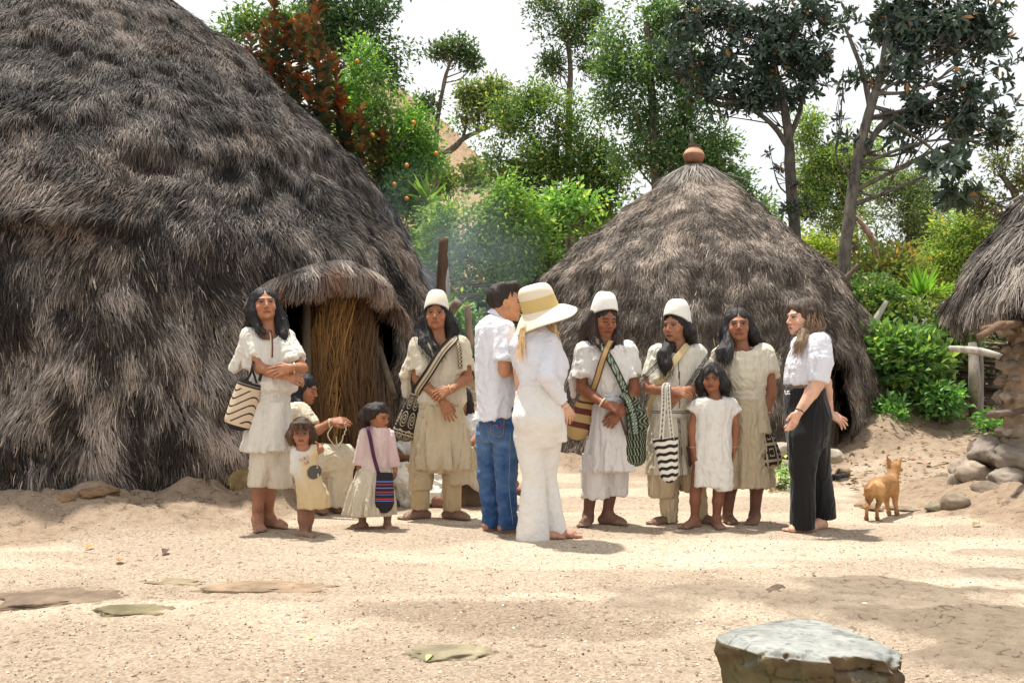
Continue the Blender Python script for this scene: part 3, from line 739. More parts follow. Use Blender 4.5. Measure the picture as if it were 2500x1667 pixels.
# ---- posts and rails on the right
def pole(name, pts, rads, colr, label, cat, group=None, jit=.2, m=None, n=9):
    mb = MB(); P = spline(pts, 14) if len(pts) > 2 else np.asarray(pts); R = np.interp(np.linspace(0, 1, len(P)), np.linspace(0, 1, len(rads)), rads)
    mb.tube(P, R, n, colr, jit=jit, seed=len(bpy.data.objects)); o = mb.build(name, m or woodm, origin=np.asarray(pts[0])); return tag(o, label, cat, group)
pole('fence_post', [G(2378, 1062)-V(0, 0, .1), B(2380, 950, 12.2), B(2374, 838, 12.3)], [.07, .062, .055], (.30, .26, .22), 'upright grey post carrying the fork of the rail left of the stone hut', 'post')
pole('fence_post', [W(2392, 1015, 13.2), W(2393, 900, 13.2), W(2388, 770, 13.2)], [.05, .045, .04], (.28, .24, .22), 'thin taller grey post standing just behind the rail post', 'post')
pole('fence_rail', [W(2318, 850, 11.9), W(2390, 858, 11.9), W(2445, 868, 11.8), W(2530, 874, 11.6)], [.035, .045, .04, .035], (.42, .38, .33), 'pale knobbly rail lashed across the grey posts below the eave', 'rail')
pole('door_log', [W(1076, 830, 9.6), W(1077, 700, 9.6), W(1080, 640, 9.6), W(1083, 582, 9.62)], [.045, .05, .052, .045], (.09, .05, .03), 'dark charred upright log rising behind the hatted man with crossed wrists', 'post')
pole('forked_log', [W(1088, 800, 9.5), W(1098, 765, 9.4), W(1118, 738, 9.3)], [.05, .045, .045], (.16, .12, .10), 'stubby grey branch end beside the white hat in front of the smoke', 'branch')
pole('fence_post', [W(1150, 845, 12.5), W(1144, 790, 12.5), W(1141, 745, 12.5)], [.05, .045, .04], (.30, .18, .09), 'thin orange brown stake in front of the woven stick fence', 'stake')

# ---- stick fences
def stick_fence(label, pa, pb, h, n, seed, cbase):
    g = np.random.default_rng(seed); pa = np.asarray(pa, float); pb = np.asarray(pb, float)
    o = empty('stick_fence', (pa+pb)/2*V(1, 1, 0), label, 'fence'); d = pb-pa; Ld = np.linalg.norm(d[:2]); d = d/np.linalg.norm(d); nn = nrm(V(-d[1], d[0], 0))
    mb = MB()
    for i in range(n):
        t0 = g.uniform(-.1, .85); ln = g.uniform(.25, .6)*Ld; z = h*(i+.5)/n; a = pa+d*t0*Ld; tt = np.linspace(0, 1, 6)
        P = a[None]+d[None]*(tt*ln)[:, None]+nn[None]*(.05*np.sin(tt*9+g.uniform(0, 6))+g.uniform(-.06, .06))[:, None]; P[:, 2] = pa[2]+(pb[2]-pa[2])*(t0+tt*ln/Ld)+z+g.uniform(-.05, .05)*tt+.02*np.sin(tt*5+i)
        rr_ = g.uniform(.012, .026); mb.tube(P, np.linspace(rr_, rr_*.6, 6), 6, np.array(cbase)*g.uniform(.4, 1.5), jit=.15, seed=i)
    mb.build('woven_sticks', woodm, o)
    for t0 in np.linspace(.03, .97, max(3, int(Ld/.7))):
        a = pa+d*t0*Ld; mb = MB(); mb.tube([a-V(0, 0, .25), a+V(g.uniform(-.04, .04), 0, h*.6), a+V(g.uniform(-.08, .08), 0, h*1.12)], [.035, .032, .025], 7, np.array(cbase)*1.2, jit=.2, seed=int(t0*50)); mb.build('stake', woodm, o)
    return o
stick_fence('woven stick fence seen between the two big thatched houses', W(1085, 905, 13.6), W(1330, 905, 14.6), 1.25, 60, 1, (.20, .17, .15))
stick_fence('woven brushwood fence behind the rail at right', W(2120, 985, 15.0), W(2560, 1030, 12.9), 1.05, 110, 2, (.22, .17, .13))
stick_fence('low grey brushwood heap running up the green bank', W(2140, 905, 14.6), W(2250, 940, 15.2), .65, 26, 3, (.30, .27, .24))

# ================================================================== LEAVES
def leaves4(P, D, N, Ln, Wd, C):
    """folded diamond leaves: root P, axis D, face normal N"""
    D = nrm(D); S = nrm(np.cross(D, N)); N = nrm(np.cross(S, D)); n = len(P)
    Ln = np.broadcast_to(Ln, (n,))[:, None]; Wd = np.broadcast_to(Wd, (n,))[:, None]*.5
    m = P+D*Ln*.45
    v = np.stack([P, m+S*Wd+N*Wd*.35, P+D*Ln-N*Ln*.08, m-S*Wd+N*Wd*.35], 1).reshape(-1, 3)
    i = np.arange(n)[:, None]*4; t = np.concatenate([i+np.array([[0, 1, 2]]), i+np.array([[0, 2, 3]])], 0)
    return v, t, np.repeat(C, 4, axis=0)
def leaves8(P, D, N, Ln, Wd, C, C2=None):
    D = nrm(D); S = nrm(np.cross(D, N)); N = nrm(np.cross(S, D)); n = len(P)
    Ln = np.broadcast_to(Ln, (n,))[:, None]; Wd = np.broadcast_to(Wd, (n,))[:, None]*.5
    a = P+D*Ln*.35+N*Ln*.03; b_ = P+D*Ln*.72-N*Ln*.02; tip = P+D*Ln-N*Ln*.12
    v = np.stack([P, a-S*Wd*.8+N*Wd*.4, b_-S*Wd+N*Wd*.35, tip, b_+S*Wd+N*Wd*.35, a+S*Wd*.8+N*Wd*.4, a, b_], 1).reshape(-1, 3)
    i = np.arange(n)[:, None]*8
    q = np.concatenate([i+np.array([[6, 5, 4, 7]]), i+np.array([[1, 6, 7, 2]])], 0)
    t = np.concatenate([i+np.array(x)[None] for x in ([0, 5, 6], [0, 6, 1], [7, 4, 3], [2, 7, 3])], 0)
    C = np.repeat(C, 8, axis=0)
    return v, q, t, C
leafm = mat_leaf('leaf', .5, .4, .35)
glossm = mat_leaf('glossy_leaf', .42, .16, .4)
def crown_pts(g, blobs, n):
    """twig tips spread through ellipsoids (centre, radii, weight), denser near the rims and uneven"""
    w = np.array([b[2]*b[1][0]*b[1][1]*b[1][2]**.5 for b in blobs]); w /= w.sum(); ks = g.choice(len(blobs), n, p=w)
    d = nrm(g.normal(0, 1, (n, 3))); rr = g.random(n)**.5*(1+.22*np.abs(g.normal(0, 1, n))*(g.random(n) < .3))
    C = np.array([b[0] for b in blobs]); R = np.array([b[1] for b in blobs])
    lump = 1+.42*vnoise(d*2.6+ks[:, None]*7.1, 3)+.2*vnoise(d*6+ks[:, None]*3.1, 4)
    return C[ks]+d*R[ks]*(rr*lump)[:, None], d, ks
def make_tree(label, cat, base, trunk, trad, blobs, ntw, nleaf, ll, lw, cols, seed, kind='diamond', spread=.22, mat=None, barkc=(.14, .11, .085), nbr=16, group=None, name='tree', hang=.2, branch_extra=()):
    g = np.random.default_rng(seed); base = np.asarray(base, float)
    o = empty(name, base, label, cat, group)
    ntw = int(ntw*1.15); P, d, ks = crown_pts(g, blobs, ntw)
    cl = fbm(P*1.7, 2, seed); thin = g.random(ntw) < (np.clip(.44+1.25*cl, .03, 1) if kind == 'diamond' else np.clip(.58+1.2*cl, .05, 1)); P, d, ks = P[thin], d[thin], ks[thin]; cl = cl[thin]
    # branches
    mb = MB(); T = spline(trunk, 24) if len(trunk) > 2 else np.asarray(trunk, float); TR = np.linspace(trad[0], trad[1], len(T))
    mb.tube(T, TR, 10, barkc, jit=.22, seed=seed)
    tr = mb.build('trunk', barkm, o)
    mb = MB()
    for be in branch_extra:
        mb.tube(spline(be[0], 16), np.linspace(be[1], be[2], 16), 8, barkc, jit=.2, seed=seed+1)
    for i in range(nbr):
        e = P[g.integers(len(P))]; dist = np.linalg.norm(T-e, axis=1)+2.0*np.maximum(T[:, 2]-e[2]+.2, 0); s0 = np.argmin(dist); s0 = max(0, s0-g.integers(0, 4)); a = T[s0]
        m = (a+e)/2+g.normal(0, .12, 3)*np.linalg.norm(e-a)-V(0, 0, .12)*np.linalg.norm(e-a); r0 = min(TR[s0]*.5, .012*np.linalg.norm(e-a)+.008)
        bp = spline([a, m, e], 9); mb.tube(bp, np.linspace(r0, .005, 9), 6, barkc, cap=False, jit=.1)
        for k in range(5):
            near = P[np.argsort(np.linalg.norm(P-bp[5+k % 4], axis=1)[:40*(k+1) % len(P)+1])[:1]]
            if len(near) and np.linalg.norm(near[0]-bp[5]) < 1.4*np.linalg.norm(e-a): mb.tube(spline([bp[4+k % 4], (bp[5]+near[0])/2+g.normal(0, .04, 3), near[0]], 5), np.linspace(r0*.45, .003, 5), 5, barkc, cap=False)
    if mb.n: mb.build('branches', barkm, o)
    m = len(P); up = V(0, 0, 1)
    cb, cdk, cyl = [(np.array(c, float)*V(1.06, .97, 1.05)*.84+np.mean(c)*.16)*(1.95 if kind == 'diamond' else 1.5) for c in cols]
    axis = nrm(d*V(1, 1, .6)+V(0, 0, .45)+g.normal(0, .3, (m, 3)))
    if kind == 'diamond':
        off = g.normal(0, 1, (m, nleaf, 3)); off = off/np.linalg.norm(off, axis=-1, keepdims=True)*g.random((m, nleaf, 1))**.5*spread
        pp = (P[:, None]+off).reshape(-1, 3); D = (axis[:, None]*.5+off/spread*.7+g.normal(0, .5, (m, nleaf, 3))-V(0, 0, hang)).reshape(-1, 3)
        N = nrm(up[None]+g.normal(0, .55, (len(pp), 3)))
        tt = np.clip(g.normal(.5, .25, (m, nleaf))+.35*cl[:, None], 0, 1).reshape(-1, 1)
        C = cdk*(1-tt)+cb*tt; y = g.random((len(pp), 1)); C = np.where(y < .10, cyl, C)*(.8+.4*g.random((len(pp), 1)))
        v, t_, c = leaves4(pp, D, N, ll*g.uniform(.65, 1.25, len(pp)), lw*g.uniform(.7, 1.2, len(pp)), C)
        cr = mesh('crown', v, None, t_, mat=mat or leafm, parent=o, col=c, smooth=False)
    else:       # rosettes of long leaves at the twig tips
        th = (np.arange(nleaf)/nleaf*2*math.pi)[None]+g.uniform(0, 6.28, (m, 1)); el = g.uniform(.0, 1.05, (m, nleaf))
        A = nrm(np.cross(axis, nrm(g.normal(0, 1, (m, 3))))); Bv = np.cross(axis, A)
        D = (A[:, None]*np.cos(th)[..., None]+Bv[:, None]*np.sin(th)[..., None])*np.cos(el)[..., None]+axis[:, None]*np.sin(el)[..., None]
        D = D+g.normal(0, .12, D.shape)-V(0, 0, hang*.4); N = axis[:, None]+.001+g.normal(0, .15, D.shape)
        pp = (P[:, None]+0*D+g.normal(0, .02, D.shape)).reshape(-1, 3); D = D.reshape(-1, 3); N = N.reshape(-1, 3)
        tt = np.clip(g.normal(.45, .3, (len(pp), 1)), 0, 1); C = cdk*(1-tt)+cb*tt; C = np.where(g.random((len(pp), 1)) < .025, cyl, C)
        v, q, t_, c = leaves8(pp, D, N, ll*g.uniform(.7, 1.15, len(pp)), lw*g.uniform(.8, 1.2, len(pp)), C)
        cr = mesh('crown', v, q, t_, mat=mat or glossm, parent=o, col=c, smooth=False)
    return o, P, axis
def Bl(u, v, ru, rv, Y, dy=None, w=1.0):
    s = Y/F; return (W(u, v, Y), V(ru*s, (dy if dy else (ru+rv)*.45*s), rv*s), w)
GB = ((.11, .20, .045), (.035, .08, .022), (.26, .29, .07))       # bright
GM = ((.085, .17, .04), (.025, .065, .018), (.22, .24, .05))      # middle
GO = ((.13, .20, .05), (.045, .085, .025), (.30, .24, .06))       # olive
GD = ((.065, .105, .065), (.016, .034, .020), (.26, .12, .02))    # dark glossy
GY = ((.20, .30, .05), (.07, .14, .02), (.42, .34, .05))
grp = 'trees behind the houses'

# b tall dark tree top centre-left
make_tree('tall dark leafy tree with thin straight trunk just right of the rust leaved one', 'tree', W(865, 900, 19), [W(862, 900, 19), W(860, 500, 19), W(866, 200, 19), W(868, -80, 19)], (.13, .05),
  [Bl(850, 60, 100, 110, 19), Bl(930, 60, 55, 70, 19), Bl(905, 170, 70, 60, 19), Bl(790, 40, 60, 60, 19, w=.7), Bl(950, 120, 45, 45, 19, w=.8), Bl(860, 270, 70, 50, 19, w=.7)], 1500, 14, .11, .05, ((.05, .11, .04), (.02, .045, .018), (.12, .14, .04)), 101, group=grp)
# back-left foliage above the ridge of the big house
make_tree('leafy green tree peeping over the thatch slope left of the rust leaved tree', 'tree', W(600, 700, 20), [W(640, 700, 20), W(630, 400, 20), W(610, 160, 20)], (.12, .04),
  [Bl(570, 70, 40, 40, 20), Bl(620, 60, 45, 45, 20), Bl(600, 130, 60, 40, 20), Bl(690, 70, 60, 40, 20), Bl(760, 90, 50, 60, 20)], 700, 12, .12, .055, GM, 102, group=grp)
# c orange tree
ot, OP, _ = make_tree('bright green orange tree with small fruits beside the thatch slope', 'orange tree', W(985, 900, 16), [W(985, 900, 16), W(980, 700, 16), W(960, 500, 16), W(940, 350, 16)], (.10, .04),
  [Bl(940, 400, 80, 80, 16), Bl(1000, 330, 60, 60, 16), Bl(985, 470, 75, 80, 16), Bl(900, 300, 55, 70, 16), Bl(930, 220, 55, 60, 16), Bl(880, 160, 45, 55, 16, w=.8), Bl(1030, 390, 50, 50, 16), Bl(1010, 560, 60, 60, 16), Bl(870, 350, 50, 60, 16), Bl(840, 230, 60, 80, 16.5)], 2300, 13, .085, .042, ((.10, .23, .03), (.03, .09, .015), (.24, .34, .05)), 103, group=grp)
orm, t, b = newmat('orange_peel'); b.inputs['Base Color'].default_value = (.75, .24, .02, 1); b.inputs['Roughness'].default_value = .5
for (u, v) in [(872, 150), (993, 404), (993, 485), (1065, 375), (1055, 530), (910, 330), (963, 450), (1010, 300)]:
    vv, qq = lathe([(.001, -.034), (.02, -.028), (.033, -.009), (.034, .009), (.021, .027), (.005, .033), (.001, .030)], 12)
    p = W(u, v, 15.2); o = mesh('orange', vv+p, qq, mat=orm, parent=ot)
# d thin umbrella tree
make_tree('slender tree with a sparse flat crown against the sky, left of centre', 'tree', W(1055, 520, 26), [W(1065, 520, 26), W(1062, 420, 26), W(1068, 300, 26), W(1085, 200, 26), W(1100, 150, 26)], (.09, .035),
  [Bl(1060, 125, 36, 18, 26), Bl(1110, 118, 45, 20, 26), Bl(1145, 140, 30, 18, 26), Bl(1075, 150, 40, 12, 26, w=.8), Bl(1040, 140, 20, 14, 26), Bl(1020, 265, 40, 26, 26, w=.8), Bl(1050, 250, 30, 20, 26, w=.6), Bl(1165, 158, 16, 10, 26)], 420, 10, .13, .06, ((.06, .11, .035), (.022, .045, .018), (.12, .14, .04)), 104, nbr=18, group=grp)
# e leaning sparse trees on the hill
make_tree('leaning tree with a bare curved limb in front of the dry slope', 'tree', W(1085, 380, 27), [W(1082, 380, 27), W(1115, 355, 27), W(1130, 340, 27), W(1160, 325, 27), W(1190, 312, 27)], (.10, .04),
  [Bl(1130, 215, 35, 30, 27), Bl(1170, 235, 50, 35, 27), Bl(1210, 210, 40, 28, 27), Bl(1160, 280, 60, 30, 27, w=.8), Bl(1215, 270, 50, 40, 27, w=.8), Bl(1120, 300, 40, 22, 27, w=.5)], 650, 11, .13, .06, GO, 105, group=grp, branch_extra=[([W(1128, 342, 27), W(1140, 290, 27), W(1128, 240, 27), W(1140, 205, 27)], .05, .02)])
# g centre bush-tree and the tall thin tree above it
make_tree('broad bushy green tree standing in the middle of the background', 'tree', W(1350, 760, 21), [W(1350, 760, 21), W(1345, 600, 21), W(1350, 450, 21), W(1360, 350, 21)], (.16, .06),
  [Bl(1250, 300, 70, 60, 21), Bl(1330, 290, 80, 60, 21), Bl(1420, 320, 80, 60, 21), Bl(1240, 390, 70, 70, 21), Bl(1320, 400, 90, 80, 21), Bl(1420, 410, 90, 80, 21), Bl(1490, 400, 55, 70, 21), Bl(1380, 500, 90, 60, 21), Bl(1470, 500, 70, 55, 21), Bl(1280, 480, 60, 40, 21), Bl(1300, 240, 45, 40, 21, w=.7)], 3600, 12, .11, .05, ((.10, .18, .035), (.03, .075, .018), (.26, .26, .05)), 106, group=grp, nbr=22)
make_tree('tall thin tree with a tiered crown rising above the bushy tree', 'tree', W(1392, 700, 23), [W(1392, 700, 23), W(1390, 420, 23), W(1388, 270, 23), W(1392, 170, 23), W(1380, 60, 23)], (.11, .04),
  [Bl(1310, 50, 38, 22, 23), Bl(1345, 20, 50, 35, 23), Bl(1400, 15, 55, 30, 23), Bl(1450, 40, 35, 25, 23), Bl(1330, 95, 40, 35, 23), Bl(1385, 80, 50, 35, 23), Bl(1440, 100, 40, 30, 23), Bl(1340, 155, 32, 28, 23), Bl(1440, 155, 35, 18, 23, w=.7), Bl(1475, 65, 25, 14, 23), Bl(1300, 105, 18, 16, 23, w=.6)], 1250, 10, .12, .05, ((.07, .13, .035), (.022, .05, .018), (.16, .16, .05)), 107, group=grp, nbr=26)
# h large lighter tree right of centre
make_tree('large airy light green tree between the pot and the tall thin tree', 'tree', W(1620, 760, 19), [W(1625, 760, 19), W(1615, 560, 19), W(1600, 400, 19), W(1590, 200, 19), W(1575, 20, 19)], (.15, .05),
  [Bl(1540, 80, 70, 60, 19), Bl(1620, 60, 80, 70, 19), Bl(1510, 170, 60, 55, 19), Bl(1600, 180, 90, 70, 19), Bl(1690, 170, 60, 90, 19), Bl(1500, 260, 50, 50, 19), Bl(1580, 290, 80, 60, 19), Bl(1660, 300, 70, 60, 19), Bl(1560, 380, 75, 50, 19, w=.8), Bl(1650, 390, 80, 55, 19), Bl(1740, 380, 60, 70, 19), Bl(1555, 10, 40, 40, 19), Bl(1780, 470, 70, 60, 19), Bl(1850, 520, 60, 60, 19)], 3700, 12, .105, .048, ((.10, .19, .06), (.03, .075, .025), (.22, .26, .08)), 108, group=grp, nbr=34)
# f citrus bush centre
make_tree('bright yellow green citrus bush in the gap between the houses, smoke drifting over it', 'bush', W(1190, 900, 14.2), [W(1205, 900, 14.2), W(1200, 760, 14.2), W(1210, 620, 14.2), W(1230, 520, 14.2)], (.07, .025),
  [Bl(1130, 540, 80, 50, 14.2), Bl(1090, 580, 60, 60, 14.2), Bl(1200, 500, 60, 45, 14.2), Bl(1250, 540, 80, 55, 14.2), Bl(1170, 620, 80, 60, 14.2), Bl(1280, 610, 60, 50, 14.2), Bl(1120, 680, 60, 60, 14.2, w=.8), Bl(1220, 680, 70, 45, 14.2, w=.7), Bl(1330, 560, 40, 40, 14.2, w=.7), Bl(1240, 460, 40, 30, 14.2, w=.8), Bl(1060, 640, 40, 50, 14.2)], 1700, 11, .085, .042, ((.15, .27, .035), (.04, .11, .02), (.28, .34, .045)), 109, group=grp)
make_tree('light leaved sapling arching right of the citrus bush', 'bush', W(1380, 820, 14.8), [W(1330, 700, 14.8), W(1345, 600, 14.8), W(1370, 520, 14.8), W(1420, 500, 14.8)], (.04, .015),
  [Bl(1370, 480, 50, 30, 14.8), Bl(1350, 530, 50, 40, 14.8), Bl(1440, 500, 50, 20, 14.8, w=.6), Bl(1290, 580, 40, 30, 14.8)], 330, 9, .10, .06, ((.17, .33, .06), (.06, .15, .03), (.36, .42, .1)), 110, group=grp)
# i, j the two dark rosette trees
make_tree('dark tree with leathery leaf rosettes and mossy forked trunk right of the pot', 'tree', W(1945, 700, 15.5), [W(1945, 700, 15.5), W(1940, 560, 15.5), W(1930, 430, 15.5), W(1925, 340, 15.5), W(1915, 260, 15.5), W(1890, 160, 15.5), W(1870, 40, 15.5)], (.10, .045),
  [Bl(1700, 60, 75, 60, 15.5), Bl(1790, 50, 80, 70, 15.5), Bl(1890, 50, 80, 60, 15.5), Bl(1980, 40, 70, 60, 15.5), Bl(1680, 140, 60, 40, 15.5), Bl(1770, 150, 80, 60, 15.5), Bl(1870, 150, 80, 60, 15.5), Bl(1970, 140, 60, 60, 15.5), Bl(1760, 240, 70, 45, 15.5, w=.7), Bl(1850, 240, 70, 40, 15.5, w=.7), Bl(1970, 230, 45, 40, 15.5, w=.6), Bl(1930, 500, 50, 50, 15.5, w=.35), Bl(1900, 380, 20, 30, 15.5, w=.4)],
  1150, 10, .155, .045, GD, 111, kind='rosette', group='dark rosette trees', barkc=(.10, .085, .07), nbr=40, branch_extra=[([W(1925, 360, 15.5), W(1880, 300, 15.5), W(1800, 250, 15.5), W(1750, 260, 15.5)], .05, .02), ([W(1925, 340, 15.5), W(1950, 280, 15.5), W(1965, 200, 15.5), W(1975, 100, 15.5)], .05, .02)])
make_tree('biggest dark rosette leaved tree leaning right over the green bank', 'tree', W(2055, 720, 13.6), [W(2055, 720, 13.6), W(2062, 620, 13.6), W(2080, 480, 13.6), W(2100, 360, 13.6), W(2130, 250, 13.6), W(2160, 140, 13.6), W(2170, 20, 13.6)], (.095, .045),
  [Bl(2120, 50, 80, 60, 13.6), Bl(2210, 50, 90, 70, 13.6), Bl(2310, 60, 90, 70, 13.6), Bl(2400, 90, 70, 70, 13.6), Bl(2200, 160, 80, 60, 13.6), Bl(2300, 180, 90, 70, 13.6), Bl(2400, 210, 80, 70, 13.6), Bl(2240, 260, 80, 55, 13.6), Bl(2340, 290, 80, 50, 13.6), Bl(2430, 310, 50, 50, 13.6, w=.7), Bl(2110, 180, 50, 40, 13.6, w=.5), Bl(2080, 200, 40, 30, 13.6, w=.6), Bl(2080, 330, 50, 45, 13.6, w=.4), Bl(2220, 330, 50, 30, 13.6, w=.5), Bl(2470, 150, 40, 60, 13.6)],
  1300, 10, .16, .046, GD, 112, kind='rosette', group='dark rosette trees', barkc=(.12, .105, .085), nbr=40, branch_extra=[([W(2105, 380, 13.6), W(2150, 310, 13.6), W(2210, 270, 13.6), W(2320, 240, 13.6)], .055, .02), ([W(2125, 270, 13.6), W(2110, 190, 13.6), W(2085, 120, 13.6), W(2060, 60, 13.6)], .045, .02)])
make_tree('hanging end twig with a few leathery leaf rosettes left of the right hut', 'branch', W(2290, 420, 12.8), [W(2180, 300, 13.2), W(2270, 360, 13), W(2300, 420, 12.8), W(2340, 470, 12.8)], (.022, .01),
  [Bl(2340, 490, 55, 28, 12.8), Bl(2300, 400, 60, 30, 12.8), Bl(2235, 350, 40, 30, 12.8)], 26, 11, .24, .075, GD, 113, kind='rosette', barkc=(.10, .085, .07), nbr=6, name='tree_branch')
# k mid trees behind right
make_tree('soft olive green tree between the two dark trunks', 'tree', W(2010, 760, 24), [W(2080, 760, 24), W(2090, 600, 24), W(2060, 460, 24), W(2020, 330, 24)], (.12, .04),
  [Bl(1990, 310, 50, 50, 24), Bl(2020, 400, 70, 60, 24), Bl(1980, 480, 50, 70, 24, w=.8), Bl(2100, 430, 60, 60, 24), Bl(2050, 520, 80, 60, 24, w=.7), Bl(2140, 350, 40, 40, 24, w=.5)], 1500, 12, .13, .05, ((.17, .26, .06), (.06, .12, .03), (.34, .34, .08)), 114, group=grp)
make_tree('feathery grey green tree left of the right hut roof', 'tree', W(2230, 760, 22), [W(2225, 760, 22), W(2222, 600, 22), W(2215, 480, 22), W(2200, 420, 22)], (.11, .04),
  [Bl(2170, 440, 60, 50, 22), Bl(2240, 430, 60, 45, 22), Bl(2200, 520, 80, 60, 22), Bl(2290, 520, 60, 50, 22), Bl(2250, 600, 90, 50, 22), Bl(2140, 560, 50, 50, 22)], 1900, 12, .10, .038, ((.13, .19, .07), (.05, .09, .035), (.28, .26, .1)), 115, group=grp)
make_tree('yellow green tree bright behind the roof of the right hut', 'tree', W(2380, 800, 20), [W(2380, 800, 20), W(2370, 650, 20), W(2360, 560, 20)], (.10, .04),
  [Bl(2350, 560, 80, 50, 20), Bl(2420, 600, 70, 50, 20), Bl(2330, 640, 80, 45, 20), Bl(2400, 680, 70, 50, 20), Bl(2270, 680, 60, 40, 20)], 1600, 12, .10, .045, GY, 116, group=grp)
make_tree('dark spreading tree with bare wiggly limbs at the right edge', 'tree', W(2520, 800, 18), [W(2530, 800, 18), W(2520, 600, 18), W(2480, 480, 18), W(2440, 420, 18)], (.12, .04),
  [Bl(2450, 380, 60, 40, 18), Bl(2400, 450, 60, 35, 18, w=.8), Bl(2480, 440, 60, 50, 18), Bl(2440, 500, 70, 35, 18), Bl(2370, 400, 40, 30, 18, w=.5), Bl(2490, 330, 30, 30, 18)], 900, 11, .10, .045, ((.12, .15, .04), (.04, .055, .02), (.22, .18, .06)), 117, group=grp, nbr=30)
pole('bare_trunk', [W(2140, 640, 16), W(2132, 590, 16), W(2110, 555, 16), W(2088, 528, 16)], [.055, .05, .045, .03], (.34, .20, .15), 'bare pinkish leaning trunk among the greenery right of the mossy trunk', 'trunk', m=barkm)
pole('broken_trunk', [W(2040, 700, 13.3), W(2070, 675, 13.3), W(2095, 645, 13.3)], [.05, .04, .022], (.12, .09, .07), 'short dark snag at the foot of the mossy leaning tree', 'trunk', m=barkm)

# shrubs and bank plants on the right
def shrub(label, u, v, ru, rv, Y, n, cols, seed, ll=.09, lw=.05, nleaf=10, cat='shrub', group=None, subs=6, hang=.1):
    g = np.random.default_rng(seed); bl = [Bl(u+g.uniform(-.55, .55)*ru, v+g.uniform(-.5, .5)*rv, ru*.5, rv*.5, Y+g.uniform(-.3, .3)) for _ in range(subs)]+[Bl(u, v, ru*.75, rv*.7, Y)]
    X = W(u, v, Y); zg = gz(X[0], Y)
    return make_tree(label, cat, (X[0], Y, zg), [V(X[0], Y, zg-.05), (V(X[0]+.05, Y, zg)+X)/2, X], (.035, .015), bl, n, nleaf, ll, lw, cols, seed, name='shrub', nbr=8, group=group, hang=hang)
shrub('shrub with reddish yellow young leaves right of the mossy trunk', 2160, 660, 110, 60, 14.6, 800, ((.19, .20, .035), (.06, .10, .02), (.34, .15, .035)), 130, .10, .045)
shrub('yellow green shrub behind the peak slope of the conical house', 1995, 620, 80, 60, 16, 600, ((.26, .33, .04), (.08, .15, .02), (.42, .30, .05)), 131)
shrub('dense green shrub covering the bank below the reddish one', 2110, 720, 90, 60, 13.8, 600, GB, 132)
shrub('rusty tipped low shrub in front of the spiky plant', 2270, 760, 110, 50, 14.0, 650, ((.24, .30, .05), (.08, .16, .02), (.45, .18, .05)), 133)
shrub('large leaved bright green shrub in the middle of the bank', 2200, 880, 95, 80, 12.6, 520, ((.10, .18, .045), (.04, .15, .02), (.30, .42, .06)), 134, .13, .085)
shrub('fresh green shrub right of the large leaved one', 2300, 850, 80, 90, 13.4, 620, GB, 135)
shrub('lime green shrub above the conical house edge', 2180, 790, 90, 50, 13.8, 520, ((.16, .23, .05), (.06, .12, .025), (.26, .30, .08)), 136, .10, .055)
shrub('low leafy clump on the bare slope right of the house', 2170, 1010, 36, 20, 12.2, 110, ((.09, .19, .045), (.04, .15, .02), (.2, .4, .06)), 137, .09, .055, cat='plant')
shrub('bright leafy clump by the foot of the bank left of the post', 2290, 985, 62, 34, 12.3, 260, ((.09, .19, .045), (.03, .14, .02), (.2, .4, .06)), 138, .09, .06, cat='plant')
shrub('small leafy clump right of the post foot', 2420, 1045, 50, 14, 12.0, 120, ((.12, .32, .05), (.05, .15, .02), (.25, .4, .06)), 139, .08, .05, cat='plant')
shrub('olive shrub filling the gap under the eave', 2420, 800, 90, 90, 14.6, 700, GO, 140)
shrub('tangled green shrub behind the stick fence between the houses', 1180, 740, 100, 80, 15.5, 700, ((.08, .17, .05), (.03, .08, .03), (.2, .26, .08)), 141)
shrub('dark green shrub behind the left slope of the conical house', 1340, 660, 100, 80, 16.5, 700, ((.06, .11, .04), (.02, .04, .02), (.15, .18, .06)), 142)
shrub('green shrub beside the fence, left of the stake', 1110, 800, 60, 50, 13.2, 260, ((.12, .26, .05), (.05, .12, .03), (.25, .33, .08)), 143)
shrub('small weeds by the stones behind the woman in black trousers', 1925, 1172, 30, 14, 9.9, 40, ((.20, .36, .12), (.10, .2, .06), (.4, .5, .2)), 144, .06, .04, cat='plant')
# spiky plants
def agave(label, base, n, ln, colr, seed):
    g = np.random.default_rng(seed); o = empty('spiky_plant', base, label, 'plant')
    th = g.uniform(0, 6.28, n); el = g.uniform(.35, 1.45, n); D = np.stack([np.cos(th)*np.cos(el), np.sin(th)*np.cos(el), np.sin(el)], -1)
    vs_, qs, cs, k = [], [], [], 0
    for i in range(n):
        t = np.linspace(0, 1, 7)[:, None]; P = np.asarray(base)+D[i]*t*ln*g.uniform(.7, 1.1)-V(0, 0, 1)*t**2*ln*.25*math.cos(el[i]); S = nrm(np.cross(D[i], V(0, 0, 1)))
        w = .035*(1-t**2.2)+.003; a = np.concatenate([P-S*w+V(0, 0, .012), P, P+S*w+V(0, 0, .012)], 1).reshape(-1, 3); vs_.append(a)
        j = np.arange(6)[:, None]*3; q = np.concatenate([j+np.array([[0, 1, 4, 3]]), j+np.array([[1, 2, 5, 4]])], 0)+k; qs.append(q); k += 21
        cs.append(np.array(colr)[None]*g.uniform(.6, 1.3)*np.ones((21, 1)))
    mesh('leaves', np.vstack(vs_), np.vstack(qs), mat=leafm, parent=o, col=np.vstack(cs)); return o
agave('spiky upright rosette plant glowing green above the bank at right', W(2250, 735, 13.9), 46, .62, (.22, .42, .06), 1)
agave('pale spiky plant beside the orange tree above the thatch slope', W(1045, 500, 15.4), 26, .55, (.28, .42, .12), 2)

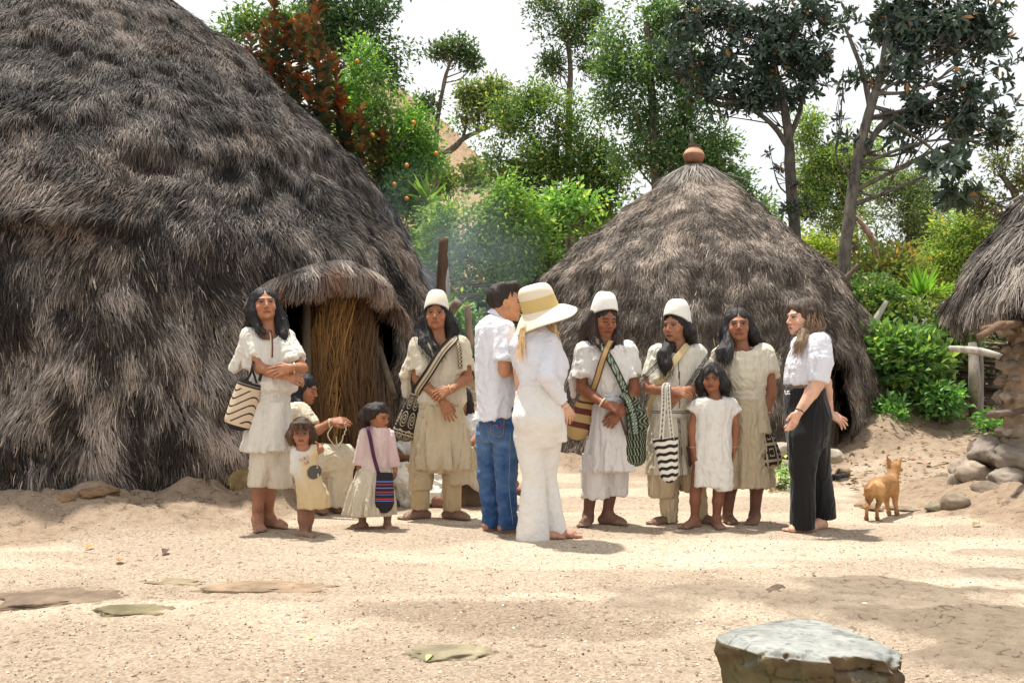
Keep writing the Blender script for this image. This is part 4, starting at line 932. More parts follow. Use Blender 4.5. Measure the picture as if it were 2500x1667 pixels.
# rust leaved tree: upright stems sheathed in big leaves
o = empty('rust_leaved_tree', W(760, 700, 15.2), 'tree of upright stems with big rust orange and dark green leaves behind the thatch', 'tree', None)
g = np.random.default_rng(55); mbt = MB(); VV, QQ, TT, CC, k0 = [], [], [], [], 0
stems = [(612, 330, 90), (650, 330, 70), (668, 350, 20), (700, 380, 60), (725, 400, 55), (745, 430, 60), (770, 420, -20), (778, 480, 120), (805, 440, 140), (690, 340, 150), (640, 300, 140), (830, 520, 240), (600, 280, 130), (750, 470, 190), (715, 420, 170), (660, 360, 160), (818, 560, 160), (880, 520, 275), (935, 560, 330), (905, 560, 360), (855, 520, 300), (790, 500, 230)]
for (u, vb, vt) in stems:
    Y = 15.2+g.uniform(-.8, .8); a = W(u+g.uniform(-6, 6), vb+60, Y); b_ = W(u, vt, Y); P = spline([a, (a+b_)/2+g.normal(0, .06, 3), b_], 12); mbt.tube(P, np.linspace(.03, .012, 12), 6, (.12, .08, .06))
    Ls = np.linalg.norm(b_-a); n = int(Ls/.014); t_ = g.random(n)**.8; p = P[0]+(P[-1]-P[0])*t_[:, None]+.0; i = (t_*11).astype(int); p = P[i]+(P[np.minimum(i+1, 11)]-P[i])*(t_*11-i)[:, None]
    th = g.uniform(0, 6.28, n); el = .15+.75*t_+g.normal(0, .15, n); D = np.stack([np.cos(th)*np.cos(el), np.sin(th)*np.cos(el), np.sin(el)], -1)
    N = np.stack([-np.cos(th)*np.sin(el), -np.sin(th)*np.sin(el), np.cos(el)], -1)
    rust = sstep(.55, 1.0, t_+g.normal(0, .22, n))[:, None]; C = (np.array([.045, .085, .05])*(1-rust)+np.array([.24, .105, .04])*rust)*g.uniform(.6, 1.35, (n, 1)); C = np.where(g.random((n, 1)) < .2, C*np.array([1.7, .8, .5]), C)
    v, q, t2, c = leaves8(p, D, N, g.uniform(.20, .32, n)*(1-.3*t_), .095, C); VV.append(v); QQ.append(q+k0); TT.append(t2+k0); CC.append(c); k0 += len(v)
mbt.build('stems', barkm, o); mesh('crown', np.vstack(VV), np.vstack(QQ), np.vstack(TT), mat=glossm, parent=o, col=np.vstack(CC), smooth=False)

# far woodland and ground cover: one mass each
g = np.random.default_rng(77)
def mass(name, label_kind, blobs, n, ll, lw, cols, seed):
    g = np.random.default_rng(seed); P, d, ks = crown_pts(g, blobs, n); cb, cdk, cyl = [np.array(c) for c in cols]
    cl = fbm(P*.9, 3, seed)[:, None]; tt = np.clip(g.normal(.45, .25, (n, 1))+.4*cl, 0, 1); C = cdk*(1-tt)+cb*tt; C = np.where(g.random((n, 1)) < .06, cyl, C)
    v, t_, c = leaves4(P, g.normal(0, 1, (n, 3))-V(0, 0, .2), nrm(V(0, 0, 1)+g.normal(0, .7, (n, 3))), ll*g.uniform(.6, 1.3, n), lw*g.uniform(.7, 1.2, n), C)
    return tag(mesh(name, v, None, t_, mat=leafm, col=c, smooth=False), kind='stuff')
mass('distant_woodland', '', [Bl(1900, 680, 260, 90, 30, 3), Bl(2150, 700, 250, 90, 30, 3), Bl(2420, 690, 220, 100, 30, 3), Bl(1600, 640, 200, 140, 30, 3), Bl(1250, 620, 130, 100, 26, 2), Bl(1420, 600, 150, 70, 27, 2), Bl(2300, 640, 200, 40, 34, 3), Bl(1060, 620, 80, 80, 24, 2), Bl(1160, 430, 40, 26, 33, 2), Bl(1080, 440, 50, 30, 33, 2)], 52000, .22, .11, GO, 150)
mass('bank_undergrowth', '', [Bl(2180, 860, 130, 100, 15.4, .7), Bl(2330, 850, 150, 80, 16, .8), Bl(2080, 760, 90, 80, 15.6, .7), Bl(2450, 880, 120, 60, 16.5, .7), Bl(1180, 850, 130, 60, 16.5, .8), Bl(1300, 800, 90, 80, 17.5, .8)], 24000, .11, .055, ((.13, .27, .05), (.035, .10, .02), (.32, .36, .07)), 151)
# pale dead stumps on the bank
for (u0, v0, u1, v1, Y, r0, lab) in [(2130, 800, 2165, 735, 13.0, .05, 'pale lichen covered stump leaning over the lime green shrub'), (2236, 840, 2234, 772, 12.9, .035, 'short white broken stem standing in the middle of the bank'),
                                     (2290, 930, 2300, 865, 12.6, .045, 'grey stump beside the large leaved shrub'), (2240, 815, 2262, 778, 12.8, .03, 'white broken stem right beside its shorter neighbour')]:
    pole('dead_stump', [W(u0, v0+40, Y), W(u0, v0, Y), W(u1, v1, Y)], [r0, r0*.9, r0*.6], (.42, .40, .32), lab, 'stump')
# ================================================================== PEOPLE
skinm = mat_col('skin', rough=.55, nscale=60, namp=.10, bscale=160, bstr=.12, bdist=.002, spec=.3, sss=.12)
def clothmat(name, weave=1.0, rough=.9, bstr=.45, sc=(1, 1, .28)):
    m, t, b = newmat(name); c = attr(t); vec = objmap(t); vs_ = objmap(t, sc)
    f = noise(t, vs_, 17, 5, .6); f2 = noise(t, vec, 260, 2, .6)
    h = mathn(t, 'ADD', mathn(t, 'MULTIPLY', f, 1.0), mathn(t, 'MULTIPLY', f2, .05*weave))
    t.links.new(c, b.inputs['Base Color']); b.inputs['Roughness'].default_value = rough; b.inputs['Specular IOR Level'].default_value = .15
    b.inputs['Sheen Weight'].default_value = .15; bump(t, b, h, bstr*1.5, .04); return m
clothm = clothmat('woven_cotton', 1.4); shirtm = clothmat('thin_cotton', .5, .8, .4, (1, 1, .8)); denimm = clothmat('denim', 1.5, .85, .45, (.8, .8, 1.6)); blackm = clothmat('black_crepe', .3, .6, .25, (1, 1, .3))
hairm, t, b = newmat('hair'); c = attr(t); t.links.new(c, b.inputs['Base Color']); b.inputs['Roughness'].default_value = .5; b.inputs['Specular IOR Level'].default_value = .32
f = noise(t, objmap(t, (1, 1, .12)), 170, 3, .7); bump(t, b, f, .8, .006)
knitm, t, b = newmat('knitted_wool'); c = attr(t); t.links.new(c, b.inputs['Base Color']); b.inputs['Roughness'].default_value = .95; f = noise(t, objmap(t), 190, 2, .6); bump(t, b, f, .7, .004)
strawm, t, b = newmat('woven_straw'); c = attr(t); t.links.new(c, b.inputs['Base Color']); b.inputs['Roughness'].default_value = .75; f = noise(t, objmap(t, (1, 1, 9)), 45, 3, .7); bump(t, b, f, .3, .004)

SK1 = (.36, .165, .085); SK2 = (.25, .105, .055); SK3 = (.20, .085, .048); SK4 = (.40, .19, .10); SKL = (.62, .36, .25)

class Person:
    def __init__(s, name_label, Y, base_uv, skin, legskin=None, scale=1.0, crop=(0, 0, 1), cat='person', group=None):
        s.Y = Y; s.crop = crop; s.k = scale; s.skin = np.array(skin); s.legc = np.array(legskin or skin)
        p = s.P(*base_uv); s.root = empty('person', (p[0], p[1], 0), name_label, cat, group); s.b = SDF(); s.fine = []; s.paint = []
    def P(s, x, y, dy=0.0):
        u = s.crop[0]+x/s.crop[2]; v = s.crop[1]+y/s.crop[2]; return W(u, v, s.Y+dy)
    def S(s, px): return px/s.crop[2]/F*s.Y
    # ---- head
    def head(s, c, yaw=0, pitch=0, roll=0, size=1.0, mouth=0, child=False, brow=1.0, closed=False):
        """c: point between the ears; yaw>0 turns the face to picture right; pitch>0 looks up"""
        R = rotz(rad(yaw)) @ rotx(rad(-pitch)) @ roty(rad(roll)); k = size; s.hc = np.asarray(c, float); s.hR = R; s.hk = k
        T = lambda x, y, z: s.hc+R @ (V(x, y, z)*k)
        b = s.b; w = 1.06 if child else 1.0; j = .82 if child else 1.0
        b.el(T(0, .018, .030), V(.076*w, .096*w, .086)*k, R, .01)
        b.el(T(0, -.026, -.022), V(.061, .062, .078)*k, R, .03*k)
        b.el(T(0, -.034, -.068*j), V(.050, .050, .040)*k, R, .03*k)
        b.el(T(0, -.074, -.094*j), V(.019, .016, .015)*k, R, .02*k)
        for sg in (-1, 1):
            b.el(T(sg*.042, -.060, -.030), V(.023, .021, .019)*k, R, .018*k)
            b.el(T(sg*.079, .012, -.012), V(.008, .019, .031)*k, R @ rotz(-sg*.35), .005)
            b.el(T(sg*.085, .008, -.008), V(.006, .010, .018)*k, R @ rotz(-sg*.35), .005, sub=True)
        b.rc(T(-.036, -.080, .022), T(.036, -.080, .022), .010*k, .010*k, .014*k)
        for sg in (-1, 1): b.el(T(sg*.031, -.098, .002), V(.019, .014, .0105)*k, R, .010*k, sub=True)
        for sg in (-1, 1): b.el(T(sg*.031, -.076, .001), V(.0145, .0115, .0095)*k, R, .003*k)
        nl = .9 if child else 1.0
        b.rc(T(0, -.086, .012), T(0, -.106*nl-.006*(1-nl), -.028), .0065*k, .0105*k, .010*k)
        for sg in (-1, 1): b.el(T(sg*.0125, -.096, -.034), V(.0085, .0095, .0075)*k, R, .006*k)
        b.rc(T(-.019, -.086, -.0605*j), T(.019, -.086, -.0605*j), .0075*k, .0075*k, .008*k); b.rc(T(0, -.090, -.060*j), T(0, -.091, -.0605*j), .007*k, .007*k, .008*k)
        b.rc(T(-.015, -.086, -.0735*j), T(.015, -.086, -.0735*j), .0078*k, .0078*k, .007*k)
        e = .145*k; s.fine.append((s.hc-e, s.hc+e, .0036 if k > .8 else .0032))
        s.hp = dict(mouth=mouth, j=j, brow=brow, closed=closed)
    def neck(s, a, r=.052):
        k = s.hk; s.b.rc(a, s.hc+s.hR @ (V(0, .022, -.055)*k), r*1.1, r*.98, .03)
    # ---- limbs
    def arm(s, sh, el, wr, k=1.0, r=(.047, .040, .027)):
        r = [x*k for x in r]; b = s.b
        b.rc(sh, el, r[0], r[1], .02); fm = el+(wr-el)*.3; b.rc(el, fm, r[1]*.97, r[1]*.98, .015); b.rc(fm, wr, r[1]*.95, r[2], .015)
    def hand(s, wr, d, n, side, k=1.0, curl=.5, spread=.12, thumb=.5, L=.098):
        """d: wrist->knuckles, n: back of the hand, side: +1 if the thumb lies towards d x n"""
        d = nrm(d); n = nrm(n-d*(n @ d)); t = np.cross(d, n)*side; b = s.b; k_ = k
        pl = .088*k; kn = wr+d*pl
        b.rc(wr-d*.01, wr+d*pl*.35, .024*k, .026*k, .012, sq=(n, .62))
        for i, o in enumerate((.030, .010, -.010, -.029)):
            base = wr+d*(pl*(.97-.05*abs(i-1.2)))+t*o*k; b.rc(wr+d*.018*k+t*o*.5*k, base, .0135*k, .0115*k, .010*k)
            fl = (.072, .080, .074, .058)[i]*k; dd = nrm(d+t*spread*(1.2-i)*.5); p = base; c0 = 0
            for sgm, (fr, cc) in enumerate(((.45, .55), (.30, .9), (.25, .6))):
                c0 += curl*cc*(1+.08*i); q = p+(dd*math.cos(c0)-n*math.sin(c0))*fl*fr; ra = (.0088-.0007*sgm)*k; b.rc(p, q, ra, ra*.93, .004*k); p = q
        a = wr+d*.022*k+t*.020*k; m = a+nrm(d*.75+t*.75-n*.25)*.036*k; e = m+nrm(d*(1-.3*thumb)+t*(.55-.7*thumb)-n*.45*thumb)*.030*k; f_ = e+nrm(d-t*.3*thumb-n*.5*thumb)*.024*k
        b.rc(a, m, .0155*k, .0115*k, .010*k); b.rc(m, e, .0108*k, .0098*k, .005*k); b.rc(e, f_, .0098*k, .0085*k, .003)
        c = wr+d*.085*k; s.fine.append((c-.115*k, c+.115*k, .0034 if k > .75 else .003))
    def leg(s, hip, kn, an, k=1.0, r=(.078, .052, .036)):
        b = s.b; b.rc(hip, kn, r[0]*k, r[1]*k, .03); d = an-kn
        b.rc(kn, kn+d*.32, r[1]*.96*k, r[1]*.98*k, .02); b.rc(kn+d*.32, an, r[1]*.97*k, r[2]*k, .02)
    def foot(s, an, yaw, k=1.0, toe=None, zg=0.0, up=0.0):
        """yaw 0 = toes towards the camera, + = to picture right"""
        R = rotz(rad(yaw)); f = R @ V(0, -1, 0); sd_ = R @ V(1, 0, 0); b = s.b; g = V(an[0], an[1], zg)
        z = lambda h: V(0, 0, h*k)
        b.rc(an, g+f*.0*k-f*.035*k+z(.03), .036*k, .031*k, .02); b.rc(g-f*.035*k+z(.028), g+f*.10*k+z(.022), .030*k, .030*k, .02, sq=(V(0, 0, 1), .85))
        b.rc(an+f*.01*k, g+f*.115*k+z(.026), .034*k, .022*k, .03*k); b.rc(g+f*.09*k-sd_*.022*k+z(.020), g+f*.125*k+sd_*.02*k+z(.017), .024*k, .022*k, .02, sq=(V(0, 0, 1), .75))
        for i, o in enumerate((-.030, -.011, .005, .019, .032)):
            big_ = i == 0; o_ = o
            a = g+f*(.125-.006*i)*k+sd_*o_*k+z(.015); e = g+f*(.165-.009*i)*k+sd_*o_*1.12*k+z(.011); b.rc(a, e, (.0125 if big_ else .0095)*k, (.0118 if big_ else .0082)*k, .005*k)
        c = g+f*.06*k+z(.05); s.fine.append((c-V(.15, .15, .065)*k, c+V(.15, .15, .075)*k, .0045*max(k, .75)))
    def torso(s, pel, chest, shL, shR, k=1.0, w=.115, fr=None):
        b = s.b; b.rc(pel, chest, w*k, w*.95*k, .03, sq=(fr if fr is not None else V(0, 1, 0), .72)); b.rc(shL, shR, .046*k, .046*k, .03)
    def hipbar(s, a, c, r): s.b.rc(a, c, r, r, .04)
    def build_body(s, h=.0085):
        lo, hi = s.b.bounds(); lo -= .03; hi += .03; lo[2] = max(lo[2], -.02)
        vs_, qs, k = [], [], 0
        v, q = s.b.surf(h, lo, hi)
        c = v[q].mean(1); bad = np.zeros(len(q), bool)
        for (a, e, hh) in s.fine: bad |= np.all((c > a+h*1.6) & (c < e-h*1.6), axis=1)
        vs_.append(v); qs.append(q[~bad]); k = len(v); done = []
        for (a, e, hh) in s.fine:
            v, q = s.b.surf(hh, np.asarray(a), np.asarray(e))
            if not len(v): continue
            c = v[q].mean(1); bad = np.zeros(len(q), bool)
            for (a2, e2) in done: bad |= np.all((c > a2+h) & (c < e2-h), axis=1)
            done.append((a, e)); vs_.append(v); qs.append(q[~bad]+k); k += len(v)
        v = np.vstack(vs_); q = np.vstack(qs)
        used = np.zeros(len(v), bool); used[q.ravel()] = True; mp_ = np.cumsum(used)-1; v = v[used]; q = mp_[q]
        C = np.ones((len(v), 3))*s.skin; C[v[:, 2] < .5*s.k+.1] = s.legc
        C = C*(1+.16*fbm(v*22, 3, 3)+.06*fbm(v*90, 2, 4))[:, None]
        dirt = sstep(.10, .0, v[:, 2])[:, None]*.35; C = C*(1-dirt)+np.array([.36, .26, .18])*dirt
        if hasattr(s, 'hc'):
            L = ((v-s.hc) @ s.hR)/s.hk; x, y, z = L.T; j = s.hp['j']; nearh = (np.abs(L) < .14).all(1) & (y < -.04)
            ax_ = np.abs(x)
            def put(m, c, a=1.0):
                mm = np.clip(m, 0, 1)[:, None]*a*nearh[:, None]; C[:] = C*(1-mm)+np.array(c)*mm
            sk = s.skin
            put(np.exp(-((ax_-.042)/.022)**2-((z+.028)/.02)**2), sk*np.array([1.25, .85, .75]), .45)     # cheeks
            put(sstep(.0035, .0, np.abs(z+.067*j))*sstep(.027, .022, ax_)*0, sk)
            lip = sstep(.026, .022, ax_)*sstep(.0165, .0125, np.abs(z+.067*j)-.0*ax_+ax_*.25); put(lip, sk*np.array([.85, .52, .52]), .75)
            mo = s.hp['mouth']; put(sstep(.0045+.004*mo, .0015+.003*mo, np.abs(z+.0675*j+.003*mo+.08*ax_-.001))*sstep(.027, .022, ax_), sk*.18+np.array([.02, 0, 0]), .95)
            bz = z-(.0235-.10*(ax_-.03)*np.sign(ax_-.03)); put(sstep(.0055, .003, np.abs(bz))*sstep(.053, .046, ax_)*sstep(.008, .013, ax_), (.022, .015, .012), .85*s.hp['brow'])
            ez = z-.0015; ex = ax_-.031; el_ = (ex/.0150)**2+(ez/.0050)**2
            if s.hp['closed']: put(sstep(.0045, .002, np.abs(ez+.004-.35*np.abs(ex)*.3))*sstep(.016, .013, np.abs(ex)), (.02, .014, .012), .95)
            else:
                put(sstep(1.15, .85, el_), (.24, .19, .17)); put(sstep(.0070, .0055, np.hypot(ex, ez))*sstep(1.25, .95, el_), (.012, .008, .006))
                put(sstep(.0052, .003, np.abs(ez-.0062+.02*np.abs(ex)))*sstep(.0175, .014, np.abs(ex)), (.018, .012, .010), .92)
            put(np.exp(-((ax_-.031)/.02)**2-((z+.012)/.006)**2), sk*.6, .35)
            put(np.exp(-((ax_-.010)/.004)**2-((z+.041)/.003)**2)*(y < -.09), sk*.15, .8)
        s.body = mesh('body', v, q, mat=skinm, parent=s.root, col=C)
    def sleeve(s, t, sh, el, f=.62, r=(.066, .064)):
        t.rc(sh, sh+(el-sh)*f, r[0], r[1], .025, cut=True)
    # ---- cloth from a distance field
    def cloth(s, name, sdf, colr, h=.0075, mat=None, wr=.006, wf=(9, 9, 3.2), dirt=0, parent=None, seed=1, paint=None, crease=0.0, sm=1, dirtc=(.34, .24, .13)):
        v, q = sdf.surf(h); v = smoothv(v, q, sm); n = vnormals(v, q); colr = np.array(colr)*(.88 if min(colr) > .3 else 1)
        f = fbm(v*np.array(wf)+seed*3.3, 3, seed); f2 = fbm(v*np.array([14, 14, 30.])+seed, 2, seed+7)
        rid = 1-np.abs(fbm(v*np.array(wf)*.8+9.1+seed, 2, seed+3))*2.2
        fs = vnoise(np.stack([v[:, 0]*22+3*f, v[:, 1]*22, v[:, 2]*5+2.5*f], -1), seed+5); rs = np.abs(vnoise(np.stack([v[:, 0]*15+2.5*f, v[:, 1]*15, v[:, 2]*2.6+2*f+seed], -1), seed+6)); v = v+n*(wr*.45*f+wr*.3*rid+wr*.45*(1-2*np.abs(fs))+wr*1.8*(.5-np.sqrt(rs+.003))+crease*f2)[:, None]
        C = np.array(colr)[None]*np.ones((len(v), 1)); C = C*(1+.03*fbm(v*30, 2, 5))[:, None]
        if dirt:
            zz = (v[:, 2]-v[:, 2].min())/(np.ptp(v[:, 2])+1e-6); m = np.clip(dirt*(sstep(.9, .0, zz)*.75+.5*fbm(v*np.array([6, 6, 4]), 4, seed+9)+.15*fbm(v*25, 2, seed)), 0, .85)[:, None]
            C = C*(1-m)+np.array(dirtc)*m
        if paint is not None: C = paint(v, C, n)
        return mesh(name, v, q, mat=mat or clothm, parent=parent or s.root, col=C)
    # ---- hair: cap + falling locks
    def hair(s, locks, colr=(.012, .009, .008), cap=True, capr=(.085, .103, .096), capc=(0, .022, .036), front=.030, capcut=None, seed=1, strands=260, curl=.012, parting=True, tipc=None, nofront=False):
        """locks: list of (points in world, radius list)"""
        k = s.hk; R = s.hR; T = lambda x, y, z: s.hc+R @ (V(x, y, z)*k); H = SDF(); g = np.random.default_rng(seed)
        H.el(T(*capc), V(*capr)*k, R, .015)
        for pts, rr in locks:
            for i in range(len(pts)-1): H.rc(pts[i], pts[i+1], rr[i], rr[i+1], .02)
        # keep the face clear
        H.el(T(0, -.072, -.034), V(.064, .065, .082)*k, R, .012*k, sub=True)
        if not nofront: H.el(T(0, -.10, -.005), V(.052, .05, front+.022)*k, R, .010*k, sub=True)
        v, q = H.surf(.0055); n = vnormals(v, q); L = ((v-s.hc) @ R)/k
        th = np.arctan2(L[:, 0], L[:, 1]); fl = vnoise(np.stack([th*9, L[:, 2]*5, np.hypot(L[:, 0], L[:, 1])*18], -1), seed)
        v = v+n*(.0045*k*fl+.003*fbm(v*np.array([60, 60, 14]), 2, seed))[:, None]
        if parting: v = v-n*(.007*k*np.exp(-(L[:, 0]/.006)**2)*(L[:, 2] > .06)*(L[:, 1] < .03))[:, None]
        C = np.array(colr)[None]*(1+.5*fl)[:, None]
        if tipc is not None:
            w = np.clip(sstep(.03, -.2, L[:, 2])+.4*fl, 0, 1)[:, None]; C = C*(1-w)+np.array(tipc)*w
        o = mesh('hair', v, q, mat=hairm, parent=s.root, col=C)
        # loose strands along the locks
        mb = []; vs_, qs, cs, kk = [], [], [], 0
        if locks and strands:
            for i in range(strands):
                pts, rr = locks[g.integers(len(locks))]; m = 12; t = np.linspace(g.uniform(0, .35), 1.0, m)
                P = spline(pts, 24); idx = t*(len(P)-1); P = np.stack([np.interp(idx, np.arange(len(P)), P[:, a]) for a in range(3)], -1); r_ = np.interp(t, np.linspace(0, 1, len(rr)), rr)
                a = g.uniform(0, 6.28); o_ = np.stack([np.cos(a)+0*t, np.sin(a)+0*t, 0*t], -1)*(r_*g.uniform(.85, 1.25))[:, None]
                w_ = curl*k*np.stack([np.sin(t*14+g.uniform(0, 6)), np.cos(t*11+g.uniform(0, 6)), 0*t], -1)*sstep(.2, 1, t)[:, None]
                ext = V(g.normal(0, .02), g.normal(0, .01), -g.uniform(0, .06))*k
                Q = P+o_+w_+ext*(sstep(.5, 1, t)[:, None]); S = np.cross(np.gradient(Q, axis=0), V(0, 1, 0)); S = nrm(S)*(.0028*k*(1.1-t))[:, None]+1e-5
                a_ = np.stack([Q-S, Q+S], 1).reshape(-1, 3); j = np.arange(m-1)[:, None]*2; vs_.append(a_); qs.append(j+np.array([[0, 1, 3, 2]])+kk); kk += 2*m
                tcol = np.array(colr) if tipc is None else np.array(colr)*(1-.7)+np.array(tipc)*.7
                cs.append(np.broadcast_to(tcol*g.uniform(.6, 2.4), (2*m, 3)))
            mesh('hair_strands', np.vstack(vs_), np.vstack(qs), mat=hairm, parent=o, col=np.vstack(cs))
        return o
    def hl(s, x, y, z): return s.hc+s.hR @ (V(x, y, z)*s.hk)
    def cap_hat(s, tilt=0, h=.165, r=(.092, .112), zb=.028, taper=.84, colr=(.80, .76, .64), seed=1, dipf=.026):
        """tall woven round cap, front edge higher than back"""
        nt_, m = 48, 22; th = np.arange(nt_)/nt_*2*math.pi; rows = []
        for i in range(m):
            t = i/(m-1); a = t*math.pi/2; zz = h*math.sin(a)**.9; f = max(math.cos(a), .012)**.50*(1-(1-taper)*zz/h)
            rows.append((zz, f))
        k = s.hk; vv = []
        for zz, f in rows:
            x = r[0]*f*np.sin(th); y = .018+r[1]*f*np.cos(th)*1.0
            z = zb+zz+(1-zz/h)*(-dipf*2.0*np.cos(th)+.0)-dipf*.6*(1-zz/h)
            vv.append(np.stack([x, y, z], -1))
        v = np.array(vv).reshape(-1, 3); v = v @ rotx(rad(tilt)).T; v = s.hc+(v*k) @ s.hR.T
        v = v+.0015*fbm(v*25, 2, seed)[:, None]
        i = np.arange(m-1)[:, None]*nt_; j = np.arange(nt_)[None]; q = np.stack([i+j, i+nt_+j, i+nt_+(j+1) % nt_, i+(j+1) % nt_], -1).reshape(-1, 4)
        C = np.array(colr)[None]*np.ones((len(v), 1)); C[:nt_] = (.25, .22, .17)
        o = mesh('hat', v, q[:, ::-1], mat=knitm, parent=s.root, col=C)
        md = o.modifiers.new('thick', 'SOLIDIFY'); md.thickness = .005; md.offset = 1
        return o
    def band(s, name, c, d, r, w=.006, colr=(.7, .6, .42), mat=None):
        d = nrm(d); a = nrm(np.cross(d, V(.3, .2, 1))); b_ = np.cross(d, a); th = np.linspace(0, 2*math.pi, 25)
        P = c+(a[None]*np.cos(th)[:, None]+b_[None]*np.sin(th)[:, None])*r; mb = MB(); mb.tube(P, w, 6, colr, cap=False)
        return mb.build(name, mat or knitm, s.root)

def strap(pts, w, up, colr, n=40, th=.004, pat=None, name='strap', parent=None, mat=None):
    """flat woven strap: pts path, w half width, up: rough face normal"""
    P = spline(pts, n); T = nrm(np.gradient(P, axis=0)); U = np.broadcast_to(np.asarray(up, float), P.shape); S = nrm(np.cross(T, U)); Nn = nrm(np.cross(S, T)); m = 9
    x = np.linspace(-1, 1, m); v = P[:, None]+S[:, None]*(x*w)[None, :, None]+Nn[:, None]*th
    v2 = P[:, None]+S[:, None]*(x*w)[None, :, None]-Nn[:, None]*th*.2
    v = v.reshape(-1, 3); i = (np.arange(n-1)[:, None]*m+np.arange(m-1)[None]).ravel(); q = np.stack([i, i+1, i+m+1, i+m], -1)
    C = np.array(colr)[None]*np.ones((n*m, 1))
    if pat is not None:
        tt = np.repeat(np.linspace(0, 1, n), m); xx = np.tile(x, n); C = pat(tt, xx, C)
    o = mesh(name, v, q, mat=mat or knitm, parent=parent, col=C)
    md = o.modifiers.new('thick', 'SOLIDIFY'); md.thickness = .005; md.offset = 0
    return o
def bag(label, top, axis_down, L, rt, rb, pat, flat=.7, front=V(0, -1, 0), straps=(), group=None, sag=.1, name='woven_bag', rnd=.25, seed=1, scolor=(.03, .02, .015)):
    """woven shoulder bag: open rim at top, rounded bottom; pat(th, t) -> colours"""
    top = np.asarray(top, float); d = nrm(axis_down); f = nrm(front-d*(front @ d)); x = np.cross(f, d)
    o = empty(name, top+d*L, label, 'bag', group)
    nt_, m = 150, 150; th = np.arange(nt_)/nt_*2*math.pi; t = np.linspace(0, 1, m); TT, TH = np.meshgrid(t, th, indexing='ij')
    r = rt+(rb-rt)*np.sin(np.clip(TT/(1-rnd*.5), 0, 1)*math.pi/2)**1.0; e = np.clip((TT-(1-rnd))/rnd, 0, 1); r = r*np.sqrt(np.clip(1-e**2.2, 0, 1))+.0005
    wob = 1+.05*np.sin(TH*3+seed)*(1-TT)+.035*fbm(np.stack([np.cos(TH)*1.4, np.sin(TH)*1.4, TT*2.5], -1)+seed, 2, seed)
    hh = L*(TT-.0)
    p = top+d*hh[..., None]+x*(r*wob*np.cos(TH))[..., None]+f*(r*flat*wob*np.sin(TH))[..., None]
    C = pat(TH, TT); i = np.arange(m-1)[:, None]*nt_; j = np.arange(nt_)[None]; q = np.stack([i+j, i+(j+1) % nt_, i+nt_+(j+1) % nt_, i+nt_+j], -1).reshape(-1, 4)
    bo = mesh('pouch', p, q, mat=knitm, parent=o, col=C.reshape(-1, 3))
    md = bo.modifiers.new('thick', 'SOLIDIFY'); md.thickness = .006; md.offset = 0
    return o
C1 = (500, 650, 2.24); C2 = (900, 650, 2.24); C3 = (1360, 680, 2.45); C4 = (1660, 700, 2.53)
def rows(s, sdf, rr, ang=0, folds=None, seed=0, k=.03, sub=False):
    kn = []
    for r_ in rr:
        y, xc, hw, dp = r_[:4]; dy = r_[4] if len(r_) > 4 else 0
        p = s.P(xc, y, dy); kn.append((p[2], p[0], p[1], s.S(hw), dp))
    sdf.col(kn, ang, k, folds, sub, seed); return sdf
WH = (.78, .73, .64); WH2 = (.82, .80, .78); CR = (.72, .63, .47); CRD = (.62, .50, .33); PUR = (.84, .84, .87)

# ---------------- young man with folded arms
p = Person('young long haired person with folded arms in a white tunic, maze patterned bag at hip', 7.0, (330, 1400), (.37, .165, .085), (.30, .135, .08), crop=C1)
H = p.P(328, 213); p.head(H, yaw=20, pitch=9, roll=-3, size=1.04); p.neck(p.P(345, 385), .055)
sl, sr_ = p.P(250, 400, -.02), p.P(430, 415, .05)
p.arm(sl, p.P(305, 560, -.12), p.P(440, 600, -.22), 1.02); p.arm(sr_, p.P(532, 558, -.05), p.P(470, 556, -.24), 1.0)
p.hand(p.P(472, 556, -.24), V(-.9, -.25, -.22), V(.15, -1, .35), 1, 1.0, .25, .2)
p.hand(p.P(445, 600, -.22), V(.9, .3, -.1), V(0, -.6, .6), 1, 1.0, .8)
p.torso(p.P(365, 800), p.P(345, 460), sl, sr_, 1)
p.leg(p.P(325, 850), p.P(305, 1130, -.03), p.P(287, 1375)); p.leg(p.P(400, 850), p.P(360, 1130), p.P(342, 1368, .1))
p.foot(p.P(290, 1385), 22, 1.05); p.foot(p.P(342, 1368, .1), 72, 1.05); p.build_body()
t = SDF(); rows(p, t, [(360, 338, 60, .06), (385, 338, 95, .10), (450, 342, 108, .125), (560, 355, 108, .13), (640, 380, 128, .15), (672, 375, 132, .15), (697, 365, 100, .12)], folds=(7, .03, .0), seed=1)
for (x, y, r_, dy) in [(150, 575, .055, .04), (190, 585, .055, .0), (235, 560, .06, -.05), (285, 515, .06, -.08)]: t.rc(p.P(250, 388, -.01), p.P(x, y, dy), .052, r_*.62, .035, cut=True)
t.rc(p.P(430, 405, .05), p.P(500, 515, -.03), .07, .075, .05, cut=True); t.rc(p.P(430, 405, .05), p.P(470, 530, -.10), .07, .06, .05, cut=True)
t.rc(p.P(235, 470, -.02), p.P(200, 640, .0), .02, .05, .03, sub=True); t.rc(p.P(470, 470, -.02), p.P(520, 560, -.06), .03, .05, .02, sub=True)
p.sleeve(t, sl, p.P(305, 560, -.12), .6); t.el(p.P(348, 350, -.03), V(.082, .10, .098), k=.012, sub=True); t.rc(p.P(352, 360, -.13), p.P(362, 425, -.17), .045, .012, .01, sub=True)
p.cloth('tunic', t, WH, seed=11, wr=.007, crease=.004)
t = SDF(); rows(p, t, [(678, 365, 98, .125), (712, 362, 100, .13), (750, 362, 102, .13)], k=.01); p.cloth('sash', t, WH, h=.006, wf=(2, 2, 30), wr=.007, seed=12)
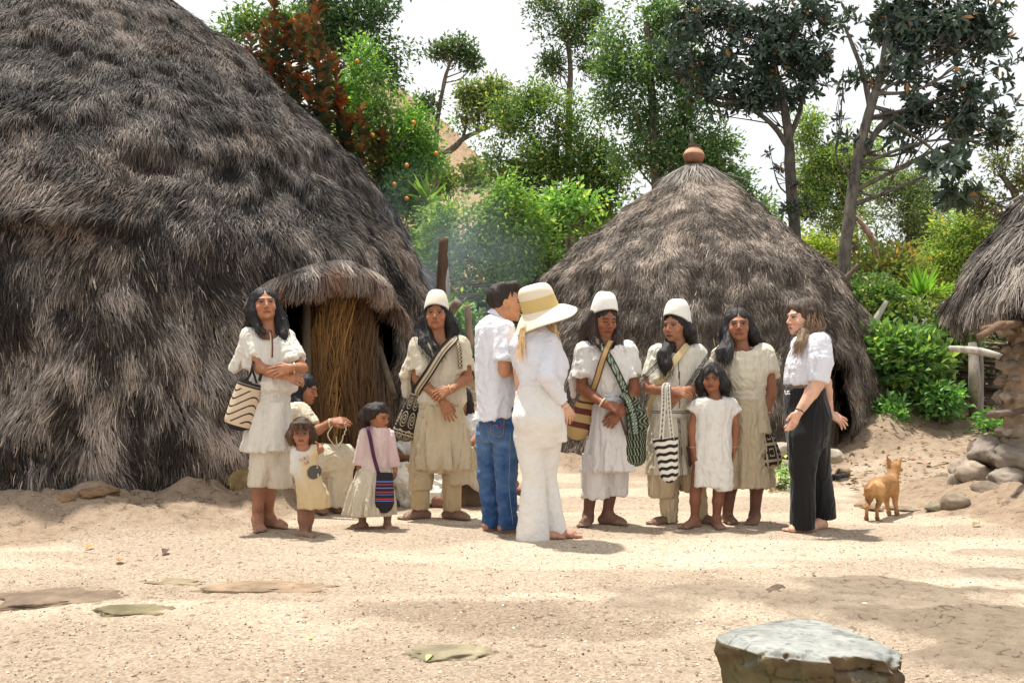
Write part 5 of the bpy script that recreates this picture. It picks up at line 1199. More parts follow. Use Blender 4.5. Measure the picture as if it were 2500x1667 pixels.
t = SDF(); rows(p, t, [(742, 362, 98, .12), (850, 358, 112, .135), (1010, 350, 126, .15)], folds=(9, 0.162, 0.016), seed=3, k=.01); rows(p, t, [(745, 392, 42, .03, -.12), (1008, 392, 50, .03, -.155)], folds=(3, 0.190, 0.000), seed=5, k=.02); rows(p, t, [(745, 290, 30, .03, -.10), (1015, 262, 36, .04, -.12)], folds=(3, 0.190, 0.000), seed=6, k=.02)
p.cloth('skirt_wrap', t, WH, seed=13, dirt=.08)
t = SDF(); rows(p, t, [(990, 355, 100, .12), (1198, 305, 60, .12)], folds=(6, .05, .02), seed=4, k=.005); rows(p, t, [(990, 370, 100, .12, .03), (1208, 412, 62, .12, .03)], folds=(6, .05, .02), seed=9, k=.005)
p.cloth('under_skirt', t, (.74, .66, .54), seed=14, dirt=.15)
lk = [([p.hl(-.06, .02, .06), p.hl(-.085, .03, -.04), p.P(255, 300, .05), p.P(215, 335, .04)], [.035, .04, .035, .015]), ([p.hl(-.068, -.012, .03), p.hl(-.078, -.02, -.05), p.P(285, 320, -.06), p.P(330, 365, -.14)], [.018, .024, .028, .008]),
      ([p.hl(.06, .0, .05), p.hl(.085, .01, -.04), p.P(420, 310, .02), p.P(430, 380, -.03), p.P(455, 450, -.06)], [.03, .034, .04, .03, .008]), ([p.hl(0, .06, .0), p.P(340, 320, .10), p.P(350, 380, .10)], [.07, .07, .05])]
p.hair(lk, (.013, .010, .010), seed=3, front=.052)
p.band('bracelet', p.P(488, 556, -.20), V(1, .3, 0), .034, .006)
P1 = p

# ---------------- toddler
p = Person('small brown haired child in a stained printed shirt, one hand behind the head', 6.68, (555, 1450), (.34, .15, .085), (.24, .115, .07), scale=.55, crop=C1)
p.head(p.P(530, 908), yaw=8, pitch=-6, size=.80, child=True, brow=.7, mouth=.2); p.neck(p.P(540, 1000), .036)
sl, sr_ = p.P(500, 1020), p.P(590, 1015)
p.arm(sl, p.P(505, 1120, -.01), p.P(535, 1205, -.05), .62); p.arm(sr_, p.P(630, 1000, .0), p.P(592, 962, .06), .62)
p.hand(p.P(536, 1207, -.05), V(.1, -.1, -1), V(0, -1, 0), -1, .62, .7); p.hand(p.P(592, 962, .06), V(-.7, .2, .5), V(.3, .8, .2), 1, .6, .6)
p.torso(p.P(560, 1200), p.P(545, 1050), sl, sr_, .7)
p.leg(p.P(540, 1230), p.P(540, 1350), p.P(540, 1455), .66, (.075, .056, .040)); p.leg(p.P(575, 1230, .03), p.P(568, 1350, .04), p.P(562, 1445, .06), .66, (.075, .056, .040))
p.foot(p.P(542, 1462), 55, .62); p.foot(p.P(555, 1450, .07), -35, .6); p.build_body(.007)
def dirtyshirt(v, C, n):
    x, z = v[:, 0]-Tc[0], v[:, 2]-Tc[2]; yel = sstep(-.05, .05, x-.25*z+.03*fbm(v*9, 2, 3))[:, None]; yel = np.maximum(yel, sstep(.05, -.12, z)[:, None])
    return C*(1-.85*yel)+np.array([.58, .42, .20])*.85*yel
Tc = p.P(545, 1120)
t = SDF(); rows(p, t, [(995, 535, 35, .04), (1015, 540, 62, .065), (1100, 555, 68, .09), (1180, 570, 72, .10), (1250, 590, 85, .11), (1318, 592, 84, .11)], folds=(5, .05, .0), seed=2)
t.rc(p.P(505, 1022), p.P(503, 1138, -.015), .048, .048, .015, cut=True); t.rc(p.P(585, 1015), p.P(618, 1008), .050, .044, .015, cut=True); t.el(p.P(540, 990, -.02), V(.044, .06, .03), k=.01, sub=True)
p.cloth('shirt', t, (.78, .74, .68), h=.006, seed=21, wr=.006, paint=dirtyshirt, dirt=.28)
pm, tt_, b = newmat('grey_print'); b.inputs['Base Color'].default_value = (.075, .07, .06, 1); b.inputs['Roughness'].default_value = .8
def snap(obj, pts, off=.004):
    """drop points (world) onto the mesh of obj, along +Y"""
    from mathutils.bvhtree import BVHTree
    me = obj.data; o_ = np.array(obj.parent.matrix_basis.translation) if obj.parent else np.array(obj.location)
    vs_ = np.zeros(len(me.vertices)*3, np.float32); me.vertices.foreach_get('co', vs_); vs_ = vs_.reshape(-1, 3)+o_
    bt = BVHTree.FromPolygons([tuple(x) for x in vs_], [tuple(q.vertices) for q in me.polygons]); out = []
    for q in pts:
        # look from a metre in front along the view-independent depth axis
        h = bt.ray_cast(mathutils.Vector((q[0], q[1]-1.2, q[2])), mathutils.Vector((0, 1, 0)))
        out.append(np.array([q[0], (h[0].y if h[0] else q[1])-off, q[2]]))
    return np.array(out)
shirt = [o for o in p.root.children if o.name.startswith('shirt')][0]
th = np.linspace(0, 2*math.pi, 25)[:-1]; ring = np.array([p.P(608+32*math.cos(a), 1120+37*math.sin(a)) for a in th]+[p.P(608+16*math.cos(a), 1120+18*math.sin(a)) for a in th]+[p.P(608, 1120)])
sv = snap(shirt, ring, .005); i = np.arange(24); j = (i+1) % 24
mesh('round_print', sv, np.stack([i, j, 24+j, 24+i], -1), np.stack([24+i, 24+j, 48+0*i], -1), pm, p.root)
def letter(txt, x, y, size, colr, rotd=0):
    cu = bpy.data.curves.new('letters', 'FONT'); cu.body = txt; cu.size = 1; ob = bpy.data.objects.new('tmp', cu); COL.objects.link(ob)
    dg = bpy.context.evaluated_depsgraph_get(); me = bpy.data.meshes.new_from_object(ob.evaluated_get(dg)); bpy.data.objects.remove(ob)
    vv = np.array([v_.co[:] for v_ in me.vertices]); fs = [tuple(f_.vertices) for f_ in me.polygons]; c, s_ = math.cos(rotd), math.sin(rotd)
    pts = np.array([p.P(x+(a[0]*c-a[1]*s_)*size, y-(a[0]*s_+a[1]*c)*size) for a in vv]); pts = snap(shirt, pts, .005)
    tr = [];
    for f_ in fs:
        for k_ in range(1, len(f_)-1): tr.append((f_[0], f_[k_], f_[k_+1]))
    m_, t_, b_ = newmat('letter_print'); b_.inputs['Base Color'].default_value = (*colr, 1); b_.inputs['Roughness'].default_value = .8
    mesh('printed_letter', pts, None, tr, m_, p.root)
for ch, x, y, c in [('I', 533, 1062, (.55, .05, .04)), ('C', 541, 1060, (.60, .12, .03)), ('K', 556, 1054, (.05, .06, .12)), ("S", 572, 1049, (.7, .25, .03)), ('A', 548, 1083, (.75, .5, .03)), ('U', 561, 1079, (.5, .05, .04)), ('S', 576, 1074, (.05, .1, .35))]: letter(ch, x, y, 24, c, .25)
p.hair([([p.hl(-.06, .0, .05), p.hl(-.088, -.01, -.03), p.hl(-.085, -.01, -.09)], [.03, .034, .02]), ([p.hl(.06, .0, .05), p.hl(.088, -.01, -.03), p.hl(.082, -.01, -.075)], [.03, .03, .018]), ([p.hl(0, .05, .0), p.hl(0, .06, -.09)], [.07, .06]),
        ([p.hl(-.04, -.08, .075), p.hl(-.045, -.095, .035)], [.022, .008]), ([p.hl(0, -.08, .075), p.hl(.0, -.10, .032)], [.022, .008]), ([p.hl(.04, -.08, .075), p.hl(.045, -.094, .035)], [.022, .008])], (.055, .028, .016), seed=5, strands=160, front=.02, tipc=(.12, .06, .03), parting=False, nofront=True)
p.band('bracelet', p.P(533, 1200, -.05), V(.2, 0, -1), .022, .004)

# ---------------- seated knitting woman
p = Person('seated person in profile with long black hair spinning yarn beside the doorway', 7.95, (620, 1350), (.35, .155, .085), (.20, .085, .05), crop=C1)
p.head(p.P(548, 672), yaw=82, pitch=-14, size=.98, closed=True); p.neck(p.P(520, 770), .05)
sl, sr_ = p.P(490, 790, .14), p.P(525, 795, -.16)
p.arm(sr_, p.P(590, 910, -.24), p.P(690, 855, -.26), 1.0); p.arm(sl, p.P(590, 900, .12), p.P(690, 850, -.12), 1.0)
p.hand(p.P(692, 853, -.26), V(.95, .15, .12), V(.1, -.7, .7), 1, .98, .35); p.hand(p.P(692, 845, -.12), V(.95, -.1, .05), V(.1, .7, .7), -1, .98, .5)
p.torso(p.P(490, 1060), p.P(505, 850), sl, sr_, 1, fr=V(1, 0, 0))
p.leg(p.P(510, 1080, -.1), p.P(745, 1050, -.1), p.P(735, 1330, -.05)); p.leg(p.P(510, 1080, .12), p.P(700, 1060, .12), p.P(610, 1340, -.05))
p.foot(p.P(735, 1325, -.1), 80, .95, zg=.02); p.foot(p.P(605, 1340, -.15), 45, .95, zg=.02); p.build_body()
t = SDF(); rows(p, t, [(745, 510, 35, .12), (775, 508, 55, .20), (860, 510, 72, .20), (960, 500, 75, .19), (1080, 490, 80, .19)], folds=(6, .05, .02), seed=2)
t.rc(sr_, p.P(585, 880, -.2), .075, .075, .05, cut=True); t.el(p.P(525, 745), V(.07, .08, .05), k=.02, sub=True); p.cloth('blouse', t, CR, seed=31, wr=.006)
t = SDF(); t.rc(p.P(500, 1070, -.08), p.P(755, 1045, -.10), .14, .10, .06); t.rc(p.P(500, 1070, .1), p.P(730, 1050, .12), .14, .10, .06)
t.rc(p.P(755, 1050, -.10), p.P(735, 1310, -.08), .095, .085, .05, cut=True); t.rc(p.P(740, 1060, .1), p.P(700, 1300, .1), .09, .09, .05, cut=True); t.rc(p.P(620, 1090, 0), p.P(640, 1280, .08), .12, .10, .08)
t.rc(p.P(480, 1090, .0), p.P(480, 1240, .05), .13, .12, .05); p.cloth('long_skirt', t, CR, seed=32, wr=.010, dirt=.12, wf=(5, 5, 4))
p.hair([([p.hl(0, .05, .06), p.hl(.0, .09, -.04), p.P(495, 760, .0), p.P(500, 830, -.06), p.P(560, 850, -.18), p.P(600, 880, -.26)], [.06, .06, .06, .05, .035, .01]), ([p.hl(-.07, .02, .0), p.hl(-.075, .02, -.09), p.P(545, 790, -.2)], [.03, .035, .02]), ([p.hl(.07, .02, .02), p.hl(.06, .03, -.08)], [.03, .03])], (.012, .012, .014), seed=7, curl=.004)
p.band('bracelet', p.P(684, 858, -.26), V(1, 0, .1), .032, .006, (.62, .52, .38))
mb = MB(); mb.tube(spline([p.P(765, 855, -.27), p.P(770, 890, -.27), p.P(760, 930, -.26), p.P(735, 985, -.25)], 20)+.004*np.random.default_rng(3).normal(0, 1, (20, 3)), .005, 5, (.66, .58, .42)); o = mb.build('hanging_yarn', knitm, origin=p.P(735, 985, -.25)); tag(o, 'pale yarn end hanging from the raised hands of the seated spinning person', 'yarn')
mb = MB(); mb.tube(spline([p.P(700, 870, -.27), p.P(672, 920, -.3), p.P(700, 970, -.3), p.P(722, 985, -.28), p.P(718, 930, -.27)], 24), .005, 5, (.62, .54, .38)); o = mb.build('hanging_yarn', knitm, origin=p.P(722, 985, -.28)); tag(o, 'looped yarn under the wrist of the seated spinning person', 'yarn')

# ---------------- small girl in pink
p = Person('little child in a faded pink top and cream skirt looking right', 7.05, (925, 1440), (.36, .15, .075), (.22, .105, .065), scale=.6, crop=C1)
p.head(p.P(948, 825), yaw=62, pitch=-8, size=.80, child=True, brow=.6); p.neck(p.P(945, 900), .038)
sl, sr_ = p.P(878, 915, -.03), p.P(1005, 920, .03)
p.arm(sl, p.P(848, 1010, .0), p.P(842, 1095, -.03), .64); p.arm(sr_, p.P(1032, 1020, .02), p.P(1042, 1105, -.02), .64)
p.hand(p.P(842, 1097, -.03), V(0, 0, -1), V(-1, -.3, 0), 1, .66, .6); p.hand(p.P(1042, 1108, -.02), V(-.1, 0, -1), V(1, -.3, 0), -1, .66, .8)
p.torso(p.P(935, 1100), p.P(942, 960), sl, sr_, .7)
p.leg(p.P(890, 1150), p.P(862, 1300), p.P(862, 1412), .66); p.leg(p.P(975, 1150), p.P(1000, 1300), p.P(998, 1412), .66)
p.foot(p.P(862, 1415), -58, .64); p.foot(p.P(998, 1415), 18, .64); p.build_body(.007)
t = SDF(); rows(p, t, [(870, 945, 28, .05), (890, 942, 56, .07), (960, 942, 66, .085), (1060, 938, 74, .09), (1125, 932, 82, .10)], folds=(6, .045, .0), seed=3)
t.rc(sl, p.P(843, 1086, -.02), .042, .040, .008, cut=True); t.rc(sr_, p.P(1036, 1100, -.01), .042, .040, .008, cut=True); t.el(p.P(950, 868, -.01), V(.045, .05, .035), k=.01, sub=True)
def pinkp(v, C, n):
    m = np.clip(.35+.5*fbm(v*np.array([7, 7, 5]), 3, 8), 0, 1)[:, None]; return C*(1-m)+np.array([.78, .66, .60])*m
p.cloth('top', t, (.72, .50, .48), h=.006, seed=41, wr=.007, paint=pinkp, dirt=.12)
t = SDF(); rows(p, t, [(1105, 928, 92, .10), (1200, 915, 110, .13), (1355, 905, 134, .16)], folds=(11, 0.104, 0.032), seed=7); p.cloth('skirt', t, (.70, .62, .48), h=.0065, seed=42, dirt=.30)
p.hair([([p.hl(-.05, .06, .05), p.hl(-.06, .10, -.02), p.P(885, 850, .02), p.P(868, 868, .02)], [.05, .05, .035, .018]), ([p.hl(.05, .06, .03), p.hl(.05, .09, -.05), p.P(905, 868, .04)], [.04, .04, .02]), ([p.hl(-.06, .0, .05), p.hl(-.082, .02, .0)], [.03, .02]), ([p.hl(0, -.03, .10), p.hl(0, -.085, .062)], [.03, .008])], (.016, .011, .009), seed=9, strands=140, tipc=(.06, .03, .018), nofront=True)
for dz, c in ((0, (.02, .22, .20)), (.008, (.02, .12, .14)), (-.009, (.05, .33, .30)), (-.018, (.30, .04, .03))):
    p.band('bead_necklace', p.P(945, 888, 0)+V(0, 0, dz), V(.1, -.25, 1), .047, .006, c)
def pat_girl(TH, T):
    C = np.ones(TH.shape+(3,))*np.array([.018, .014, .02]); 
    for a, b_, c in ((.20, .23, (.10, .16, .45)), (.27, .30, (.45, .03, .04)), (.36, .385, (.10, .20, .5)), (.46, .49, (.45, .03, .04)), (.53, .55, (.08, .16, .42)), (.63, .66, (.45, .03, .04)), (.68, .70, (.10, .2, .5))): C[(T > a) & (T < b_)] = c
    return C
b0 = bag('little dark bag with red and blue stripes hanging on the small pink clad child', p.P(982, 1128, -.135), V(0, 0, -1), p.S(215), p.S(40), p.S(50), pat_girl, flat=.45, rnd=.35)
def pat_st(t, x, C): return np.where(((np.floor(t*50)+np.floor(x*2)) % 3 == 0)[:, None], np.array([[.16, .02, .04]]), C)
strap([p.P(905, 875, .03), p.P(893, 885, -.09), p.P(905, 940, -.115), p.P(925, 1040, -.125), p.P(950, 1130, -.135)], p.S(10), V(0, -1, 0), (.03, .015, .06), parent=b0, pat=pat_st)

# ---------------- man with white hat, wrists crossed
p = Person('stern person in a white cap and dirty cream tunic and trousers, wrists crossed', 7.55, (372, 1380), (.36, .155, .075), (.17, .085, .055), crop=C2)
p.head(p.P(371, 266), yaw=-2, pitch=5, size=1.07); p.neck(p.P(380, 430), .058)
sl, sr_ = p.P(275, 440, 0), p.P(500, 440, 0)
p.arm(sl, p.P(268, 612, -.02), p.P(402, 735, -.24), 1.05); p.arm(sr_, p.P(540, 612, -.02), p.P(452, 674, -.26), 1.05)
p.hand(p.P(404, 737, -.25), V(.42, -.15, -.9), V(-.1, -1, .1), -1, 1.05, .35, .2); p.hand(p.P(452, 674, -.27), V(-.93, -.1, -.35), V(.1, -.9, .5), 1, 1.05, .5, .15)
p.torso(p.P(395, 860), p.P(385, 520), sl, sr_, 1.05)
p.leg(p.P(330, 900), p.P(290, 1130), p.P(285, 1335, .0)); p.leg(p.P(440, 900), p.P(455, 1130), p.P(455, 1330, .0))
p.foot(p.P(292, 1340, .0), -66, 1.05); p.foot(p.P(448, 1335, .0), 68, 1.05); p.build_body()
t = SDF(); rows(p, t, [(395, 385, 70, .07), (420, 385, 118, .11), (500, 388, 122, .135), (650, 395, 125, .14), (740, 400, 134, .155), (765, 400, 118, .13)], folds=(6, .03, .0), seed=4)
for (x, y, r_, dy) in [(190, 610, .05, .02), (235, 615, .055, -.05), (290, 590, .055, -.10)]: t.rc(p.P(275, 432), p.P(x, y, dy), .056, r_*.65, .035, cut=True)
for (x, y, r_, dy) in [(550, 575, .05, -.02), (515, 580, .055, -.08)]: t.rc(p.P(500, 432), p.P(x, y, dy), .060, r_*.8, .035, cut=True)
t.rc(p.P(200, 560, .06), p.P(205, 700, .06), .035, .03, .04)
t.rc(p.P(255, 530, -.03), p.P(245, 660, -.06), .03, .058, .02, sub=True); t.rc(p.P(530, 520, -.03), p.P(540, 620, -.06), .03, .05, .02, sub=True)
p.sleeve(t, sl, p.P(268, 612, -.02), .7); p.sleeve(t, sr_, p.P(540, 612, -.02), .6); t.el(p.P(382, 392, -.03), V(.080, .10, .098), k=.012, sub=True); t.rc(p.P(386, 410, -.13), p.P(390, 490, -.18), .045, .010, .01, sub=True)
p.cloth('tunic', t, (.74, .66, .50), seed=51, wr=.007, crease=.004, dirt=.10)
t = SDF(); rows(p, t, [(738, 395, 120, .135), (775, 395, 122, .135)], k=.01); p.cloth('sash', t, (.70, .60, .43), h=.006, wf=(2, 2, 40), wr=.005, seed=52)
t = SDF(); rows(p, t, [(765, 392, 116, .125), (900, 392, 145, .14), (1120, 395, 160, .15)], folds=(10, 0.133, 0.016), seed=6, k=.01); rows(p, t, [(765, 405, 92, .05, -.10), (1112, 408, 108, .05, -.14)], folds=(6, 0.342, 0.080), seed=8, k=.01)
rows(p, t, [(1000, 300, 60, .11), (1218, 284, 62, .11)], folds=(4, .03, 0), k=.02); rows(p, t, [(1000, 480, 70, .11), (1185, 488, 76, .12)], folds=(4, .03, 0), k=.02)
p.cloth('long_tunic_skirt', t, (.66, .55, .37), seed=53, wr=.010, dirt=.38)
t = SDF(); rows(p, t, [(1150, 285, 52, .085), (1326, 281, 47, .08)], folds=(5, .03, .02), seed=2); rows(p, t, [(1130, 455, 52, .085), (1332, 455, 47, .08)], folds=(5, .03, .02), seed=4, k=.001)
p.cloth('trousers', t, (.54, .42, .25), seed=54, wr=.006, dirt=.55)
p.cap_hat(tilt=4, h=.150, r=(.092, .112), zb=.030, colr=(.80, .74, .60))
p.hair([([p.hl(-.07, .01, .03), p.hl(-.085, .01, -.05), p.P(285, 340, .02), p.P(300, 420, -.06), p.P(345, 500, -.15)], [.03, .042, .045, .04, .008]), ([p.hl(-.07, -.01, -.03), p.P(330, 390, -.06), p.P(370, 440, -.14), p.P(395, 480, -.165)], [.02, .03, .02, .006]),
        ([p.hl(.07, .01, .03), p.hl(.088, .01, -.05), p.P(455, 350, .03), p.P(445, 410, -.02)], [.03, .042, .045, .02]), ([p.hl(0, .06, .0), p.P(380, 370, .10), p.P(390, 420, .10)], [.07, .08, .06])], (.012, .009, .009), seed=11, front=.055, strands=320)
p.band('bracelet', p.P(447, 672, -.26), V(-.9, 0, -.35), .034, .005, (.6, .42, .22)); PA = p
def meander(TH, T, dark, light, sc=1.0):
    u = (TH*2.6*sc) % 2.0-1; w = ((T*5.5*sc) % 2.0)-1; r_ = np.hypot(u, w); a = np.arctan2(w, u); sp_ = (r_*2.6-a/(2*math.pi)) % 1.0
    m = (sp_ < .34) & (r_ < .95); m |= (np.abs(T-.80) < .012) | (np.abs(T-.86) < .012) | (np.abs(T-.05) < .01)
    C = np.ones(TH.shape+(3,))*np.array(dark); C[m] = light; return C
b0 = bag('dark bag with white spirals at the hip of the stern white capped person', p.P(262, 690, -.02), V(-.30, .0, -1), p.S(275), p.S(24), p.S(64), lambda TH, T: meander(TH, T, (.02, .012, .010), (.50, .42, .28)), flat=.6, rnd=.22)
def stripes(cols):
    def f(t, x, C):
        i = np.clip(((x+1)/2*len(cols)).astype(int), 0, len(cols)-1); return np.array(cols)[i]
    return f
dk, lt = (.022, .014, .012), (.55, .45, .30)
strap([p.P(478, 400, .03), p.P(460, 405, -.10), p.P(400, 470, -.175), p.P(330, 580, -.18), p.P(270, 670, -.10), p.P(262, 700, -.04)], p.S(26), V(-.2, -1, .1), dk, parent=b0, pat=stripes([dk, lt, dk, lt, dk, dk]))
strap([p.P(470, 400, .03), p.P(482, 408, -.09), p.P(494, 470, -.13), p.P(500, 560, -.12)], p.S(13), V(.2, -1, .1), dk, parent=b0, pat=lambda t, x, C: np.where(((np.floor(t*26)+np.floor((x+1)*1.5)) % 2 == 0)[:, None], np.array([dk]), np.array([lt])))

# ---------------- man B looking down
p = Person('person in a white cap looking down at clasped hands, striped and dark green bags', 7.25, (240, 1460), (.27, .105, .055), (.145, .065, .042), crop=C3)
p.head(p.P(283, 243), yaw=22, pitch=-16, roll=0, size=1.05, closed=True); p.neck(p.P(290, 400), .056)
sl, sr_ = p.P(165, 435, -.02), p.P(420, 435, .04)
p.arm(sl, p.P(150, 655, -.02), p.P(285, 752, -.22), 1.05); p.arm(sr_, p.P(462, 670, .0), p.P(385, 800, -.2), 1.05)
p.hand(p.P(287, 753, -.22), V(.93, -.1, -.32), V(.1, -.8, .6), -1, 1.03, .75); p.hand(p.P(382, 803, -.2), V(-.75, -.1, -.62), V(0, -1, .2), 1, 1.03, .6, .2)
p.torso(p.P(305, 850), p.P(290, 520), sl, sr_, 1)
p.leg(p.P(250, 900), p.P(210, 1180), p.P(187, 1415)); p.leg(p.P(350, 900), p.P(335, 1180), p.P(300, 1410, .03))
p.foot(p.P(186, 1420), -18, 1.02); p.foot(p.P(298, 1412, .03), 62, 1.02); p.build_body()
t = SDF(); rows(p, t, [(385, 292, 62, .07), (410, 292, 118, .11), (500, 295, 140, .135), (620, 300, 125, .14), (680, 300, 100, .125), (700, 300, 88, .12)], folds=(7, .035, .0), seed=5)
for (x, y, r_, dy) in [(85, 610, .05, .0), (120, 600, .055, -.06), (165, 580, .05, -.1)]: t.rc(p.P(165, 428), p.P(x, y, dy), .054, r_*.65, .035, cut=True)
for (x, y, r_, dy) in [(485, 575, .045, .02), (455, 600, .05, -.06)]: t.rc(p.P(420, 430, .03), p.P(x, y, dy), .060, r_*.8, .035, cut=True)
t.rc(p.P(140, 530, -.02), p.P(125, 650, -.03), .03, .055, .02, sub=True); t.rc(p.P(460, 540, -.02), p.P(468, 640, -.03), .03, .05, .02, sub=True); t.rc(p.P(90, 600, .05), p.P(95, 700, .05), .03, .02, .03)
p.sleeve(t, sl, p.P(150, 655, -.02), .62); p.sleeve(t, sr_, p.P(462, 670, .0), .62); t.el(p.P(292, 384, -.03), V(.078, .10, .092), k=.012, sub=True); t.rc(p.P(294, 395, -.13), p.P(296, 440, -.18), .038, .010, .01, sub=True)
p.cloth('tunic', t, (.84, .81, .76), seed=61, wr=.006, crease=.004)
t = SDF(); rows(p, t, [(680, 308, 82, .12), (745, 306, 84, .125)], k=.01); p.cloth('sash', t, PUR, h=.006, wf=(2, 2, 36), wr=.007, seed=62)
t = SDF(); rows(p, t, [(735, 306, 84, .115), (900, 300, 112, .14), (1150, 285, 132, .155)], folds=(9, 0.114, 0.016), seed=2, k=.01); rows(p, t, [(740, 320, 60, .04, -.1), (950, 325, 85, .04, -.13), (1150, 325, 98, .04, -.15)], folds=(5, 0.304, 0.064), seed=3, k=.01)
rows(p, t, [(1050, 235, 85, .12), (1310, 228, 80, .12)], folds=(5, .03, 0), k=.02, seed=1); rows(p, t, [(1050, 350, 78, .12, .03), (1296, 360, 62, .11, .03)], folds=(5, .03, 0), k=.01, seed=8)
p.cloth('skirt', t, (.80, .76, .74), seed=63, wr=.009, dirt=.10)
p.cap_hat(tilt=-6, h=.150, r=(.094, .114), zb=.040, taper=.88, colr=(.84, .82, .76))
p.hair([([p.hl(-.07, .02, .03), p.hl(-.095, .03, -.05), p.P(175, 330, .03), p.P(130, 395, .02)], [.035, .05, .05, .015]), ([p.hl(-.07, .0, -.02), p.P(225, 340, -.02), p.P(250, 400, -.12)], [.03, .04, .012]),
        ([p.hl(.07, .0, .03), p.hl(.085, .0, -.06), p.P(350, 350, .0), p.P(365, 420, -.08)], [.025, .035, .04, .012]), ([p.hl(0, .06, .0), p.P(280, 340, .10), p.P(290, 395, .10)], [.07, .08, .06])], (.017, .011, .009), seed=13, front=.055, strands=340, curl=.018, tipc=(.05, .028, .018))
p.band('bracelet', p.P(270, 740, -.21), V(.85, -.2, -.6), .034, .005, (.75, .68, .5))
def pat_tan(TH, T):
    C = np.ones(TH.shape+(3,))*np.array([.48, .33, .14]); tt = T+.02*np.sin(TH*2)
    for a, b_ in ((.12, .17), (.28, .42), (.60, .73)): C[(tt > a) & (tt < b_)] = (.13, .03, .022)
    return C
b0 = bag('tan bag with dark red stripes on the hip of the downward looking person', p.P(185, 705, .0), V(-.34, 0, -1), p.S(268), p.S(42), p.S(75), pat_tan, flat=.6, rnd=.3)
strap([p.P(330, 378, .0), p.P(315, 385, -.11), p.P(275, 480, -.16), p.P(232, 620, -.145), p.P(200, 700, -.03)], p.S(20), V(-.2, -1, .1), (.46, .31, .13), parent=b0, pat=stripes([(.10, .03, .02), (.46, .31, .13), (.46, .31, .13), (.46, .31, .13), (.10, .03, .02)]))
def pat_green(TH, T):
    C = np.ones(TH.shape+(3,))*np.array([.016, .022, .014]); u = (TH*3.2) % 2-1; w = (T*9) % 2-1
    m = (np.abs(np.abs(u+.35*w)-.45) < .12) & (np.abs(w) < .8) | (np.abs(w) > .9) & (np.sin(TH*20) > 0); C[m] = (.33, .38, .24); return C
b0 = bag('dark green patterned bag hanging in front of the downward looking person', p.P(468, 915, -.14), V(0, 0, -1), p.S(202), p.S(56), p.S(62), pat_green, flat=.5, rnd=.3, seed=4)
gp = lambda t, x, C: np.where(((np.abs(x) < .55) & ((np.floor(t*34)+np.floor((x+1)*2.5)) % 2 == 0))[:, None], np.array([[.36, .42, .30]]), np.array([[.016, .024, .016]]))
strap([p.P(245, 385, .0), p.P(262, 400, -.10), p.P(320, 490, -.165), p.P(385, 620, -.165), p.P(410, 690, -.16), p.P(430, 800, -.19), p.P(440, 930, -.19)], p.S(22), V(.2, -1, .1), dk, parent=b0, pat=gp)
strap([p.P(385, 690, -.20), p.P(420, 720, -.22), p.P(455, 820, -.23), p.P(470, 930, -.22)], p.S(24), V(.2, -1, .1), dk, parent=b0, pat=gp)
b1 = SDF(); b1.rc(p.P(452, 730, -.08), p.P(495, 850, -.10), .035, .055, .03); b1.rc(p.P(495, 850, -.10), p.P(490, 930, -.11), .055, .05, .03); v, q = b1.surf(.007); n = vnormals(v, q); v = v+n*(.006*fbm(v*14, 2, 4))[:, None]
cc = np.where((np.sin(v[:, 0]*190+5*np.sin(v[:, 2]*60)) > .55)[:, None], np.array([[.33, .38, .24]]), np.array([[.016, .022, .014]])); mesh('folded_flap', v, q, mat=knitm, parent=b0, col=cc)
mb = MB(); mb.tube([p.P(368, 800, -.30), p.P(392, 870, -.30), p.P(412, 935, -.28)], [.007, .009, .008], 7, (.10, .04, .02)); tag(mb.build('poking_stick', woodm, origin=p.P(390, 870, -.3)), 'thin dark red stick held by the downward looking person', 'stick')

# ---------------- man C talking, face to the left
p = Person('older person in a white cap speaking to the left, cream tunic with thin black stripes', 7.3, (760, 1460), (.34, .155, .085), (.15, .072, .048), crop=C3)
p.head(p.P(712, 283), yaw=-42, pitch=-2, size=1.06, mouth=.8, brow=.7); p.neck(p.P(715, 420), .056)
sl, sr_ = p.P(605, 465, .0), p.P(835, 460, .02)
p.arm(sl, p.P(545, 655, -.03), p.P(690, 672, -.25), 1.02); p.arm(sr_, p.P(880, 655, .0), p.P(770, 668, -.24), 1.02)
p.hand(p.P(690, 672, -.26), V(.93, -.1, -.12), V(0, -.8, .6), -1, 1.0, .5, .15); p.hand(p.P(752, 676, -.22), V(-.8, 0, -.6), V(0, -1, .3), 1, 1.0, .8)
p.torso(p.P(690, 860), p.P(710, 530), sl, sr_, 1)
p.leg(p.P(650, 900), p.P(665, 1180), p.P(672, 1430)); p.leg(p.P(760, 900), p.P(820, 1180), p.P(862, 1420, .05))
p.foot(p.P(668, 1440), -62, 1.02); p.foot(p.P(862, 1425, .04), 38, 1.02); p.build_body()
cx0 = p.P(705, 600)[0]
def strp(v, C, n):
    x, z = v[:, 0]-cx0, v[:, 2]; u0 = p.P(705, 425)[2]
    d1 = np.abs(x-.005+.02*(z-1.2)); dL = np.abs((x+p.S(120))*.72-(z-p.P(0, 520)[2])*.7); dR = np.abs((x-p.S(135))*.8+(z-p.P(0, 540)[2])*-.62)
    m = (d1 < .0035) | (np.abs(dL-.012) < .0035) | (np.abs(dL) < .0028) | (np.abs(dR-.010) < .0035) | (np.abs(dR+.0) < .0028); m &= (n[:, 1] < .2)
    C = C.copy(); C[m] = (.03, .028, .028); return C
t = SDF(); rows(p, t, [(400, 718, 60, .07), (425, 720, 118, .11), (520, 715, 130, .135), (650, 700, 125, .14), (750, 690, 128, .15), (785, 685, 112, .13)], folds=(6, .03, .0), seed=5)
for (x, y, r_, dy) in [(520, 635, .045, .0), (555, 640, .05, -.06), (600, 615, .05, -.1)]: t.rc(p.P(605, 452), p.P(x, y, dy), .054, r_*.7, .035, cut=True)
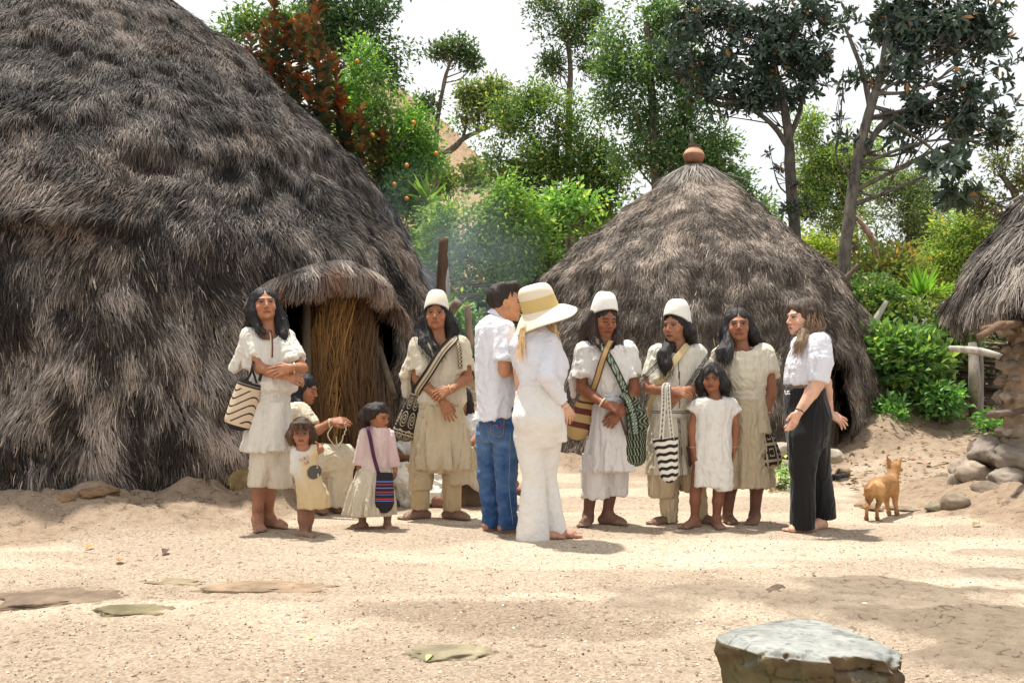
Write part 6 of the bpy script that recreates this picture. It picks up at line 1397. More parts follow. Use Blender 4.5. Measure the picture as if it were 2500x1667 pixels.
for (x, y, r_, dy) in [(895, 610, .045, .02), (860, 640, .055, -.06)]: t.rc(p.P(835, 450, .02), p.P(x, y, dy), .060, r_*.8, .035, cut=True)
t.rc(p.P(560, 560, -.02), p.P(545, 680, -.05), .03, .05, .02, sub=True); p.sleeve(t, sl, p.P(545, 655, -.03), .66); p.sleeve(t, sr_, p.P(880, 655, .0), .7); t.el(p.P(708, 402, -.03), V(.078, .10, .088), k=.012, sub=True)
p.cloth('tunic', t, (.77, .72, .60), h=.006, seed=71, wr=.006, crease=.003, paint=strp)
t = SDF(); rows(p, t, [(765, 680, 112, .13), (828, 680, 114, .13)], k=.01)
def ss(v, C, n):
    z0 = p.P(0, 800)[2]; m = (np.abs(v[:, 2]-z0-.012) < .004) | (np.abs(v[:, 2]-z0+.004) < .003); C = C.copy(); C[m] = (.03, .03, .03); return C
p.cloth('sash', t, (.77, .72, .60), h=.006, wf=(2, 2, 36), wr=.005, seed=72, paint=ss)
t = SDF(); rows(p, t, [(815, 680, 110, .12), (950, 672, 122, .135), (1168, 670, 128, .15)], folds=(8, 0.114, 0.016), seed=2, k=.01)
def ss2(v, C, n):
    d = np.abs(v[:, 0]-p.P(718, 900)[0]+.04*(v[:, 2]-.6)); m = ((np.abs(d-.006) < .003)) & (n[:, 1] < 0); C = C.copy(); C[m] = (.03, .03, .03); return C
p.cloth('tunic_skirt', t, (.75, .68, .54), h=.006, seed=73, wr=.009, dirt=.12, paint=ss2)
t = SDF(); rows(p, t, [(1120, 640, 95, .12), (1302, 632, 88, .12)], folds=(5, 0.057, 0.000), k=.02, seed=1); rows(p, t, [(1120, 780, 70, .12, .03), (1270, 800, 62, .11, .03)], folds=(5, 0.057, 0.000), k=.01, seed=8); p.cloth('under_tunic', t, (.60, .48, .31), seed=74, wr=.008, dirt=.3)
t = SDF(); rows(p, t, [(1250, 668, 52, .085), (1380, 670, 46, .08), (1440, 672, 40, .075), (1455, 674, 43, .078)], folds=(4, .06, .02), seed=2); rows(p, t, [(1230, 845, 46, .08, .05), (1430, 866, 36, .07, .05)], folds=(4, .05, .02), seed=4, k=.001); p.cloth('trousers', t, (.58, .47, .30), seed=75, wr=.009, dirt=.3, crease=.004)
p.cap_hat(tilt=-3, h=.150, r=(.093, .112), zb=.036, taper=.90, colr=(.82, .80, .72))
p.hair([([p.hl(.06, .03, .02), p.hl(.09, .03, -.05), p.P(795, 350, .03), p.P(790, 390, .02)], [.03, .045, .045, .02]), ([p.hl(-.055, .04, -.02), p.P(668, 410, -.05), p.P(640, 455, -.14), p.P(650, 520, -.17), p.P(645, 575, -.175)], [.035, .045, .042, .04, .012]), ([p.hl(0, .07, .0), p.P(740, 380, .09), p.P(730, 410, .08)], [.06, .06, .04])], (.013, .010, .009), seed=17, front=.055, strands=300, curl=.012)
def pat_bw(TH, T):
    C = np.ones(TH.shape+(3,))*np.array([.74, .70, .62]); w = T+.02*np.sin(TH*1.0)+.012*np.sin(TH*6); m = ((w*6.2) % 1.0 < .46); C[m] = (.018, .016, .016); return C
b0 = bag('black and white striped bag hanging from the wrist of the speaking capped person', p.P(645, 955, -.30), V(.12, 0, -1), p.S(255), p.S(72), p.S(52), pat_bw, flat=.55, rnd=.28, seed=2)
bp = lambda t, x, C: np.where((np.abs(x) > .45)[:, None], np.array([[.66, .62, .53]]), np.where(((np.floor(t*40)) % 2 == 0)[:, None], np.array([[.02, .02, .02]]), np.array([[.5, .47, .4]])))
strap([p.P(668, 640, -.24), p.P(640, 645, -.32), p.P(636, 760, -.34), p.P(622, 960, -.35)], p.S(13), V(0, -1, 0), dk, parent=b0, pat=bp)
strap([p.P(668, 640, -.24), p.P(664, 645, -.33), p.P(672, 800, -.34), p.P(690, 970, -.33)], p.S(11), V(0, -1, 0), dk, parent=b0, pat=bp)
strap([p.P(790, 405, .02), p.P(770, 410, -.10), p.P(700, 500, -.165), p.P(620, 610, -.155), p.P(570, 720, -.05), p.P(560, 800, .02)], p.S(19), V(-.2, -1, .1), (.52, .40, .20), parent=p.root, name='shoulder_band')
b2 = bag('narrow tan striped bag tucked behind the elbow of the speaking capped person', p.P(560, 730, .08), V(-.03, 0, -1), p.S(140), p.S(14), p.S(18), lambda TH, T: np.where((((T*11) % 1) < .5)[..., None], np.array([.55, .46, .30]), np.array([.42, .33, .2])), flat=.6)

# ---------------- woman D
p = Person('older person with long black hair in a cream dress, holding a slumped dark bag', 7.35, (380, 1460), (.30, .13, .07), (.17, .075, .048), crop=C4)
p.head(p.P(362, 243), yaw=-12, pitch=6, roll=-2, size=1.08, brow=.8); p.neck(p.P(375, 385), .056)
sl, sr_ = p.P(262, 425), p.P(515, 425, .02)
p.arm(sr_, p.P(560, 640, .0), p.P(528, 785, -.08), 1.08, (.052, .044, .030)); p.arm(sl, p.P(225, 640), p.P(215, 790, -.05), 1.05)
p.hand(p.P(528, 788, -.08), V(-.15, -.15, -1), V(.9, -.5, 0), 1, 1.05, 1.0); p.hand(p.P(215, 793, -.05), V(.1, 0, -1), V(-1, -.3, 0), -1, 1, .4)
p.torso(p.P(400, 800), p.P(385, 500), sl, sr_, 1.1)
p.leg(p.P(330, 850), p.P(320, 1150), p.P(292, 1415)); p.leg(p.P(460, 850), p.P(480, 1150), p.P(462, 1412))
p.foot(p.P(292, 1418, .05), 5, 1); p.foot(p.P(462, 1415), -22, 1.05); p.build_body()
t = SDF(); rows(p, t, [(365, 380, 55, .07), (390, 383, 125, .11), (470, 390, 150, .14), (560, 395, 140, .15), (610, 400, 128, .15), (640, 405, 108, .13)], folds=(7, .04, .0), seed=5)
for (x, y, r_, dy) in [(585, 565, .045, .03), (545, 530, .05, -.05)]: t.rc(p.P(510, 420), p.P(x, y, dy), .06, r_, .06, cut=True)
t.rc(p.P(262, 420), p.P(220, 520), .06, .06, .06, cut=True); t.rc(p.P(545, 480, -.02), p.P(570, 640, -.02), .035, .055, .02, sub=True); p.sleeve(t, sr_, p.P(560, 640, .0), .5, (.074, .072)); p.sleeve(t, sl, p.P(225, 640), .5, (.07, .07)); t.el(p.P(378, 368, -.03), V(.098, .10, .07), k=.012, sub=True)
p.cloth('blouse', t, (.76, .69, .54), seed=81, wr=.009, crease=.004, wf=(7, 7, 4))
t = SDF(); rows(p, t, [(612, 410, 114, .135), (700, 408, 118, .14)], k=.01); p.cloth('sash', t, (.75, .68, .54), h=.006, wf=(2, 2, 40), wr=.006, seed=82)
t = SDF(); rows(p, t, [(690, 408, 114, .13), (900, 400, 150, .155), (1235, 400, 172, .17)], folds=(8, 0.095, 0.016), seed=2, k=.01); rows(p, t, [(700, 500, 26, .05, -.08), (900, 520, 38, .06, -.10)], k=.02); p.cloth('skirt', t, (.66, .56, .39), seed=83, wr=.010, dirt=.22)
p.hair([([p.hl(-.065, .0, .06), p.hl(-.09, .0, -.04), p.P(285, 350, .0), p.P(250, 405, -.11), p.P(242, 455, -.15)], [.028, .036, .04, .035, .01]), ([p.hl(-.07, .01, .0), p.P(300, 395, -.12), p.P(285, 465, -.175)], [.03, .03, .008]), ([p.hl(.065, .0, .05), p.hl(.09, .01, -.05), p.P(470, 340, .05), p.P(525, 395, .05)], [.03, .04, .04, .012]), ([p.hl(0, .06, .0), p.P(380, 340, .10), p.P(385, 390, .11)], [.07, .07, .06])], (.013, .011, .011), seed=19, strands=280, curl=.014, front=.046)
p.band('bracelet', p.P(530, 772, -.07), V(-.15, 0, -1), .034, .005, (.7, .55, .35))
def pat_geo(TH, T):
    C = np.ones(TH.shape+(3,))*np.array([.024, .016, .012]); u = (TH*2.2) % 2-1; w = (T*5) % 2-1
    m = (np.maximum(np.abs(u), np.abs(w)) % .5 > .34) & ~((u > 0) & (np.abs(w) < .15)); C[m] = (.42, .35, .23); C[T > .93] = (.42, .35, .23); return C
b0 = bag('slumped dark brown bag with cream geometric lines held by the older long haired person', p.P(525, 870, -.09), V(.12, 0, -1), p.S(250), p.S(22), p.S(78), pat_geo, flat=.55, rnd=.2, seed=6)

# ---------------- child in white
p = Person('barefoot child with tousled black hair in a plain white knee length dress', 7.1, (180, 1470), (.30, .125, .065), (.22, .085, .048), scale=.75, crop=C4)
p.head(p.P(203, 572), yaw=-22, pitch=0, size=.88, child=True, brow=.8); p.neck(p.P(215, 690), .04)
sl, sr_ = p.P(108, 725), p.P(318, 728)
p.arm(sl, p.P(76, 862), p.P(80, 995, -.03), .72); p.arm(sr_, p.P(345, 870), p.P(338, 995, -.02), .72)
p.hand(p.P(80, 998, -.03), V(.1, -.1, -1), V(-1, -.2, 0), 1, .74, .35, .25); p.hand(p.P(338, 998, -.02), V(-.08, -.1, -1), V(1, -.2, 0), -1, .74, .55)
p.torso(p.P(200, 1000), p.P(210, 800), sl, sr_, .8)
p.leg(p.P(130, 1050), p.P(95, 1270), p.P(92, 1435), .74); p.leg(p.P(260, 1050), p.P(238, 1270), p.P(224, 1432), .74)
p.foot(p.P(92, 1438), -56, .80); p.foot(p.P(226, 1436), 6, .80); p.build_body(.0075)
t = SDF(); rows(p, t, [(672, 215, 45, .05), (700, 213, 112, .085), (780, 208, 118, .10), (1000, 205, 118, .11), (1228, 198, 124, .12)], folds=(6, .035, .0), seed=5)
rows(p, t, [(1120, 262, 50, .085, -.03), (1255, 268, 50, .085, -.03)], k=.03)
t.rc(sl, p.P(70, 772), .045, .045, .03, cut=True); t.rc(sr_, p.P(350, 780), .045, .045, .03, cut=True); t.el(p.P(216, 672, -.02), V(.060, .075, .05), k=.01, sub=True); t.rc(p.P(226, 680, -.09), p.P(232, 725, -.12), .035, .006, .01, sub=True)
def smudge(v, C, n):
    m = np.clip(.5*sstep(.7, 1.2, fbm(v*15, 3, 5)), 0, .2)[:, None]; return C*(1-m)+np.array([.45, .30, .2])*m
p.cloth('dress', t, (.83, .80, .74), seed=91, wr=.007, crease=.003, paint=smudge, dirt=.06)
p.hair([([p.hl(-.06, .0, .06), p.hl(-.09, -.01, -.03), p.hl(-.095, -.01, -.12)], [.035, .04, .02]), ([p.hl(.06, .0, .05), p.hl(.09, .0, -.04), p.P(290, 655, .02)], [.035, .045, .02]), ([p.hl(0, .05, .0), p.hl(0, .07, -.11)], [.075, .06]), ([p.hl(.0, -.03, .10), p.hl(-.045, -.09, .04)], [.03, .010]), ([p.hl(.0, -.03, .10), p.hl(.05, -.085, .045)], [.03, .012])], (.014, .011, .010), seed=23, strands=240, curl=.02, nofront=True, parting=False)
for a in (p.P(79, 990, -.03), p.P(339, 988, -.02)): p.band('bracelet', a, V(0, 0, -1), .024, .0035, (.5, .3, .16))

# ---------------- woman E in profile
p = Person('person with long highlighted brown hair in white crop blouse and black flared trousers', 6.98, (760, 1500), SKL, (.62, .34, .24), crop=C4)
p.head(p.P(757, 192), yaw=-78, pitch=-2, size=1.06, brow=.7); p.neck(p.P(785, 330), .052)
sn, sf = p.P(865, 372, -.16), p.P(745, 365, .17)
p.arm(sn, p.P(848, 600, -.20), p.P(738, 768, -.24), 1.08, (.055, .045, .028)); p.arm(sf, p.P(900, 590, .22), p.P(925, 780, .20), 1.02)
p.hand(p.P(738, 770, -.24), V(-.48, -.1, -.87), V(.5, -.8, -.3), 1, .98, .25, .2); p.hand(p.P(928, 785, .18), V(.78, 0, -.45), V(.4, -.8, .5), -1, .98, .25, .6)
p.torso(p.P(770, 800), p.P(790, 480), sn, sf, .95, .155, fr=V(1, 0, 0))
p.leg(p.P(790, 850, -.08), p.P(765, 1130, -.07), p.P(775, 1455, -.07)); p.leg(p.P(820, 850, .09), p.P(850, 1130, .10), p.P(865, 1430, .10))
p.foot(p.P(790, 1478, -.07), -80, 1.0); p.foot(p.P(868, 1455, .06), -50, .98); p.build_body()
t = SDF(); rows(p, t, [(300, 800, 45, .08), (330, 805, 85, .15), (400, 800, 112, .19), (470, 790, 128, .20), (560, 775, 120, .19), (606, 772, 115, .175)], folds=(6, .03, .0), seed=5, ang=0)
t.rc(p.P(862, 362, -.14), p.P(868, 470, -.18), .086, .084, .03); t.rc(p.P(868, 470, -.18), p.P(852, 592, -.20), .084, .070, .008, cut=True); t.rc(sf, p.P(870, 560, .2), .07, .07, .03, cut=True); t.el(p.P(765, 300), V(.07, .08, .06), k=.02, sub=True)
p.cloth('blouse', t, (.80, .80, .86), mat=shirtm, seed=101, wr=.006, crease=.003)
t = SDF(); rows(p, t, [(628, 768, 122, .16), (700, 775, 126, .175), (800, 792, 138, .19), (900, 790, 126, .18), (980, 778, 104, .15)], seed=1, ang=0)
t.rc(p.P(772, 930, -.08), p.P(760, 1100, -.08), .12, .095, .05); t.rc(p.P(760, 1100, -.08), p.P(758, 1497, -.08), .088, .084, .02, cut=True, sq=(V(0, 1, 0), .9)); t.rc(p.P(820, 930, .09), p.P(845, 1120, .10), .12, .09, .04); t.rc(p.P(845, 1120, .10), p.P(888, 1430, .10), .09, .082, .02, cut=True)
t.rc(p.P(870, 1150, .1), p.P(920, 1432, .1), .05, .045, .03, cut=True)
p.cloth('trousers', t, (.010, .010, .011), mat=blackm, seed=102, wr=.005, wf=(8, 8, 1.8))
blm = hairm
p.hair([([p.hl(0, .05, .04), p.hl(0, .09, -.06), p.P(815, 270, .0), p.P(800, 320, -.02)], [.07, .065, .05, .02]), ([p.hl(-.075, .0, .03), p.hl(-.08, -.01, -.06), p.P(765, 290, -.10), p.P(738, 350, -.16), p.P(712, 405, -.17)], [.03, .035, .035, .028, .008]), ([p.hl(.075, .02, .03), p.hl(.07, .01, -.06)], [.03, .02]), ([p.hl(-.05, -.045, .075), p.hl(-.07, -.035, .0)], [.03, .02])], (.045, .026, .016), seed=29, strands=420, curl=.005, tipc=(.22, .145, .085), front=.05)
p.band('bracelet', p.P(738, 765, -.24), V(-.48, -.1, -.87), .030, .004, (.04, .03, .03))
mb = MB()
for (a, b_) in [((648, 640), (652, 664)), ((652, 664), (664, 664)), ((664, 664), (668, 642)), ((660, 650), (678, 644)), ((668, 662), (680, 660))]: mb.tube([p.P(*a, -.19), p.P(*b_, -.19)], .006, 6, (.8, .8, .8))
slv, tt_, b = newmat('silver_metal'); b.inputs['Metallic'].default_value = 1; b.inputs['Roughness'].default_value = .25; b.inputs['Base Color'].default_value = (.8, .8, .82, 1); mb.build('buckle', slv, p.root, col=False)

# ---------------- man in jeans
p = Person('person with short dark hair seen from behind in a white shirt and blue jeans', 6.9, (720, 1450), (.46, .22, .115), (.40, .17, .11), crop=C2)
p.head(p.P(750, 202), yaw=98, pitch=-3, size=1.08, brow=.8); p.neck(p.P(715, 320), .06)
sn, sf = p.P(735, 365, -.16), p.P(655, 350, .18)
p.arm(sn, p.P(745, 570, -.20), p.P(850, 560, -.02), 1.1); p.arm(sf, p.P(700, 560, .25), p.P(800, 600, .2), 1.1)
p.hand(p.P(852, 560, -.02), V(1, .3, .1), V(0, -1, 0), 1, 1, .6); p.hand(p.P(802, 600, .2), V(1, 0, 0), V(0, -1, 0), 1, 1, .6)
p.torso(p.P(695, 850), p.P(680, 500), sn, sf, 1.05, fr=V(1, 0, 0))
p.leg(p.P(665, 880, .08), p.P(655, 1140, .08), p.P(668, 1410, .08)); p.leg(p.P(745, 880, -.06), p.P(745, 1140, -.06), p.P(758, 1425, -.04))
p.foot(p.P(672, 1428, .08), 125, 1.08); p.foot(p.P(758, 1442, -.02), 125, 1.08); p.build_body()
t = SDF(); rows(p, t, [(275, 690, 40, .08), (305, 685, 75, .16), (340, 682, 100, .20), (450, 682, 102, .205), (600, 690, 104, .20), (750, 698, 106, .20), (815, 700, 108, .205), (842, 675, 84, .195)], folds=(6, .03, .0), seed=5)
t.rc(p.P(735, 352, -.15), p.P(745, 522, -.21), .082, .080, .012, cut=True)
p.cloth('shirt', t, (.82, .83, .88), mat=shirtm, seed=111, wr=.008, crease=.002, wf=(6, 6, 3.5))
# standing collar: a ring round the neck, lower at the front (picture right)
th = np.linspace(0, 2*math.pi, 41)[:-1]; cvs = []
for (hh, rr_) in ((0, .086), (.022, .080), (.046, .072), (.050, .069), (.044, .066), (.01, .070)):
    cvs.append(np.stack([rr_*1.1*np.cos(th), rr_*np.sin(th), hh+0*th], -1))
v = np.array(cvs).reshape(-1, 3) @ roty(rad(26)).T+p.P(716, 283, .02); i = np.arange(5)[:, None]*40; j = np.arange(40)[None]
mesh('collar', v, np.stack([i+j, i+(j+1) % 40, i+40+(j+1) % 40, i+40+j], -1).reshape(-1, 4), mat=shirtm, parent=p.root, col=np.array([[.74, .76, .84]])*np.ones((len(v), 1)))
def jean(v, C, n):
    f = np.clip(.28*fbm(v*np.array([16, 16, 26]), 3, 4)+.55*np.exp(-((v[:, 2]-p.P(0, 960)[2])/.12)**2)+.3*np.exp(-((v[:, 2]-p.P(0, 1150)[2])/.15)**2), 0, 1)[:, None]; C = C*(1-.8*f)+np.array([.15, .26, .44])*.8*f
    return C
t = SDF(); rows(p, t, [(770, 715, 94, .17), (880, 712, 98, .18), (960, 712, 88, .15)], seed=1); t.rc(p.P(668, 900, .08), p.P(655, 1140, .08), .105, .072, .03); t.rc(p.P(655, 1140, .08), p.P(672, 1385, .08), .072, .060, .02); t.rc(p.P(672, 1370, .08), p.P(674, 1428, .08), .066, .060, .02, cut=True)
t.rc(p.P(755, 900, -.06), p.P(752, 1140, -.06), .105, .075, .012); t.rc(p.P(752, 1140, -.06), p.P(762, 1395, -.04), .075, .062, .012); t.rc(p.P(762, 1380, -.04), p.P(763, 1440, -.04), .068, .062, .02, cut=True)
J = p.cloth('jeans', t, (.025, .075, .20), h=.0065, mat=denimm, seed=113, wr=.004, crease=.007, paint=jean)
def oseam(pts, colr=(.30, .17, .08), w=.0028, name='pocket_seam', par=None):
    P = spline([p.P(*a) for a in pts], 20); P = snap(J, P, .003); mb = MB(); mb.tube(P, w, 5, colr, cap=False); return mb.build(name, knitm, par or p.root)
oseam([(670, 870), (672, 905), (712, 925), (738, 905), (742, 815)]); oseam([(672, 872), (700, 862), (715, 880), (740, 855)], (.35, .10, .06)); oseam([(775, 900), (772, 1050), (768, 1200), (790, 1400)], (.16, .25, .38))
p.hair([([p.hl(-.04, .03, .10), p.hl(-.03, -.05, .112), p.hl(-.02, -.088, .088)], [.035, .030, .018]), ([p.hl(.02, .03, .10), p.hl(.02, -.06, .105)], [.035, .025])], (.022, .013, .009), seed=31, strands=0, capr=(.080, .100, .092), capc=(0, .028, .036), parting=False, front=.045, tipc=(.05, .025, .015))

# ---------------- woman in straw hat
p = Person('person seen from behind in a wide straw hat, white blouse and flared white trousers', 6.55, (930, 1490), (.60, .34, .22), (.45, .2, .13), crop=C2)
p.head(p.P(945, 268), yaw=150, pitch=-4, size=1.05); p.neck(p.P(905, 370), .05)
sl, sr_ = p.P(815, 425, .10), p.P(985, 410, -.06)
p.arm(sr_, p.P(972, 605, -.20), p.P(1068, 752, -.08), .95); p.arm(sl, p.P(830, 600, .28), p.P(900, 640, .35), .95)
p.hand(p.P(1070, 755, -.06), V(.45, .1, -.88), V(.3, -.9, .1), 1, .92, .5, .15)
p.torso(p.P(930, 800), p.P(900, 500), sl, sr_, .95, .15)
p.leg(p.P(878, 860), p.P(903, 1150), p.P(900, 1460), .92); p.leg(p.P(972, 860, .05), p.P(968, 1150, .10), p.P(1010, 1455, .12), .92)
p.foot(p.P(935, 1485, .02), 100, .95); p.foot(p.P(1030, 1470, .08), 95, .95); p.build_body()
t = SDF(); rows(p, t, [(330, 912, 62, .07), (365, 910, 112, .12), (430, 915, 145, .15), (520, 930, 150, .17), (600, 940, 140, .165), (655, 935, 125, .14)], folds=(6, .03, .0), seed=5, ang=.15)
t.el(p.P(1035, 540, .05), V(.07, .09, .085), k=.04); t.rc(sr_, p.P(972, 600, -.20), .066, .058, .008); t.rc(p.P(972, 600, -.20), p.P(1058, 738, -.09), .058, .040, .006, cut=True)
p.cloth('blouse', t, (.80, .80, .85), mat=shirtm, seed=121, wr=.003, crease=.004, wf=(5, 5, 7))
t = SDF(); rows(p, t, [(648, 938, 128, .135), (720, 935, 135, .155), (830, 925, 140, .175), (920, 930, 116, .15), (990, 935, 92, .10)], seed=1, ang=.1)
t.el(p.P(860, 830, -.09), V(.085, .09, .095), k=.04); t.el(p.P(975, 840, -.08), V(.085, .09, .095), k=.04); rows(p, t, [(700, 1035, 42, .09, .0), (958, 1050, 34, .07, .02)], k=.03)
t.rc(p.P(878, 930), p.P(905, 1150), .105, .074, .03); t.rc(p.P(905, 1150), p.P(896, 1503), .074, .112, .008, cut=True, sq=(V(0, 1, 0), .85)); t.rc(p.P(975, 930, .05), p.P(968, 1150, .10), .105, .070, .01); t.rc(p.P(968, 1150, .10), p.P(1020, 1487, .12), .070, .088, .006, cut=True)
p.cloth('trousers', t, (.84, .81, .76), seed=122, mat=shirtm, wr=.003, crease=.0025, wf=(7, 7, 2.5))
# hat: crown + wide drooping brim
nt_, rws = 72, []
for i in range(16):
    a = i/15*math.pi/2; rws.append((.004+.094*math.sin(a)**.6, .185-.080*(1-math.cos(a))**1.3))
for i in range(1, 13): rws.append((.098+.006*i/12, .105-.085*i/12))
for i in range(1, 19): f = i/18; rws.append((.104+.088*f, 0.020-.030*f-.070*f**1.5))
th = np.arange(nt_)/nt_*2*math.pi; vv = []
for k_, (r_, z_) in enumerate(rws):
    f = max(0, (r_-.104)/.088); wob = f*(.045*np.cos(th+.5)+.018*np.sin(2*th+.6)+.008*np.sin(3*th)); vv.append(np.stack([r_*np.cos(th)*(1+.0*f), r_*np.sin(th)*1.08, z_+wob], -1))
v = np.array(vv).reshape(-1, 3); m = len(rws); v = v @ roty(rad(-17)).T @ rotx(rad(10)).T; hp = p.P(948, 252); v = v*V(1.20, 1.24, 1.02)+hp
C = np.ones((m, nt_, 3))*np.array([.76, .66, .50]); 
for k_ in range(16, 28): C[k_] = (.66, .50, .20) if k_ % 2 == 0 else (.54, .38, .13)
i = np.arange(m-1)[:, None]*nt_; j = np.arange(nt_)[None]; q = np.stack([i+j, i+nt_+j, i+nt_+(j+1) % nt_, i+(j+1) % nt_], -1).reshape(-1, 4)
o = mesh('straw_hat', v, q, np.array([[0, a+1, a] for a in range(1, nt_-1)]), mat=strawm, parent=p.root, col=C.reshape(-1, 3)); md = o.modifiers.new('thick', 'SOLIDIFY'); md.thickness = .004
p.hair([([p.hl(0, .07, .0), p.P(880, 330, -.12), p.P(843, 345, -.16), p.P(836, 420, -.155), p.P(832, 485, -.15)], [.05, .03, .014, .011, .004]), ([p.hl(.07, .0, -.02), p.P(990, 315, -.02), p.P(1005, 345, -.05), p.P(1012, 372, -.08)], [.04, .035, .025, .008])], (.36, .20, .09), seed=37, strands=120, curl=.004, tipc=(.62, .45, .25))
p.band('bracelet', p.P(1062, 740, -.06), V(.45, 0, -.88), .031, .005, (.75, .72, .66)); p.band('bracelet', p.P(1070, 768, -.06), V(.45, 0, -.88), .037, .003, (.8, .8, .8), slv)

# ---------------- two seated people behind
p = Person('person sitting on the ground in white, mostly hidden behind the stern capped person', 8.75, (300, 1260), (.28, .12, .065), (.22, .10, .06), crop=C2)
p.head(p.P(330, 840, .1), yaw=-30, pitch=-25, size=1, closed=True); p.neck(p.P(310, 930), .05)
sl, sr_ = p.P(235, 960), p.P(400, 960)
p.arm(sl, p.P(150, 1050, -.1), p.P(245, 1050, -.3), 1); p.arm(sr_, p.P(430, 1070), p.P(300, 1080, -.3), 1); p.hand(p.P(250, 1052, -.3), V(1, 0, -.2), V(0, -1, .3), -1, 1, .6); p.hand(p.P(298, 1082, -.3), V(-1, 0, -.1), V(0, -1, .3), 1, 1, .6)
p.torso(p.P(300, 1180), p.P(300, 1020), sl, sr_, 1); p.leg(p.P(250, 1190), p.P(190, 1150, -.35), p.P(330, 1260, -.45)); p.leg(p.P(350, 1190), p.P(420, 1160, -.3), p.P(360, 1275, -.5)); p.foot(p.P(385, 1280, -.5), 70, 1, zg=.0); p.foot(p.P(340, 1270, -.4), 60, 1); p.build_body(.01)
t = SDF(); rows(p, t, [(925, 310, 50, .08), (950, 312, 110, .13), (1050, 305, 110, .16), (1200, 300, 115, .18)], folds=(6, .04, 0)); t.rc(sl, p.P(175, 1015, -.03), .08, .085, .05, cut=True); p.cloth('tunic', t, (.80, .78, .72), h=.009, seed=131, wr=.012)
t = SDF(); t.rc(p.P(300, 1190, .05), p.P(190, 1150, -.35), .15, .11, .06); t.rc(p.P(300, 1190, .05), p.P(420, 1160, -.3), .15, .11, .06); t.rc(p.P(190, 1160, -.35), p.P(330, 1255, -.45), .11, .08, .06); t.rc(p.P(180, 1180, -.3), p.P(210, 1290, -.4), .09, .06, .06); t.rc(p.P(420, 1180, -.3), p.P(380, 1262, -.45), .10, .055, .06); p.cloth('long_skirt', t, (.80, .76, .68), h=.009, seed=132, wr=.018, wf=(4, 4, 5))
p.hair([([p.hl(0, .06, 0), p.P(300, 930, .14)], [.07, .06])], seed=41, strands=40)
t = SDF(); t.rc(p.P(130, 1180, -.42), p.P(215, 1095, -.40), .055, .03, .02); t.el(p.P(140, 1160, -.42), V(.06, .05, .05), k=.02); v, q = t.surf(.008); tag(mesh('gourd', v, q, mat=claym, col=np.array([[.50, .34, .14]])*np.ones((len(v), 1)), origin=p.P(140, 1180, -.42)), 'tan curved gourd by the seated person between the small pink clad child and stern person', 'gourd')
p = Person('person sitting on a rock in white with long dark hair, partly hidden behind the jeans', 8.45, (620, 1270), (.30, .13, .07), (.25, .11, .065), crop=C2)
p.head(p.P(505, 745, .0), yaw=-25, pitch=-25, size=1, closed=True); p.neck(p.P(515, 830), .05)
sl, sr_ = p.P(470, 850), p.P(588, 845)
p.arm(sr_, p.P(600, 915, -.05), p.P(566, 965, -.22), 1); p.arm(sl, p.P(460, 950), p.P(520, 990, -.25), 1); p.hand(p.P(564, 967, -.22), V(-.4, -.1, -.9), V(.4, -.8, .2), 1, .95, .8); p.hand(p.P(520, 990, -.25), V(.8, 0, -.4), V(0, -.8, .5), -1, .95, .8)
p.torso(p.P(590, 1090), p.P(540, 920), sl, sr_, 1); p.leg(p.P(600, 1100, -.05), p.P(720, 1100, -.3), p.P(800, 1190, -.2)); p.leg(p.P(620, 1100, .1), p.P(740, 1090, -.1), p.P(790, 1160, -.05)); p.foot(p.P(830, 1230, .0), 60, .95, zg=p.P(830, 1245)[2]); p.build_body(.01)
t = SDF(); rows(p, t, [(815, 520, 45, .08), (835, 525, 80, .12), (920, 545, 88, .15), (1090, 590, 95, .17)], folds=(6, .04, 0)); t.rc(sr_, p.P(605, 895), .075, .08, .05, cut=True); p.cloth('blouse', t, (.80, .78, .73), h=.009, seed=141, wr=.012)
t = SDF(); t.rc(p.P(590, 1090, .0), p.P(730, 1090, -.25), .15, .10, .06); t.rc(p.P(580, 1100, -.05), p.P(600, 1150, -.1), .14, .10, .06); t.rc(p.P(640, 1110, -.15), p.P(640, 1170, -.15), .12, .08, .06); p.cloth('long_skirt', t, (.80, .76, .68), h=.009, seed=142, wr=.016)
p.hair([([p.hl(0, .06, 0), p.P(530, 830, .08), p.P(545, 900, -.05), p.P(545, 975, -.14)], [.07, .06, .045, .015]), ([p.hl(.06, .02, 0), p.P(548, 820, .0), p.P(552, 880, -.08)], [.04, .04, .03])], (.014, .012, .013), seed=43, strands=120)
rock('seat_rock', W(1158, 1215, 8.6), (.24, .2, .18), 401, (.20, .14, .09), 'brown rock used as a seat behind the jeans of the white shirted person')
mb = MB(); g = np.random.default_rng(4)
for i in range(9): mb.tube(spline([p.P(560+g.uniform(-8, 8), 985, -.32), p.P(575+g.uniform(-20, 20), 1060, -.33), p.P(570+g.uniform(-20, 25), 1140+g.uniform(-30, 10), -.33)], 10), .005, 5, (.55, .45, .3))
tag(mb.build('fibre_bundle', knitm, origin=p.P(570, 1060, -.32)), 'bundle of pale fibres hanging from the hands of the person sitting on the rock', 'fibre')
